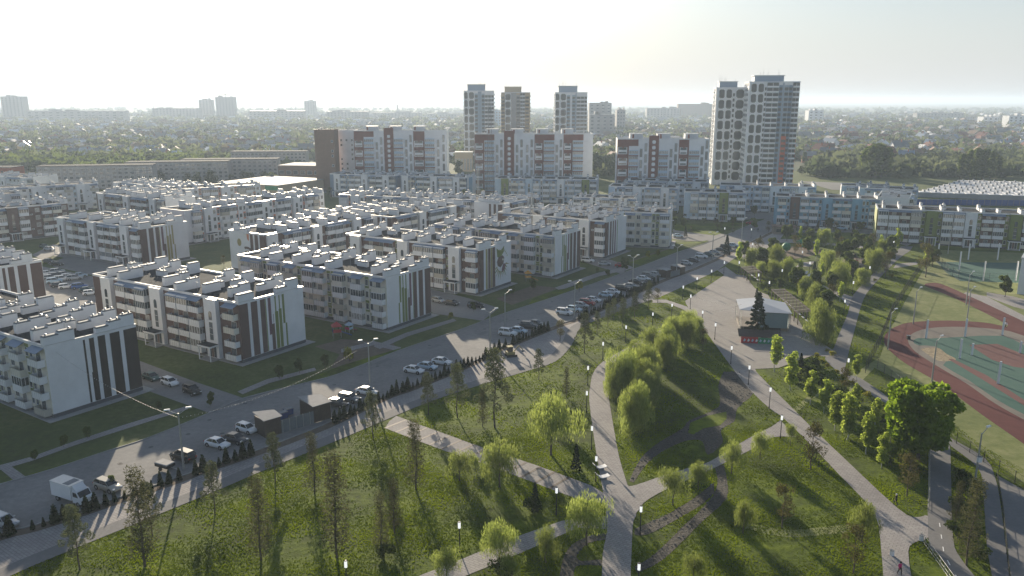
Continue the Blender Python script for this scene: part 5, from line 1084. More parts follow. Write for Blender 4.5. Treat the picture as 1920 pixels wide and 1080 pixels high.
for (x, y, t), lab in zip(bi, bil): tree('birch', 'birch_tree', x, y, t, lab, fat=1.25)
tree('bright', 'maple_tree', 1722, 862, 714, 'big bright green maple left of the wide grey path', fat=1.05); tree('bright', 'maple_tree', 1690, 838, 760, 'lower bright green maple joined to the left side of the big one')
tree('spruce', 'spruce_tree', 1418, 634, 548, 'tall spruce standing in front of the stage roof', fat=1.15)
sp = [(1080, 882, 833), (1003, 955, 905), (1500, 700, 662), (1362, 478, 440), (1457, 492, 470), (1525, 525, 490), (1585, 522, 492), (1285, 444, 424), (1425, 455, 440), (1418, 565, 540)]
spl = ['small dark spruce left of the white benches', 'small dark spruce below the round-headed willow', 'low spruce among the shrubs under the stage', 'thin spruce at the footpath end above the plaza', 'narrow spruce beside the round playground', 'dark spruce beside the two white benches in the inner park', 'dark spruce in front of the dark play area', 'tiny spruce on the corner lawn by the pale blue car', 'tiny spruce on the small triangle lawn', 'low spruce behind the stage']
for (x, y, t), lab in zip(sp, spl): tree('spruce', 'spruce_tree', x, y, t, lab, fat=.9)
ba = [(1466, 990, 905, 'grey leafless tree in the middle of the lower right lawn'), (1520, 880, 790, 'dark leafless tree right at the edge of the wide paved path'), (1700, 930, 850, 'grey leafless tree under the big maple'), (1233, 568, 540, 'small leafless tree at the plaza ramp'), (1735, 520, 455, 'bushy tree beside the fence corner of the meadow'), (1600, 1075, 985, 'dark leafless tree low on the right lawn'), (1490, 480, 440, 'thin tree left of the dark playground'), (1660, 520, 470, 'brown tree beside the upper grey path bend'), (1585, 742, 690, 'dark leafless tree behind the birches'), (1050, 640, 600, 'bare tree above the lamp row'), (1318, 655, 615, 'bare small tree at the plaza corner')]
for x, y, t, lab in ba: tree('bare', 'budding_tree', x, y, t, lab)
rg = random.Random(8)
for i in range(30):
    x, y = [(1448, 470), (1460, 500), (1478, 508), (1495, 545), (1540, 520), (1555, 540), (1572, 535), (1565, 500), (1585, 480), (1530, 480), (1515, 470), (1545, 455), (1575, 468), (1625, 500), (1650, 495), (1668, 488), (1655, 470), (1635, 462), (1610, 462), (1680, 465), (1598, 520), (1615, 530), (1560, 570), (1540, 590), (1575, 560), (1430, 500), (1450, 520), (1420, 480), (1395, 478), (1385, 490)][i]
    tree(('round', 'bigwillow', 'bare', 'round', 'birch')[i % 5], 'park_tree', x, y + 6, 0, ('green tree', 'pale weeping willow', 'brown budding tree', 'green tree', 'slim birch')[i % 5] + ' in the dense inner park planting', group=('green trees', 'pale willows', 'budding trees', 'green trees', 'slim birches')[i % 5] + ' of the inner park planting', H=rg.uniform(5.5, 9), fat=1.0)
for i, (x, y, t) in enumerate([(1700 + 35, 505, 458), (1748, 500, 462), (1884, 557, 515), (1540, 500, 470), (1575, 488, 455), (1600, 475, 446), (1500, 450, 424), (1475, 452, 418), (1520, 455, 425), (1545, 462, 430), (1570, 458, 428), (1605, 452, 430), (1650, 470, 440), (1665, 478, 440), (1628, 480, 445), (1690, 458, 438), (1440, 488, 462), (1590, 500, 470), (1500, 520, 488), (1530, 545, 505), (1462, 545, 520)]):
    tree('round' if i % 3 else 'birch', 'park_tree', x, y, t, 'small %s tree between the plaza and the olive block' % ('slim birch', 'round green', 'broad green')[i % 3], group=('slim birches', 'round green trees', 'broad green trees')[i % 3] + ' before the olive block')
for i in range(22):      # row of dark small trees in front of the parking yards
    x = 1440 + i * 22 + rg.uniform(-6, 6); y = 430 + max(0, (x - 1560)) * .05 + rg.uniform(0, 14)
    tree(('bare', 'spruce', 'round')[i % 3], 'park_tree', x, y, y - rg.uniform(16, 26), 'small %s in the row before the colourful blocks' % ('brown budding tree', 'dark spruce', 'green tree')[i % 3], group=('budding trees', 'small spruces', 'green trees')[i % 3] + ' before the colourful blocks')
for i, (x, y, t) in enumerate([(213, 915, 890), (65, 865, 842), (120, 840, 815), (165, 823, 800), (610, 690, 665), (655, 678, 642), (525, 712, 685), (562, 700, 670), (1086, 548, 520), (960, 555, 535), (1000, 545, 522), (1172, 510, 480), (1215, 485, 466), (1233, 480, 464), (845, 600, 580), (888, 585, 565), (1140, 520, 505), (300, 770, 750), (395, 762, 735), (1120, 512, 500)]):
    yel = i in (5, 8, 12, 13, 14); tree('yshrub' if yel else 'round', 'yard_tree', x, y, t, 'small yellow-green tree on the verge of the street' if yel else 'small dark tree on the verge of the street', group='yellow verge trees' if yel else 'dark verge trees', fat=.9 if not yel else .7)
for i in range(38):      # courtyards
    x, y, t = [(595, 590, 566), (640, 600, 575), (360, 430, 0), (690, 590, 560), (700, 600, 562), (560, 500, 480), (420, 500, 478), (980, 500, 470), (1000, 510, 468), (1018, 512, 470), (980, 440, 420), (870, 380, 352), (620, 375, 350), (1220, 395, 380), (1240, 398, 378), (1120, 380, 365), (1150, 365, 352), (905, 370, 352)][i] if i < 18 else (rg.uniform(1262, 1420), rg.uniform(405, 440), 0)
    if not t: t = y - rg.uniform(12, 24)
    tree('round' if i % 2 else 'bare', 'courtyard_tree', x, y, t, 'small leafy tree growing between the four-storey blocks', group='courtyard trees')
for i in range(34):      # shrubs around the park
    q = [(1500, 690), (1515, 705), (1535, 720), (1482, 700), (1560, 735), (1620, 790), (1600, 760), (1640, 820), (1575, 745), (1530, 690), (1490, 715), (1665, 800), (1430, 545), (1440, 540), (1420, 600), (1430, 632), (1405, 636), (1660, 870), (1440, 520), (940, 1080), (1455, 470), (1462, 485), (1468, 480), (1700, 870), (1715, 890), (1800, 960), (1810, 920), (1795, 1010), (1830, 1050), (1815, 980), (1805, 900), (1822, 1010), (720, 1045), (1000, 960)][i]
    o = tree('shrub', 'shrub', q[0], q[1], 0, 'low dark shrub in the park planting', 'shrub', 'dark park shrubs', H=rg.uniform(1.4, 3.0), fat=1.2)
for i, q in enumerate([(1555, 650), (1550, 660), (1532, 672), (1542, 680), (1552, 690), (1570, 700), (1583, 712), (1598, 722), (1613, 735), (1625, 745), (1648, 765), (1660, 772), (1440, 478), (1448, 490), (1640, 528), (1672, 520), (1560, 668), (1548, 640)]):
    tree('yshrub', 'yellow_shrub', q[0], q[1], 0, 'low yellow shrub in the border along the grey path', 'shrub', 'yellow border shrubs', H=rg.uniform(1.0, 1.8), fat=1.3)
# --- hedge of small conical thujas along the street
HC = offset(SR, -1.0); k = 0
for (x, y, a) in walk([p for p in HC if p[1] > 70], 1.3, .5):
    px, py = P(x, y); 
    if px > 1385 or (478 < px < 622) or (1030 < px < 1082) or (1236 < px < 1300) or px < -60: continue
    k += 1
    if k % 17 == 5 or px > 1300: continue
    o = tree('thuja', 'thuja', int(x * 10), int(y * 10), 0, 'small dark conical thuja in the hedge between the parking strip and the footpath', 'hedge plant', 'thuja hedge', loc=(x + rg.uniform(-.15, .15), y), H=rg.uniform(1.2, 2.9), fat=rg.uniform(.8, 1.25))
# ================================================================ VEHICLES
CARCOL = {'white': (.78, .79, .80), 'silver': (.42, .44, .46), 'black': (.015, .016, .018), 'dark': (.05, .055, .065), 'blue': (.03, .10, .32), 'red': (.35, .02, .02), 'teal': (.04, .10, .10), 'pale': (.45, .58, .68), 'grey': (.18, .19, .20), 'beige': (.45, .42, .36)}
for k, c in CARCOL.items(): M['car_' + k] = mat('car_paint_' + k, c, 0.28, spec=.6, metal=.15 if k not in ('white',) else 0)
SHAPES = {   # x stations with (z sill, z belt, half width) and the cabin outline
 'sedan': dict(L=4.5, hood=.88, belt=.95, boot=.98, cab=[(-1.75, .97), (-1.05, 1.42), (.35, 1.46), (1.15, .95)], w=.88),
 'hatch': dict(L=4.1, hood=.92, belt=.98, boot=1.0, cab=[(-1.95, 1.02), (-1.6, 1.46), (.3, 1.50), (1.1, .98)], w=.87),
 'suv': dict(L=4.6, hood=1.05, belt=1.12, boot=1.12, cab=[(-2.15, 1.15), (-1.85, 1.68), (.35, 1.72), (1.15, 1.12)], w=.93),
 'estate': dict(L=4.6, hood=.92, belt=.98, boot=1.0, cab=[(-2.2, 1.02), (-1.8, 1.46), (.4, 1.48), (1.15, .97)], w=.88)}
def car_proto(shape, col):
    s = SHAPES[shape]; L = s['L']; hw = s['w']; paint = 'car_' + col; root = link('parked_car', None)
    mb = MB(); xs = [(-L / 2, .42, .74, .72), (-L / 2 + .12, .28, s['boot'] - .06, .93), (-L / 2 + .6, .22, s['boot'], 1), (-.9, .2, s['belt'], 1), (.6, .2, s['belt'], 1), (1.2, .2, s['hood'] + .02, 1), (L / 2 - .35, .22, s['hood'] - .12, .97), (L / 2 - .08, .28, s['hood'] - .28, .88), (L / 2, .4, .58, .70)]
    V = []; 
    for (x, z0, z1, k) in xs:
        w = hw * k; V += [(x, -w * .93, z0), (x, -w, z0 + (z1 - z0) * .35), (x, -w * .98, z0 + (z1 - z0) * .75), (x, -w * .86, z1), (x, 0, z1 + .03), (x, w * .86, z1), (x, w * .98, z0 + (z1 - z0) * .75), (x, w, z0 + (z1 - z0) * .35), (x, w * .93, z0)]
    F = []; n = 9
    for i in range(len(xs) - 1):
        for j in range(n - 1): F.append((i * n + j, i * n + j + 1, (i + 1) * n + j + 1, (i + 1) * n + j))
        F.append((i * n + n - 1, i * n, (i + 1) * n, (i + 1) * n + n - 1))
    F.append(tuple(range(n))[::-1]); F.append(tuple(range((len(xs) - 1) * n, len(xs) * n)))
    mb.add(V, [f[::-1] for f in F], paint, True)
    for sx in (-L * .31, L * .32):
        for sy in (-1, 1): mb.tube((sx, sy * (hw - .14), .33), (sx, sy * (hw + .012), .33), .40, m='black', n=14)
    body = mb.build('body', root)
    c = s['cab']; w0, w1 = hw * .86, hw * .70; mb = MB()
    V = [(x, sy * (w0 if i in (0, 3) else w1), z) for sy in (-1, 1) for i, (x, z) in enumerate(c)]
    mb.add(V, [(0, 1, 2, 3), (7, 6, 5, 4), (0, 4, 5, 1), (2, 6, 7, 3)], 'carglass'); mb.build('windows', root)
    mb = MB(); z = c[1][1]
    V = [(c[1][0] - .12, -w1 - .01, z - .05), (c[2][0] + .12, -w1 - .01, c[2][1] - .05), (c[2][0] + .12, w1 + .01, c[2][1] - .05), (c[1][0] - .12, w1 + .01, z - .05), (c[1][0], -w1 * .9, z + .03), (c[2][0], -w1 * .9, c[2][1] + .03), (c[2][0], w1 * .9, c[2][1] + .03), (c[1][0], w1 * .9, z + .03)]
    mb.add(V, [(4, 5, 6, 7), (0, 1, 5, 4), (1, 2, 6, 5), (2, 3, 7, 6), (3, 0, 4, 7)], paint)
    for sy in (-1, 1):
        for (a, b) in ((0, 1), (3, 2)): mb.tube((c[a][0], sy * w0, c[a][1]), (c[b][0], sy * w1, c[b][1]), .045, m=paint, n=4)
        mx = (c[1][0] + c[2][0]) / 2; mb.tube((mx, sy * (w0 - .0), c[0][1] - .03), (mx, sy * w1, z), .045, m=paint, n=4)
        mb.box(c[3][0] - .35, sy * (hw + .09) - .09, s['belt'], c[3][0] - .15, sy * (hw + .09) + .09, s['belt'] + .13, paint)
    mb.build('roof', root)
    for sx in (-L * .31, L * .32):
        for sy in (-1, 1):
            q = MB(); q.tube((sx, sy * (hw - .2), .32), (sx, sy * (hw + .02), .32), .32, m='tyre', n=16); wh = q.build('wheel', root)
            q = MB(); q.tube((sx, sy * (hw + .02), .32), (sx, sy * (hw + .03), .32), .20, m='chrome', n=10); q.build('rim', wh)
    for sy in (-1, 1):
        q = MB(); q.box(L / 2 - .28, sy * .62 - .18, .60, L / 2 - .02, sy * .62 + .16, .76, 'head'); q.build('headlight', root)
        q = MB(); q.box(-L / 2 - .01, sy * .62 - .17, .70, -L / 2 + .18, sy * .62 + .17, .88, 'tail'); q.build('tail_light', root)
    return root
CP = {}
def car(px, py, az, shape, col, label, group=None, loc=None):
    k = (shape, col)
    if k not in CP: CP[k] = car_proto(shape, col); o = CP[k]
    else: o = copy_tree(CP[k])
    x, y = loc or G(px, py); zz = 0.1; o.location = (x, y, zz); o.rotation_euler = (0, 0, R(90 - az)); o['label'] = label; o['category'] = 'car'
    if 'group' in o.keys(): del o['group']
    if group: o['group'] = group
    return o
car(8, 985, 117, 'estate', 'silver', 'dark silver car cut by the left edge, parked nose to the thujas')
car(203, 918, 118, 'estate', 'beige', 'beige estate car right beside the white box truck')
car(344, 862, 300, 'suv', 'black', 'black off-road car with a trailer beside the street lamp pole')
car(408, 838, 117, 'sedan', 'white', 'white saloon nearest the black off-road car')
car(441, 829, 117, 'sedan', 'dark', 'dark saloon between the white saloon and the small white hatchback')
car(463, 810, 122, 'hatch', 'white', 'small white hatchback left of the dark bin shelter')
car(632, 762, 117, 'sedan', 'black', 'black saloon just right of the bin shelter')
car(655, 752, 117, 'estate', 'grey', 'grey estate second from the bin shelter')
car(688, 740, 117, 'sedan', 'white', 'white saloon at the foot of the double street lamp')
car(776, 699, 115, 'sedan', 'white', 'white car leftmost of the trio on the street', 'x'); car(801, 692, 115, 'sedan', 'pale', 'pale blue-white car in the middle of the trio on the street', 'x'); car(828, 683, 115, 'sedan', 'white', 'white saloon rightmost of the trio on the street', 'x')
for o in [o for o in C.objects if o.get('group') == 'x']: o['group'] = 'trio of cars on the street'
car(952, 629, 115, 'suv', 'white', 'white off-road car left of the pole, first of four'); car(972, 624, 115, 'sedan', 'pale', 'pale blue saloon beside the white off-road car'); car(992, 616, 115, 'suv', 'dark', 'dark car third of the four near the hedge tip'); car(1005, 611, 115, 'sedan', 'grey', 'grey car last of the four near the hedge tip')
seq = [(1058, 590, 'suv', 'white', 'white off-road car at the start of the long parking row'), (1077, 584, 'hatch', 'pale', 'pale hatchback second in the long parking row'), (1090, 577, 'hatch', 'silver', 'silver hatchback third in the long parking row'), (1101, 572, 'suv', 'red', 'dark red car fourth in the long parking row'), (1112, 566, 'sedan', 'white', 'white saloon fifth in the long parking row'),
       (1136, 557, 'sedan', 'pale', 'pale car alone after the first gap of the long row'), (1149, 551, 'sedan', 'white', 'white car beside the pale one after the first gap'), (1168, 545, 'suv', 'black', 'black off-road car in the middle of the long row'), (1183, 540, 'sedan', 'silver', 'silver saloon right of the black off-road car'), (1193, 532, 'sedan', 'black', 'black saloon with a white neighbour before the upper bins'), (1206, 526, 'sedan', 'white', 'white saloon between the black one and the grey one near the upper bins'), (1216, 521, 'suv', 'grey', 'grey off-road car near the upper bins'), (1228, 518, 'sedan', 'silver', 'silver car second from the upper bins'), (1239, 514, 'sedan', 'dark', 'dark car touching the upper bins'),
       (1287, 497, 'hatch', 'silver', 'silver hatchback right behind the upper bins'), (1300, 491, 'sedan', 'dark', 'dark saloon second behind the upper bins'), (1315, 484, 'suv', 'white', 'white off-road car third behind the upper bins'), (1328, 480, 'sedan', 'teal', 'dark teal saloon fourth behind the upper bins'), (1339, 476, 'sedan', 'silver', 'silver saloon fifth behind the upper bins'), (1350, 472, 'sedan', 'black', 'black saloon sixth behind the upper bins'), (1361, 467, 'suv', 'black', 'black off-road car next to last of the street row'), (1374, 463, 'sedan', 'pale', 'pale saloon at the far end of the street row')]
for x, y, sh, c, lab in seq: car(x, y, 118, sh, c, lab)
for x, y, az, sh, c, lab in [(284, 712, 125, 'sedan', 'teal', 'dark green car behind the black striped gable'), (319, 722, 125, 'hatch', 'white', 'white hatchback in the driveway between the two front blocks'), (360, 738, 130, 'suv', 'black', 'black car nose to tail with the white hatchback in the driveway'),
    (822, 567, 130, 'hatch', 'silver', 'silver hatchback in the driveway under the mural block entrance'), (847, 572, 120, 'sedan', 'dark', 'dark car beside the silver hatchback at the mural block'), (892, 577, 95, 'suv', 'black', 'black car leaving the driveway below the mural block'), (1102, 492, 110, 'suv', 'white', 'white car between two cream blocks'), (1133, 498, 95, 'sedan', 'silver', 'long silver saloon in the third driveway'), (1165, 501, 100, 'sedan', 'red', 'dark red saloon in the third driveway'),
    (1271, 445, 95, 'sedan', 'pale', 'pale blue saloon beside the corner lawn'), (1408, 421, 100, 'sedan', 'red', 'dark red car crossing the far junction'), (1514, 437, 30, 'hatch', 'white', 'white hatchback seen from behind by the inner park trees'), (93, 470, 110, 'sedan', 'silver', 'silver car on the far left courtyard lane'), (83, 465, 120, 'sedan', 'teal', 'teal car on the far left courtyard lane'), (92, 493, 110, 'sedan', 'dark', 'dark car by the sunlit strip of grass at left'), (108, 498, 110, 'sedan', 'black', 'black car right of the dark one at the sunlit strip')]: car(x, y, az, sh, c, lab)
rg = random.Random(12); cols = ['white', 'silver', 'pale', 'dark', 'white', 'silver', 'grey', 'blue']
for i, (x, y) in enumerate([(88, 516), (94, 524), (102, 531), (110, 538), (124, 541), (108, 513), (118, 518), (128, 522), (140, 525), (150, 520), (104, 520), (116, 527)]):
    car(x, y, 60, ('sedan', 'hatch', 'suv')[i % 3], cols[i % 7], cols[i % 7] + ' ' + ('saloon', 'hatchback', 'off-road car')[i % 3] + ' in the ' + ('left', 'left', 'left', 'left', 'right', 'left', 'middle', 'middle', 'right', 'right', 'left', 'middle')[i] + ' part of the crowded left parking yard', 'cars in the crowded left parking yard')
car(150, 541, 65, 'suv', 'blue', 'bright blue off-road car in the left parking yard'); car(163, 547, 65, 'sedan', 'teal', 'teal saloon right of the bright blue car in the left yard'); car(170, 553, 65, 'hatch', 'white', 'white hatchback nearest the front block in the left yard')
for i, x in enumerate([1495, 1508, 1530, 1540, 1556, 1579, 1600]): car(x, 421 + (i % 2) * 10, 100 + 5 * i, ('sedan', 'suv')[i % 2], ['silver', 'dark', 'white', 'white', 'grey', 'pale', 'silver'][i], 'car on the lane in front of the sky blue block', 'cars before the sky blue block')
for i in range(12): car(1628 + i * 24, 424 + i * 2.9 + (i % 3) * 3, 112, ('sedan', 'hatch', 'suv')[i % 3], cols[i % 8], 'car on the shaded lane in front of the olive green block', 'cars before the olive block')
for i in range(5): car(545 + i * 14, 352 + i, 95, 'sedan', cols[i], 'tiny car on the forecourt by the store', 'cars on the store forecourt')
# --- white box truck
x, y = G(138, 940); t = thing('box_truck', 'white box truck with patched roof parked across the strip at lower left', 'truck', (x, y, .1), R(90 - 116))
mb = MB(); mb.box(-3.1, -1.05, .75, 1.15, 1.05, 2.85, 'white2'); mb.build('cargo_box', t)
mb = MB(); mb.box(-3.15, -1.1, 2.85, 1.2, 1.1, 2.90, 'coping'); mb.box(-.6, -.9, 2.90, .6, .9, 2.92, 'cap'); mb.build('box_roof', t)
mb = MB(); mb.xz([(1.3, .5), (3.0, .5), (3.05, 1.15), (2.75, 1.35), (2.25, 2.15), (1.3, 2.2)], -.98, .98, 'white2'); mb.xz([(1.2, 2.2), (2.2, 2.2), (1.3, 2.85), (1.2, 2.85)], -.8, .8, 'white2'); mb.build('cab', t)
mb = MB(); mb.add([(2.27, -.85, 2.1), (2.27, .85, 2.1), (2.76, .85, 1.4), (2.76, -.85, 1.4)], [(0, 1, 2, 3)][::-1], 'carglass')
for sy in (-.985, .985): mb.xz([(1.5, 1.4), (2.55, 1.4), (2.2, 2.05), (1.5, 2.05)], sy - .01, sy + .01, 'carglass')
mb.v = [(a + .02 if abs(b) < .9 else a, b, c + .01) for a, b, c in mb.v]; mb.build('windows', t)
mb = MB(); mb.box(-3.0, -.5, .5, 3.0, .5, .75, 'black'); mb.build('chassis', t)
for sx in (-2.0, 2.35):
    for sy in (-1, 1): mb = MB(); mb.tube((sx, sy * .72, .38), (sx, sy * .98, .38), .38, m='tyre', n=14); mb.tube((sx, sy * .98, .38), (sx, sy * .99, .38), .2, m='chrome', n=10); mb.build('wheel', t)
for sy in (-1, 1): mb = MB(); mb.box(3.0, sy * .7 - .15, .7, 3.07, sy * .7 + .15, .9, 'head'); mb.build('headlight', t)
# --- trailer behind the off-road car
x, y = G(311, 880); t = thing('car_trailer', 'small flat trailer with a white cover left of the black off-road car', 'trailer', (x, y, .1), R(90 - 116)); mb = MB(); mb.box(-1.4, -.8, .5, 1.2, .8, 1.0, 'black'); mb.build('tub', t); mb = MB(); mb.box(-1.45, -.85, 1.0, 1.25, .85, 1.12, 'conc', taper=.1); mb.build('cover', t)
for sy in (-1, 1): mb = MB(); mb.tube((-.1, sy * .82, .32), (-.1, sy * 1.0, .32), .32, m='tyre', n=12); mb.build('wheel', t)
mb = MB(); mb.tube((1.2, .0, .5), (2.6, 0, .45), .05, m='steel', n=5); mb.build('drawbar', t)
# --- yellow mini digger / kiosk on the soil wedge
x, y = G(958, 668); t = thing('mini_digger', 'small yellow digger on the bare soil by the thuja hedge', 'digger', (x, y, .02), R(20)); mb = MB(); mb.box(-1.2, -.9, 0, 1.2, -.55, .5, 'black'); mb.box(-1.2, .55, 0, 1.2, .9, .5, 'black'); mb.build('track_belt', t); mb = MB(); mb.box(-1.1, -.75, .55, .7, .75, 1.2, 'olive'); mb.box(-.9, -.6, 2.2, .4, .6, 2.35, 'olive'); mb.build('body', t)
mb = MB(); mb.box(-.8, -.55, 1.2, .3, .55, 2.2, 'carglass'); mb.build('cab', t); mb = MB(); mb.tube((.6, 0, .9), (1.9, 0, 2.3), .12, m='olive'); mb.tube((1.9, 0, 2.3), (2.8, 0, 1.2), .1, m='olive'); mb.box(2.6, -.3, .7, 3.0, .3, 1.2, 'cap'); mb.build('boom', t)

# ================================================================ LAMPS AND POLES
def park_lamp():
    r = link('park_lamp', None); mb = MB(); mb.tube((0, 0, 0), (0, 0, 3.35), .075, .06, 'black', 8); mb.tube((0, 0, 0), (0, 0, .4), .11, m='black', n=8); mb.build('post', r)
    mb = MB(); mb.tube((0, 0, 3.3), (0, 0, 4.1), .17, m='lampglow', n=10); mb.build('lamp_shade', r); mb = MB(); mb.tube((0, 0, 4.1), (0, 0, 4.16), .18, m='black', n=10); mb.build('cap', r); return r
pl = park_lamp()
lamps = [(1109, 843), (1099.5, 773), (1117, 903), (1043, 966), (1200, 1003), (862, 1035), (651, 1112), (1196, 1117), (1463, 822), (1442, 766), (1403, 722), (1370, 683), (1340, 637), (1316, 612), (1294, 580), (1306, 545), (1333, 530), (1357, 513), (1385, 513), (1130, 675), (1173, 642), (1223, 616), (1259, 598), (1102, 723), (1588, 708), (1561, 641), (1582, 590), (1598, 553), (1522, 533), (1629, 523), (1503, 492), (1517, 514), (1466, 506), (1465, 529), (1441, 553), (1421, 538), (1434, 489), (1674, 472), (1410, 476), (1408, 447), (1358, 445), (1280, 562)]
for i, (px, py) in enumerate(lamps):
    x, y = G(px, py); near = {0: 'left of the main path just above the recliners', 1: 'left of the main path curve, beside the biggest willow', 2: 'beside the white recliners', 3: 'at the right end of the lower lawn', 4: 'below the fork on the right of the main path', 5: 'on the lower lawn above the bottom edge', 6: 'cut by the bottom edge on the lower lawn', 7: 'cut by the bottom edge beside the main path', 8: 'in the paved triangle of the junction', 9: 'left of the wide path above the triangle', 10: 'left of the wide path, by the stone bed top', 11: 'left of the wide path opposite the stage', 14: 'at the left corner of the plaza'}.get(i)
    o = place(pl, USED, (x, y, .02), 0, 'black park lamp with white cylinder, ' + near if near else 'slim black park lamp with a white cylinder on top', 'park lamp', None if near else 'park lamps along the paths')
    if not near: o['group'] = 'park lamps along the paths'
def street_lamp(H, double=True):
    r = link('street_lamp', None); mb = MB(); mb.tube((0, 0, 0), (0, 0, H), .17, .10, 'steel', 8); mb.build('pole', r)
    for s in ((-1, 1) if double else (1,)):
        mb = MB(); mb.tube((0, 0, H - .2), (s * 1.5, 0, H + .75), .05, m='steel', n=6); mb.build('arm', r)
        mb = MB(); mb.box(s * 1.5 - .45, -.17, H + .68, s * 1.5 + .45, .17, H + .86, 'opal', taper=.05); mb.build('lamp_head', r)
    return r
s2, s1 = street_lamp(9.2), street_lamp(8.6, False)
for px, py, lab in [(345, 882, 'tall double street lamp by the black off-road car'), (694, 729, 'tall double street lamp by the white saloon'), (919, 660, 'tall street lamp pole rising behind the digger'), (1077, 597, 'double street lamp where the footpath meets the street'), (1186, 540, 'street lamp among the cars of the long row'), (1268, 517, 'street lamp at the upper bins'), (1335, 488, 'street lamp near the end of the long row'), (1390, 456, 'street lamp with wide arms at the far junction'), (1253, 462, 'street lamp beside the last cream block')]:
    x, y = G(px, py); place(s2, USED, (x, y, .1), R(20), lab, 'street lamp')
for px, py, lab in [(947, 614, 'thin dark pole behind the four cars'), (1664, 656, 'slim lamp leaning over the fence by the grey path'), (1826, 917, 'lamp post with a white box between the two grey paths'), (1777, 477, 'slim lamp between the playing field and the olive block'), (1712, 608, 'slim grey net post on the meadow'), (1812, 607, 'slim post above the curved track'), (1811, 573, 'slim post between meadow and straight track'), (1747, 716, 'slim post on the outer edge of the track')]:
    x, y = G(px, py); place(s1, USED, (x, y, .1), R(30), lab, 'lamp post')
x, y = G(1826, 917); t = thing('junction_box', 'small white box fixed to the lamp post between the grey paths', 'box', (x, y - .3, 4.4)); mb = MB(); mb.box(-.28, -.2, 0, .28, .2, .8, 'white2'); mb.build('housing', t); mb = MB(); mb.box(-.3, -.22, .8, .3, .22, .86, 'cap'); mb.build('lid', t)
def wpost(H): r = link('white_post', None); mb = MB(); mb.box(-.16, -.16, 0, .16, .16, H, 'white2'); mb.build('shaft', r); mb = MB(); mb.box(-.24, -.24, 0.02, .24, .24, .15, 'conc'); mb.build('base', r); return r
wp = wpost(6.0)
for i, (px, py, tp) in enumerate([(1736, 635, 600), (1809, 632, 598), (1879, 629, 596), (1799, 672.5, 636), (1822, 666, 644), (1912, 662, 640), (1871, 720, 678), (1757, 492, 457), (1815, 488, 457), (1870, 488, 456), (1798, 507, 472), (1843, 527, 490), (1904, 527, 490)]):
    x, y = G(px, py); h = ht(px, py, tp); o = place(wp, USED, (x, y, .04), R(30), 'tall square white post standing on the sports courts', 'post', 'white posts of the sports courts', (1, 1, h / 6.0))
# fences
def fence(label, pts, H, post, step, m='black', wires=(0.1, .5, .95), name='mesh_fence'):
    L = [G(*p) for p in pts]; o0 = L[0]; root = thing(name, label, 'fence', (o0[0], o0[1], 0)); mb = MB()
    for k, (x, y, a) in enumerate(walk(L, step)):
        q = MB(); q.tube((x - o0[0], y - o0[1], 0), (x - o0[0], y - o0[1], H), post, m=m, n=5)
        if k < 90: q.build('post', root)
    for a, b in zip(L, L[1:]):
        for w in wires: mb.tube((a[0] - o0[0], a[1] - o0[1], H * w), (b[0] - o0[0], b[1] - o0[1], H * w), .022, m=m, n=4)
        n = int(math.hypot(b[0] - a[0], b[1] - a[1]) / .33)
        for k in range(n): t = k / n; x, y = a[0] + (b[0] - a[0]) * t - o0[0], a[1] + (b[1] - a[1]) * t - o0[1]; mb.tube((x, y, .1), (x, y, H * .95), .007, m=m, n=3, cap=False)
    mb.build('mesh_panel', root); return root
fence('dark mesh fence between the grey path lawn and the sports meadow', [(1735, 492), (1700, 545), (1672, 590), (1648, 650), (1622, 700)], 3.0, .06, 4.0, 'black')
fence('sagging mesh fence along the outside of the red track', [(1645, 690), (1700, 735), (1742, 782), (1790, 830), (1845, 868), (1930, 925)], 2.0, .05, 3.5)
fence('white railing beside the grassy corner at the lower right', [(1727, 1012), (1740, 1030), (1763, 1062), (1790, 1100)], 1.1, .05, 1.2, 'steel', (.1, .5, 1.0), 'railing')
fence('green-edged mesh fence on the left of the wide grey path', [(1741, 855), (1740, 960)], 2.2, .05, 2.2, 'steel', (.1, .95))
fence('mesh fence around the far ball court', [(1756, 491), (1775, 512), (1800, 527), (1905, 531)], 3.0, .05, 5, 'black')
fence('low dark railing at the bottom right kerb', [(1868, 893), (1878, 953), (1892, 1090)], 1.0, .04, 2.0, 'black', (.5, 1.0), 'railing')
# string lights
def garland(label, p0, p1, sag, step=.7):
    a, b = Vector(p0), Vector(p1); n = int((b - a).length / step); root = thing('string_lights', label, 'string lights', tuple(a)); pts = [(a.lerp(b, i / n) - Vector((0, 0, sag * 4 * (i / n) * (1 - i / n)))) - a for i in range(n + 1)]
    mb = MB(); mb.path([tuple(p) for p in pts[::3]] + [tuple(pts[-1])], .012, 'black', 3); mb.build('cable', root); mb = MB()
    for p in pts[1:-1]: mb.tube(tuple(p), (p[0], p[1], p[2] - .10), .04, .02, 'opal', 5)
    mb.build('bulb', root)
x, y = G(345, 882); L1p = (x, y, 8.6); x, y = G(694, 729); L3p = (x, y, 8.8); x, y = G(98, 655, 12.2); garland('string of small white bulbs from the white gable to the first double street lamp', (x, y, 12.2), L1p, 1.2)
garland('string of small white bulbs over the street between the two double street lamps', L1p, (L3p[0] - 2, L3p[1] - 1, 8.2), 1.8)
x, y = G(1316, 612); x2, y2 = G(1387, 617); garland('string of white bulbs from a plaza lamp to the stage roof', (x, y, 4.0), (x2, y2, 6.3), .7)
x, y = G(1294, 580); garland('second string of white bulbs across the plaza to the stage roof', (x, y, 4.0), (x2, y2, 6.35), .9)

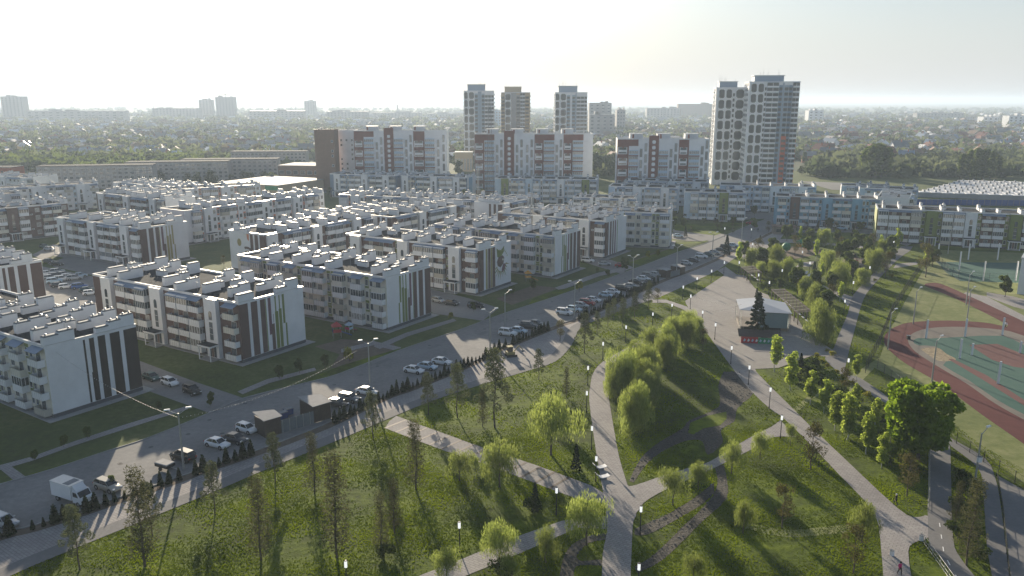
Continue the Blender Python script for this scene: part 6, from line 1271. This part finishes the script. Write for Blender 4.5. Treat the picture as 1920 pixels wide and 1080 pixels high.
# ================================================================ PLAZA: STAGE, PERGOLAS, BENCHES, BINS
x0, y0 = G(1387, 618); st = thing('stage', 'open-air stage with a white membrane roof on truss legs', 'stage', (x0, y0, .05), R(-10)); st.scale = (1, 1, .83)
Wd, Dp = 11.5, 9.5
mb = MB(); mb.box(0, 0, 0, Wd, Dp, 1.0, 'wood2'); mb.build('platform', st)
mb = MB(); mb.add([(-.4, -.6, 6.3), (Wd * .5, -1.0, 5.9), (Wd + .5, -.4, 5.6), (Wd + .3, Dp + .3, 5.9), (Wd * .5, Dp + .6, 7.2), (-.3, Dp + .2, 6.4), (Wd * .5, Dp * .5, 7.0)], [(0, 1, 6), (1, 2, 6), (2, 3, 6), (3, 4, 6), (4, 5, 6), (5, 0, 6)], 'membrane')
mb.add([(-.4, -.6, 6.2), (Wd * .5, -1.0, 5.8), (Wd + .5, -.4, 5.5), (Wd + .3, Dp + .3, 5.8), (Wd * .5, Dp + .6, 7.1), (-.3, Dp + .2, 6.3), (Wd * .5, Dp * .5, 6.9)], [(0, 6, 1), (1, 6, 2), (2, 6, 3), (3, 6, 4), (4, 6, 5), (5, 6, 0)], 'membrane'); mb.build('membrane_roof', st)
mb = MB(); mb.box(3.9, -.25, 1.0, Wd - .4, -.12, 5.5, 'teal'); mb.box(Wd - .15, 0, 1.0, Wd - .02, Dp, 5.4, 'teal'); mb.build('wall_banner', st)
for (x, y) in ((0, 0), (Wd, 0), (0, Dp), (Wd, Dp)):
    mb = MB()
    for a, b in ((-.2, -.2), (.2, -.2), (.2, .2), (-.2, .2)): mb.tube((x + a, y + b, 0), (x + a, y + b, 6.0), .035, m='steel', n=5)
    for k in range(10): z = k * .6; mb.tube((x - .2, y - .2, z), (x + .2, y - .2, z + .6), .018, m='steel', n=3); mb.tube((x + .2, y - .2, z), (x + .2, y + .2, z + .6), .018, m='steel', n=3); mb.tube((x - .2, y + .2, z), (x - .2, y - .2, z + .6), .018, m='steel', n=3)
    mb.build('truss_leg', st)
mb = MB(); mb.box(1.0, -.04, 0.0, 9.6, -.0, .95, 'black'); mb.build('skirt', st)
x, y = G(1389, 643); t = thing('painted_fence', 'low board fence painted red and green before the stage, under a dark lean-to roof', 'fence', (x, y, .05), R(-10)); 
mb = MB(); mb.box(0, 0, 0, 3.8, .12, 1.5, 'red'); mb.box(8.0, 0, 0, 8.9, .12, 1.5, 'red'); mb.build('red_board', t); mb = MB(); mb.box(3.8, .0, 0, 8.0, .11, 1.45, 'grn'); mb.build('green_board', t)
mb = MB()
for i in range(9): mb.prism([(.5 + i * .9, .5), (.8 + i * .9, .35), (1.1 + i * .9, .75), (.75 + i * .9, 1.1)], 0, .03, 'white2' if i % 2 else 'pale')
mb.v = [(a, -c, b) for a, b, c in mb.v]; mb.build('graffiti', t)
mb = MB(); mb.add([(-.6, -.3, 1.7), (9.0, -.3, 1.7), (9.0, 3.0, 2.6), (-.6, 3.0, 2.6), (-.6, -.3, 1.6), (9.0, -.3, 1.6), (9.0, 3.0, 2.5), (-.6, 3.0, 2.5)], [(0, 1, 2, 3), (7, 6, 5, 4), (0, 4, 5, 1), (1, 5, 6, 2), (2, 6, 7, 3), (3, 7, 4, 0)], 'wood'); mb.build('lean_to_roof', t)
def pergola(label, quad, H, n):
    q = [G(a, b, H) for a, b in quad]; o = q[0]; t = thing('pergola', label, 'pergola', (o[0], o[1], 0)); l = [(p[0] - o[0], p[1] - o[1]) for p in q]
    def I(u, v): return ((l[0][0] * (1 - v) + l[1][0] * v) * (1 - u) + (l[3][0] * (1 - v) + l[2][0] * v) * u, (l[0][1] * (1 - v) + l[1][1] * v) * (1 - u) + (l[3][1] * (1 - v) + l[2][1] * v) * u)
    mb = MB()
    for v in (0, 1): a, b = I(0, v), I(1, v); mb.tube((*a, H), (*b, H), .14, m='wood2', n=4)
    mb.build('beam', t); mb = MB()
    for k in range(n * 3): a, b = I((k + .5) / (n * 3), -.06), I((k + .5) / (n * 3), 1.06); an = math.atan2(b[1] - a[1], b[0] - a[0]); mb.obox((a[0] + b[0]) / 2, (a[1] + b[1]) / 2, H + .1, math.hypot(b[0] - a[0], b[1] - a[1]), .46, .05, an, 'wood2' if k % 3 == 0 else 'wood')
    mb.build('roof_slats', t)
    for k in range(n + 1):
        for v in (0.02, .98): a = I(k / n * .98 + .01, v); mb = MB(); mb.box(a[0] - .1, a[1] - .1, 0, a[0] + .1, a[1] + .1, H - .1, 'wood'); mb.build('post', t)
    mb = MB(); 
    for k in range(n):
        a, b = I((k + .25) / n, .85), I((k + .8) / n, .85); an = math.atan2(b[1] - a[1], b[0] - a[0]); mb.obox((a[0] + b[0]) / 2, (a[1] + b[1]) / 2, .4, math.hypot(b[0] - a[0], b[1] - a[1]), .5, .08, an, 'white2')
    mb.build('bench_seat', t)
pergola('long timber pergola with slatted roof beside the stage', [(1447, 543), (1470, 542), (1522, 585), (1497, 588)], 3.0, 8)
pergola('short timber pergola at the upper corner of the plaza', [(1390, 501), (1411, 499), (1428, 511), (1407, 513)], 3.0, 3)
def recliner(label, px, py, a):
    x, y = G(px, py); t = thing('recliner_bench', label, 'bench', (x, y, .04), R(a)); mb = MB(); pr = [(-1.0, .55), (-.7, .42), (.2, .38), (.6, .55), (1.05, 1.05), (1.12, 1.0), (.68, .47), (.25, .28), (-.7, .32), (-1.0, .45)]; mb.xz(pr, -.45, .45, 'white2'); mb.build('seat', t)
    for s in (-.3, .3): mb = MB(); mb.box(-.5, s - .04, 0, .5, s + .04, .3, 'cap'); mb.build('leg', t)
recliner('upper white wavy recliner beside the main path', 1125, 880, 200); recliner('lower white wavy recliner beside the main path', 1130, 898, 200)
recliner('left white recliner in the inner park', 1509, 515, 30); recliner('right white recliner in the inner park', 1514, 520, 30)
def bins(label, px, py, a, s=1.0):
    x, y = G(px, py); t = thing('bin_shelter', label, 'bin shelter', (x, y, .1), R(a)); t.scale = (s, s, s * 1.15)
    mb = MB(); mb.box(0, 0, 0, .12, 3.4, 2.6, 'wood'); mb.box(0, -.12, 0, 3.0, 0, 2.6, 'wood'); mb.box(2.88, 0, 0, 3.0, 2.6, 2.6, 'wood'); mb.build('dark_wall', t)
    mb = MB(); mb.add([(-.2, -.3, 2.62), (3.2, -.3, 2.62), (3.2, 2.4, 2.95), (-.2, 3.6, 3.1), (-.2, -.3, 2.7), (3.2, -.3, 2.7), (3.2, 2.4, 3.03), (-.2, 3.6, 3.18)], [(3, 2, 1, 0), (4, 5, 6, 7), (0, 1, 5, 4), (1, 2, 6, 5), (2, 3, 7, 6), (3, 0, 4, 7)], 'conc'); mb.build('roof', t)
    mb = MB(); mb.box(3.0, -.1, 0, 9.2, .02, 1.9, 'cap')
    for k in range(5): mb.box(3.2 + k * 1.3, -.14, 0, 3.3 + k * 1.3, .06, 1.95, 'steel')
    mb.build('fence_panel', t)
    mb = MB(); mb.box(9.2, -.12, 0, 9.32, 4.6, 2.6, 'wood'); mb.box(9.32, -.12, 0, 12.6, 0, 2.6, 'wood'); mb.box(12.5, 0, 0, 12.6, 3.4, 2.6, 'wood'); mb.build('dark_wall', t)
    mb = MB(); mb.add([(9.0, -.3, 2.62), (12.8, -.3, 2.62), (12.8, 3.4, 2.95), (9.0, 4.8, 3.1), (9.0, -.3, 2.7), (12.8, -.3, 2.7), (12.8, 3.4, 3.03), (9.0, 4.8, 3.18)], [(3, 2, 1, 0), (4, 5, 6, 7), (0, 1, 5, 4), (1, 2, 6, 5), (2, 3, 7, 6), (3, 0, 4, 7)], 'conc'); mb.build('roof', t)
    return t
bins('dark bin shelter with slanted metal roofs near the white hatchback', 497, 822, 44); bins('far dark bin shelter between the parked cars of the long row', 1248, 522, 42, .8)
def wbin(): r = link('waste_container', None); mb = MB(); mb.box(-.7, -.5, .15, .7, .5, 1.2, 'blue', taper=-.06); mb.build('tub', r); mb = MB(); mb.box(-.78, -.58, 1.2, .78, .58, 1.32, 'cap'); mb.build('lid', r); return r
wb = wbin(); 
for i, (px, py) in enumerate([(520, 793), (531, 786), (541, 779)]): x, y = G(px, py); place(wb, USED, (x, y, .1), R(44), 'blue waste container behind the bin shelter fence', 'container', 'blue waste containers')
x, y = G(1470, 438); t = thing('kiosk', 'low brown timber kiosk at the far end of the street', 'kiosk', (x - 5, y - 2, 0), R(-8)); mb = MB(); mb.box(0, 0, 0, 9, 5, 3.2, 'wood2'); mb.build('wall', t); mb = MB(); mb.box(-.4, -.4, 3.2, 9.4, 5.4, 3.45, 'brickbrown'); mb.build('roof', t); mb = MB(); mb.box(1, -.05, 1.0, 8, 0, 2.3, 'glass'); mb.build('window', t)
for i, (px, py) in enumerate([(1727, 1014), (1672, 1042)]): x, y = G(px, py); t = thing('white_bollard', ['white square bollard at the end of the railing', 'white square bollard in the wide paved path above the pink walker'][i], 'bollard', (x, y, .04), R(20)); mb = MB(); mb.box(-.2, -.2, 0, .2, .2, .7, 'white2', taper=.03); mb.build('shaft', t); mb = MB(); mb.box(-.22, -.22, .7, .22, .22, .76, 'conc'); mb.build('cap', t)
# playgrounds
def play(label, px, py, c1, c2, a=0, s=1.0):
    x, y = G(px, py); t = thing('play_house', label, 'playground set', (x, y, .02), R(a)); t.scale = (s, s, s); mb = MB()
    for i in (-1, 1):
        for j in (-1, 1): mb.tube((i * .8, j * .8, 0), (i * .8, j * .8, 2.6), .07, m='steel', n=6)
    mb.box(-.9, -.9, 1.1, .9, .9, 1.2, 'wood2'); mb.build('frame', t); mb = MB(); mb.add([(-1.1, -1.1, 2.5), (1.1, -1.1, 2.5), (1.1, 1.1, 2.5), (-1.1, 1.1, 2.5), (0, 0, 3.5)], [(0, 1, 4), (1, 2, 4), (2, 3, 4), (3, 0, 4), (3, 2, 1, 0)], c1); mb.build('roof', t)
    mb = MB(); mb.add([(.9, -.35, 1.25), (.9, .35, 1.25), (3.2, .35, .2), (3.2, -.35, .2), (.9, -.35, 1.15), (.9, .35, 1.15), (3.2, .35, .1), (3.2, -.35, .1)], [(0, 3, 2, 1), (4, 5, 6, 7), (0, 1, 5, 4), (1, 2, 6, 5), (2, 3, 7, 6), (3, 0, 4, 7)], c2); mb.build('slide', t)
    mb = MB(); mb.box(-.85, -.87, 1.2, .85, -.82, 1.9, c1); mb.box(-.87, -.85, 1.2, -.82, .85, 1.9, c2); mb.build('side_panel', t)
play('red and blue play house between the front blocks', 632, 632, 'red', 'blue', 20, 1.1); play('small pale blue play house next to the red one', 655, 624, 'pale', 'pink', 60, .8); play('orange play house beside the mural block', 990, 527, 'yel', 'yel', 10, 1.0); play('play tower in the inner park', 1500, 470, 'grn', 'yel', 40, 1.3); play('dark play tower by the brown trees', 1600, 500, 'wood', 'red', 80, 1.3)
x, y = G(1474, 472); t = thing('climbing_ball', 'pale green climbing ball on the round playground', 'playground ball', (x, y, 0)); mb = MB(); n = 12
for i in range(7):
    a0, a1 = PI * i / 7 - PI / 2, PI * (i + 1) / 7 - PI / 2; V = [(1.6 * math.cos(a) * math.cos(2 * PI * k / n), 1.6 * math.cos(a) * math.sin(2 * PI * k / n), 1.9 + 1.6 * math.sin(a)) for a in (a0, a1) for k in range(n)]; mb.add(V, [(k, (k + 1) % n, (k + 1) % n + n, k + n) for k in range(n)], 'grn', True)
mb.build('shell', t); mb = MB(); mb.tube((0, 0, 0), (0, 0, .5), .5, .3, 'steel', 8); mb.build('foot', t)

# ================================================================ PEOPLE
def person(label, px, py, face, top, legs, pose='walk', hat=None, group=None, H=1.74):
    """one continuous skinned body in clothes; face = heading"""
    x, y = G(px, py); t = thing('person', label, 'person', (x, y, .05), R(face)); s = H / 1.75; k = .28 if pose == 'walk' else (.5 if pose == 'run' else .06)
    v = {'pel': (0, 0, .95), 'wai': (0, 0, 1.12), 'che': (.02, 0, 1.35), 'nek': (.03, 0, 1.50), 'hed': (.06, 0, 1.56), 'cro': (.05, 0, 1.70),
         'shl': (.02, .19, 1.42), 'ell': (-k * .6, .25, 1.15), 'wrl': (-k * .2, .25, .90), 'hal': (-k * .1, .24, .80), 'shr': (.02, -.19, 1.42), 'elr': (k * .1, -.25, 1.14), 'wrr': (k * .9, -.24, .96), 'har': (k * 1.1, -.23, .87),
         'hil': (0, .10, .90), 'knl': (k * .7, .10, .50), 'anl': (k * .8, .10, .09), 'tol': (k * .8 + .17, .11, .04), 'hir': (0, -.10, .90), 'knr': (-k * .15, -.10, .48), 'anr': (-k * 1.1, -.10, .12), 'tor': (-k * 1.1 + .16, -.11, .04)}
    rad = {'pel': .14, 'wai': .125, 'che': .15, 'nek': .06, 'hed': .085, 'cro': .08, 'shl': .07, 'ell': .05, 'wrl': .04, 'hal': .04, 'shr': .07, 'elr': .05, 'wrr': .04, 'har': .04, 'hil': .10, 'knl': .07, 'anl': .05, 'tol': .035, 'hir': .10, 'knr': .07, 'anr': .05, 'tor': .035}
    E_ = [('pel', 'wai'), ('wai', 'che'), ('che', 'nek'), ('nek', 'hed'), ('hed', 'cro'), ('che', 'shl'), ('shl', 'ell'), ('ell', 'wrl'), ('wrl', 'hal'), ('che', 'shr'), ('shr', 'elr'), ('elr', 'wrr'), ('wrr', 'har'), ('pel', 'hil'), ('hil', 'knl'), ('knl', 'anl'), ('anl', 'tol'), ('pel', 'hir'), ('hir', 'knr'), ('knr', 'anr'), ('anr', 'tor')]
    for side in ('l', 'r'):      # five fingers on each hand
        hx, hy, hz = v['ha' + side]; sg = 1 if side == 'l' else -1
        for f in range(4): nm = 'f%s%d' % (side, f); v[nm] = (hx + .03 - f * .022, hy + sg * .005, hz - .085 + abs(f - 1) * .008); rad[nm] = .010; E_.append(('ha' + side, nm))
        nm = 't' + side; v[nm] = (hx + .06, hy - sg * .01, hz - .03); rad[nm] = .011; E_.append(('wr' + side, nm))
    names = list(v); me = bpy.data.meshes.new('body'); me.from_pydata([tuple(c * s for c in v[n]) for n in names], [(names.index(a), names.index(b)) for a, b in E_], []); o = link('body', me, t)
    o.modifiers.new('skin', 'SKIN'); 
    for n, d in zip(names, me.skin_vertices[0].data): d.radius = (rad[n] * s, rad[n] * s); d.use_root = (n == 'pel')
    o.modifiers.new('sub', 'SUBSURF').levels = 1; me.materials.append(M['skin'])
    dg = bpy.context.evaluated_depsgraph_get(); m2 = bpy.data.meshes.new_from_object(o.evaluated_get(dg)); m2.materials.clear()
    for mm in ('skin', top, legs, 'black'): m2.materials.append(M[mm])
    for p in m2.polygons:
        c = p.center; z = c.z / s; arm = abs(c.y) / s > .2 and z < 1.4
        p.material_index = 0 if z > 1.49 or (arm and z < .93) else (3 if z < .12 else (2 if z < .98 and not arm else 1)); p.use_smooth = True
    o.modifiers.clear(); o.data = m2
    mb = MB(); n = 10
    for (z0, r0, z1, r1) in ((1.60, .105, 1.70, .108), (1.70, .108, 1.77, .07), (1.77, .07, 1.79, .001)):
        V = [(r * math.cos(2 * PI * q / n) * s + .03 * s, r * math.sin(2 * PI * q / n) * s, z * s) for z, r in ((z0, r0), (z1, r1)) for q in range(n)]; mb.add(V, [(q, (q + 1) % n, (q + 1) % n + n, q + n) for q in range(n)], hat or 'hair', True)
    mb.build('hair' if not hat else 'hat', t); mb = MB()
    mb.box(.135 * s, -.012 * s, 1.585 * s, .165 * s, .012 * s, 1.62 * s, 'skin')
    for sy in (-.035, .035): mb.box(.138 * s, (sy - .01) * s, 1.625 * s, .150 * s, (sy + .01) * s, 1.637 * s, 'black')
    mb.box(.13 * s, -.02 * s, 1.555 * s, .146 * s, .02 * s, 1.563 * s, 'red'); mb.build('face', t)
    return t
person('person in black clothes and pale cap at the edge of the wide paved path', 1679, 948, 120, 'cloth', 'cloth', hat='white2')
person('person in a bright pink top walking on the paved path at the bottom edge', 1686, 1078, -80, 'pink', 'cloth')
person('runner in a white shirt on the far bend of the red track', 1885, 616, 200, 'white2', 'cloth', 'run')
person('person in dark clothes crossing the far end of the street', 1421, 435, 60, 'cloth', 'cloth')
x, y = G(1703, 636); t = thing('ground_marker_box', 'small black box at the inner edge of the red track bend', 'box', (x, y, .04)); mb = MB(); mb.box(-.4, -.3, 0, .4, .3, .85, 'black', taper=.05); mb.build('body', t); mb = MB(); mb.box(-.44, -.34, .85, .44, .34, .92, 'cap'); mb.build('lid', t)
# ================================================================ SUBURBS FAR BEHIND
rg = random.Random(77)
def house_proto(v):
    r = link('pitched_house', None); rr = random.Random(v); W, D, H = 11, 9, 4.2 + (v % 3) * 1.3; wall = ('white', 'beige', 'tan', 'greyr', 'redbrick', 'white2')[v % 6]; roof = (M['cap'], M['rust'], M['brickbrown'], M['greyr'], M['cap'], M['coping'], M['slate'])[v % 7]
    mb = MB(); mb.box(-W / 2, -D / 2, 0, W / 2, D / 2, H, wall)
    for s in (-1, 1): mb.add([(s * W / 2, -D / 2, H), (s * W / 2, D / 2, H), (s * W / 2, 0, H + 3.2)], [(0, 1, 2) if s > 0 else (2, 1, 0)], wall)
    mb.build('wall', r); mb = MB(); e = .5; hh = 3.2; k = hh / (D / 2)
    for s in (-1, 1): mb.add([(-W / 2 - e, s * (D / 2 + e), H - e * k), (W / 2 + e, s * (D / 2 + e), H - e * k), (W / 2 + e, 0, H + hh + .12), (-W / 2 - e, 0, H + hh + .12), (-W / 2 - e, s * (D / 2 + e), H - e * k + .15), (W / 2 + e, s * (D / 2 + e), H - e * k + .15), (W / 2 + e, 0, H + hh + .27), (-W / 2 - e, 0, H + hh + .27)], [(4, 5, 6, 7) if s < 0 else (7, 6, 5, 4), (0, 1, 5, 4), (0, 4, 7, 3), (1, 2, 6, 5)], roof)
    mb.box(-1.5, .8, H + 2.0, -.8, 1.5, H + 4.2, 'redbrick'); mb.build('roof', r)
    mb = MB()
    for i in range(3): mb.box(-W / 2 + 1.4 + i * 3.4, -D / 2 - .06, 1.2, -W / 2 + 2.9 + i * 3.4, -D / 2, 2.8, 'glass')
    mb.build('window', r); return r
HP = [None] * 14
def house(px, py, i):
    v = rg.randrange(14); first = HP[v] is None
    if first: HP[v] = house_proto(v)
    o = HP[v] if first else copy_tree(HP[v])
    x, y = G(px, py); o.location = (x, y, 0); o.rotation_euler = (0, 0, rg.uniform(0, 6.28)); s = rg.uniform(.85, 1.35); o.scale = (s, s, s * rg.uniform(.9, 1.2))
    left = px < 860; o['label'] = 'small pitched-roof house among trees in the hazy suburb, ' + ('left part' if left else 'right part'); o['category'] = 'house'; o['group'] = 'suburban houses on the left' if left else 'suburban houses on the right'
TP = []
def ftree(px, py, i, lab=None, H=None):
    global TP
    if len(TP) < 3: p = tree_proto('suburban_tree', 'far', 90 + len(TP)); TP.append(p); o = p
    else: o = copy_tree(TP[i % 3])
    x, y = G(px, py); h = H or rg.uniform(6, 12); s = h / 7.9; o.location = (x, y, 0); o.rotation_euler = (0, 0, rg.uniform(0, 6.28)); f = rg.uniform(.9, 1.35); o.scale = (s * f, s * f, s)
    left = px < 860; o['label'] = lab or 'round green tree in the hazy suburb, ' + ('left part' if left else 'right part'); o['category'] = 'tree'; o['group'] = 'suburban trees on the left' if left else 'suburban trees on the right'
# right suburb: from the trees behind the garages up to the forest line
n = 0
while n < 165:
    py = 222 + (rg.random() ** 1.15) * 88; px = rg.uniform(1500, 1950)
    if py > 308: continue
    house(px, py, n); n += 1
n = 0
while n < 105:
    px, py = rg.uniform(-40, 575), 232 + rg.random() * 72; house(px, py, n); n += 1
for i in range(24): house(rg.uniform(1120, 1345), rg.uniform(228, 312), i)
for i in range(130): ftree(rg.uniform(1500, 1950), 240 + rg.random() ** .8 * 92, i)
for i in range(70): ftree(rg.uniform(-40, 575), 250 + rg.random() * 68, i)
for i in range(24): ftree(rg.uniform(830, 890) if i % 2 else rg.uniform(1112, 1172), rg.uniform(270, 330), i)
for i in range(40): ftree(rg.uniform(60, 570), rg.uniform(333, 350), i, H=rg.uniform(6, 11))
pop = [(1622, 330, 276), (1632, 332, 272), (1642, 333, 271), (1652, 332, 274), (1661, 330, 278), (1800, 335, 290), (1815, 336, 283), (1828, 338, 280), (1842, 338, 281), (1856, 336, 285), (1868, 335, 292)]
for i, (x, y, t) in enumerate(pop): tree('poplar', 'poplar_tree', x, y, t, 'tall dense poplar of the dark group behind the garages, ' + ('left clump' if i < 5 else 'right clump'), group='left poplar clump' if i < 5 else 'right poplar clump', fat=1.5)
# the rest of the suburb reads as one mass: crowns and roofs too many to count
def mass(name, label, seed, n, boxpx, m, size, hgt, kind='crown', excl=None):
    r = np.random.default_rng(seed); mb = MB(); V = []; F = []; k = 0
    for q in range(n):
        u = r.uniform(); py = boxpx[1] + (boxpx[3] - boxpx[1]) * u ** boxpx[4]; px = r.uniform(boxpx[0], boxpx[2])
        if excl and excl(px, py): continue
        x, y = G(px, py); far_ = max(1.0, (y / 1100) ** .5); w = size * r.uniform(.6, 1.4) * far_; h = hgt * r.uniform(.6, 1.3)
        if kind == 'crown':
            nl = 26; d = r.normal(size=(nl, 3)); d /= np.linalg.norm(d, axis=1)[:, None]; d[:, 2] = np.abs(d[:, 2]) * 1.1 - .25; c = d * np.array([w, w, h * .5]) * r.uniform(.55, 1.0, (nl, 1)) + np.array([x, y, h * .5]); sz = w * .42
            for p in c: a = r.normal(size=3) * sz; b = r.normal(size=3) * sz; V += [tuple(p - a), tuple(p - b), tuple(p + a), tuple(p + b)]; F.append((k, k + 1, k + 2, k + 3)); k += 4
        else:
            a = r.uniform(0, PI); c, s_ = math.cos(a), math.sin(a); W, D = w, w * .7
            pts = [(-W, -D, 0), (W, -D, 0), (W, D, 0), (-W, D, 0), (-W, -D, h), (W, -D, h), (W, D, h), (-W, D, h), (-W, 0, h + D * .7), (W, 0, h + D * .7)]
            V += [(x + p[0] * c - p[1] * s_, y + p[0] * s_ + p[1] * c, p[2]) for p in pts]
            F += [tuple(i + k for i in f) for f in ((0, 1, 5, 4), (1, 2, 6, 5), (2, 3, 7, 6), (3, 0, 4, 7), (4, 5, 9, 8), (6, 7, 8, 9), (5, 6, 9), (7, 4, 8))]; k += 10
    mb.v = V; mb.f = F; i = mb.mi(m); mb.m = [i] * len(F); mb.sm = [False] * len(F); o = mb.build(name); o['kind'] = 'stuff'; tag(o, label, 'woodland' if kind == 'crown' else 'roofs'); return o
def ex(px, py): return (570 < px < 840 and py > 300) or (1345 < px < 1515 and py > 300)
mass('far_woodland', 'hazy band of tree crowns filling the suburb up to the horizon', 1, 3900, (-80, 205, 2000, 306, 1.25), 'l_far', 5.6, 7, excl=ex)
mass('dark_wood', 'darker tree crowns mixed through the hazy suburb', 2, 1700, (-80, 212, 2000, 310, 1.0), 'l_far2', 5.0, 7, excl=ex)
mass('near_wood', 'dense trees between the high-rise blocks and the suburb', 3, 900, (1100, 286, 1960, 334, 1.0), 'l_far', 4.5, 7, excl=lambda x, y: 1165 < x < 1520 and y > 296)
mass('left_wood', 'green trees in front of the grey housing rows on the left', 4, 420, (-60, 296, 560, 322, 1.0), 'l_mid', 4.5, 7)
mass('far_roofs', 'pale roofs scattered through the far suburb', 5, 1500, (-80, 212, 2000, 300, 1.1), 'greyr', 6.0, 5.5, 'roof', ex)
mass('far_white_roofs', 'white houses scattered through the far suburb', 6, 700, (-80, 215, 2000, 304, 1.0), 'white', 5.0, 5.5, 'roof', ex)
mass('far_brown_roofs', 'brown roofs scattered through the far suburb', 7, 700, (-80, 214, 2000, 300, 1.0), 'brickbrown', 5.5, 5.5, 'roof', ex)
# ================================================================ HAZE
mb = MB(); mb.box(-41000, -400, -1.2, 41000, 61000, 92, 'white'); mb.mats = []
o = mb.build('haze'); o['kind'] = 'stuff'
hm = bpy.data.materials.new('haze'); hm.use_nodes = True; n = hm.node_tree.nodes; n.clear(); out = n.new('ShaderNodeOutputMaterial'); pv = n.new('ShaderNodeVolumePrincipled')
pv.inputs['Color'].default_value = (0.68, 0.82, 1.0, 1); pv.inputs['Density'].default_value = HAZE_DENS; pv.inputs['Anisotropy'].default_value = 0.25
hm.node_tree.links.new(pv.outputs[0], out.inputs['Volume']); o.data.materials.append(hm)
tag(o, 'pale haze lying over the city and the plain', 'haze')
S.cycles.volume_step_rate = 10; S.cycles.volume_max_steps = 64
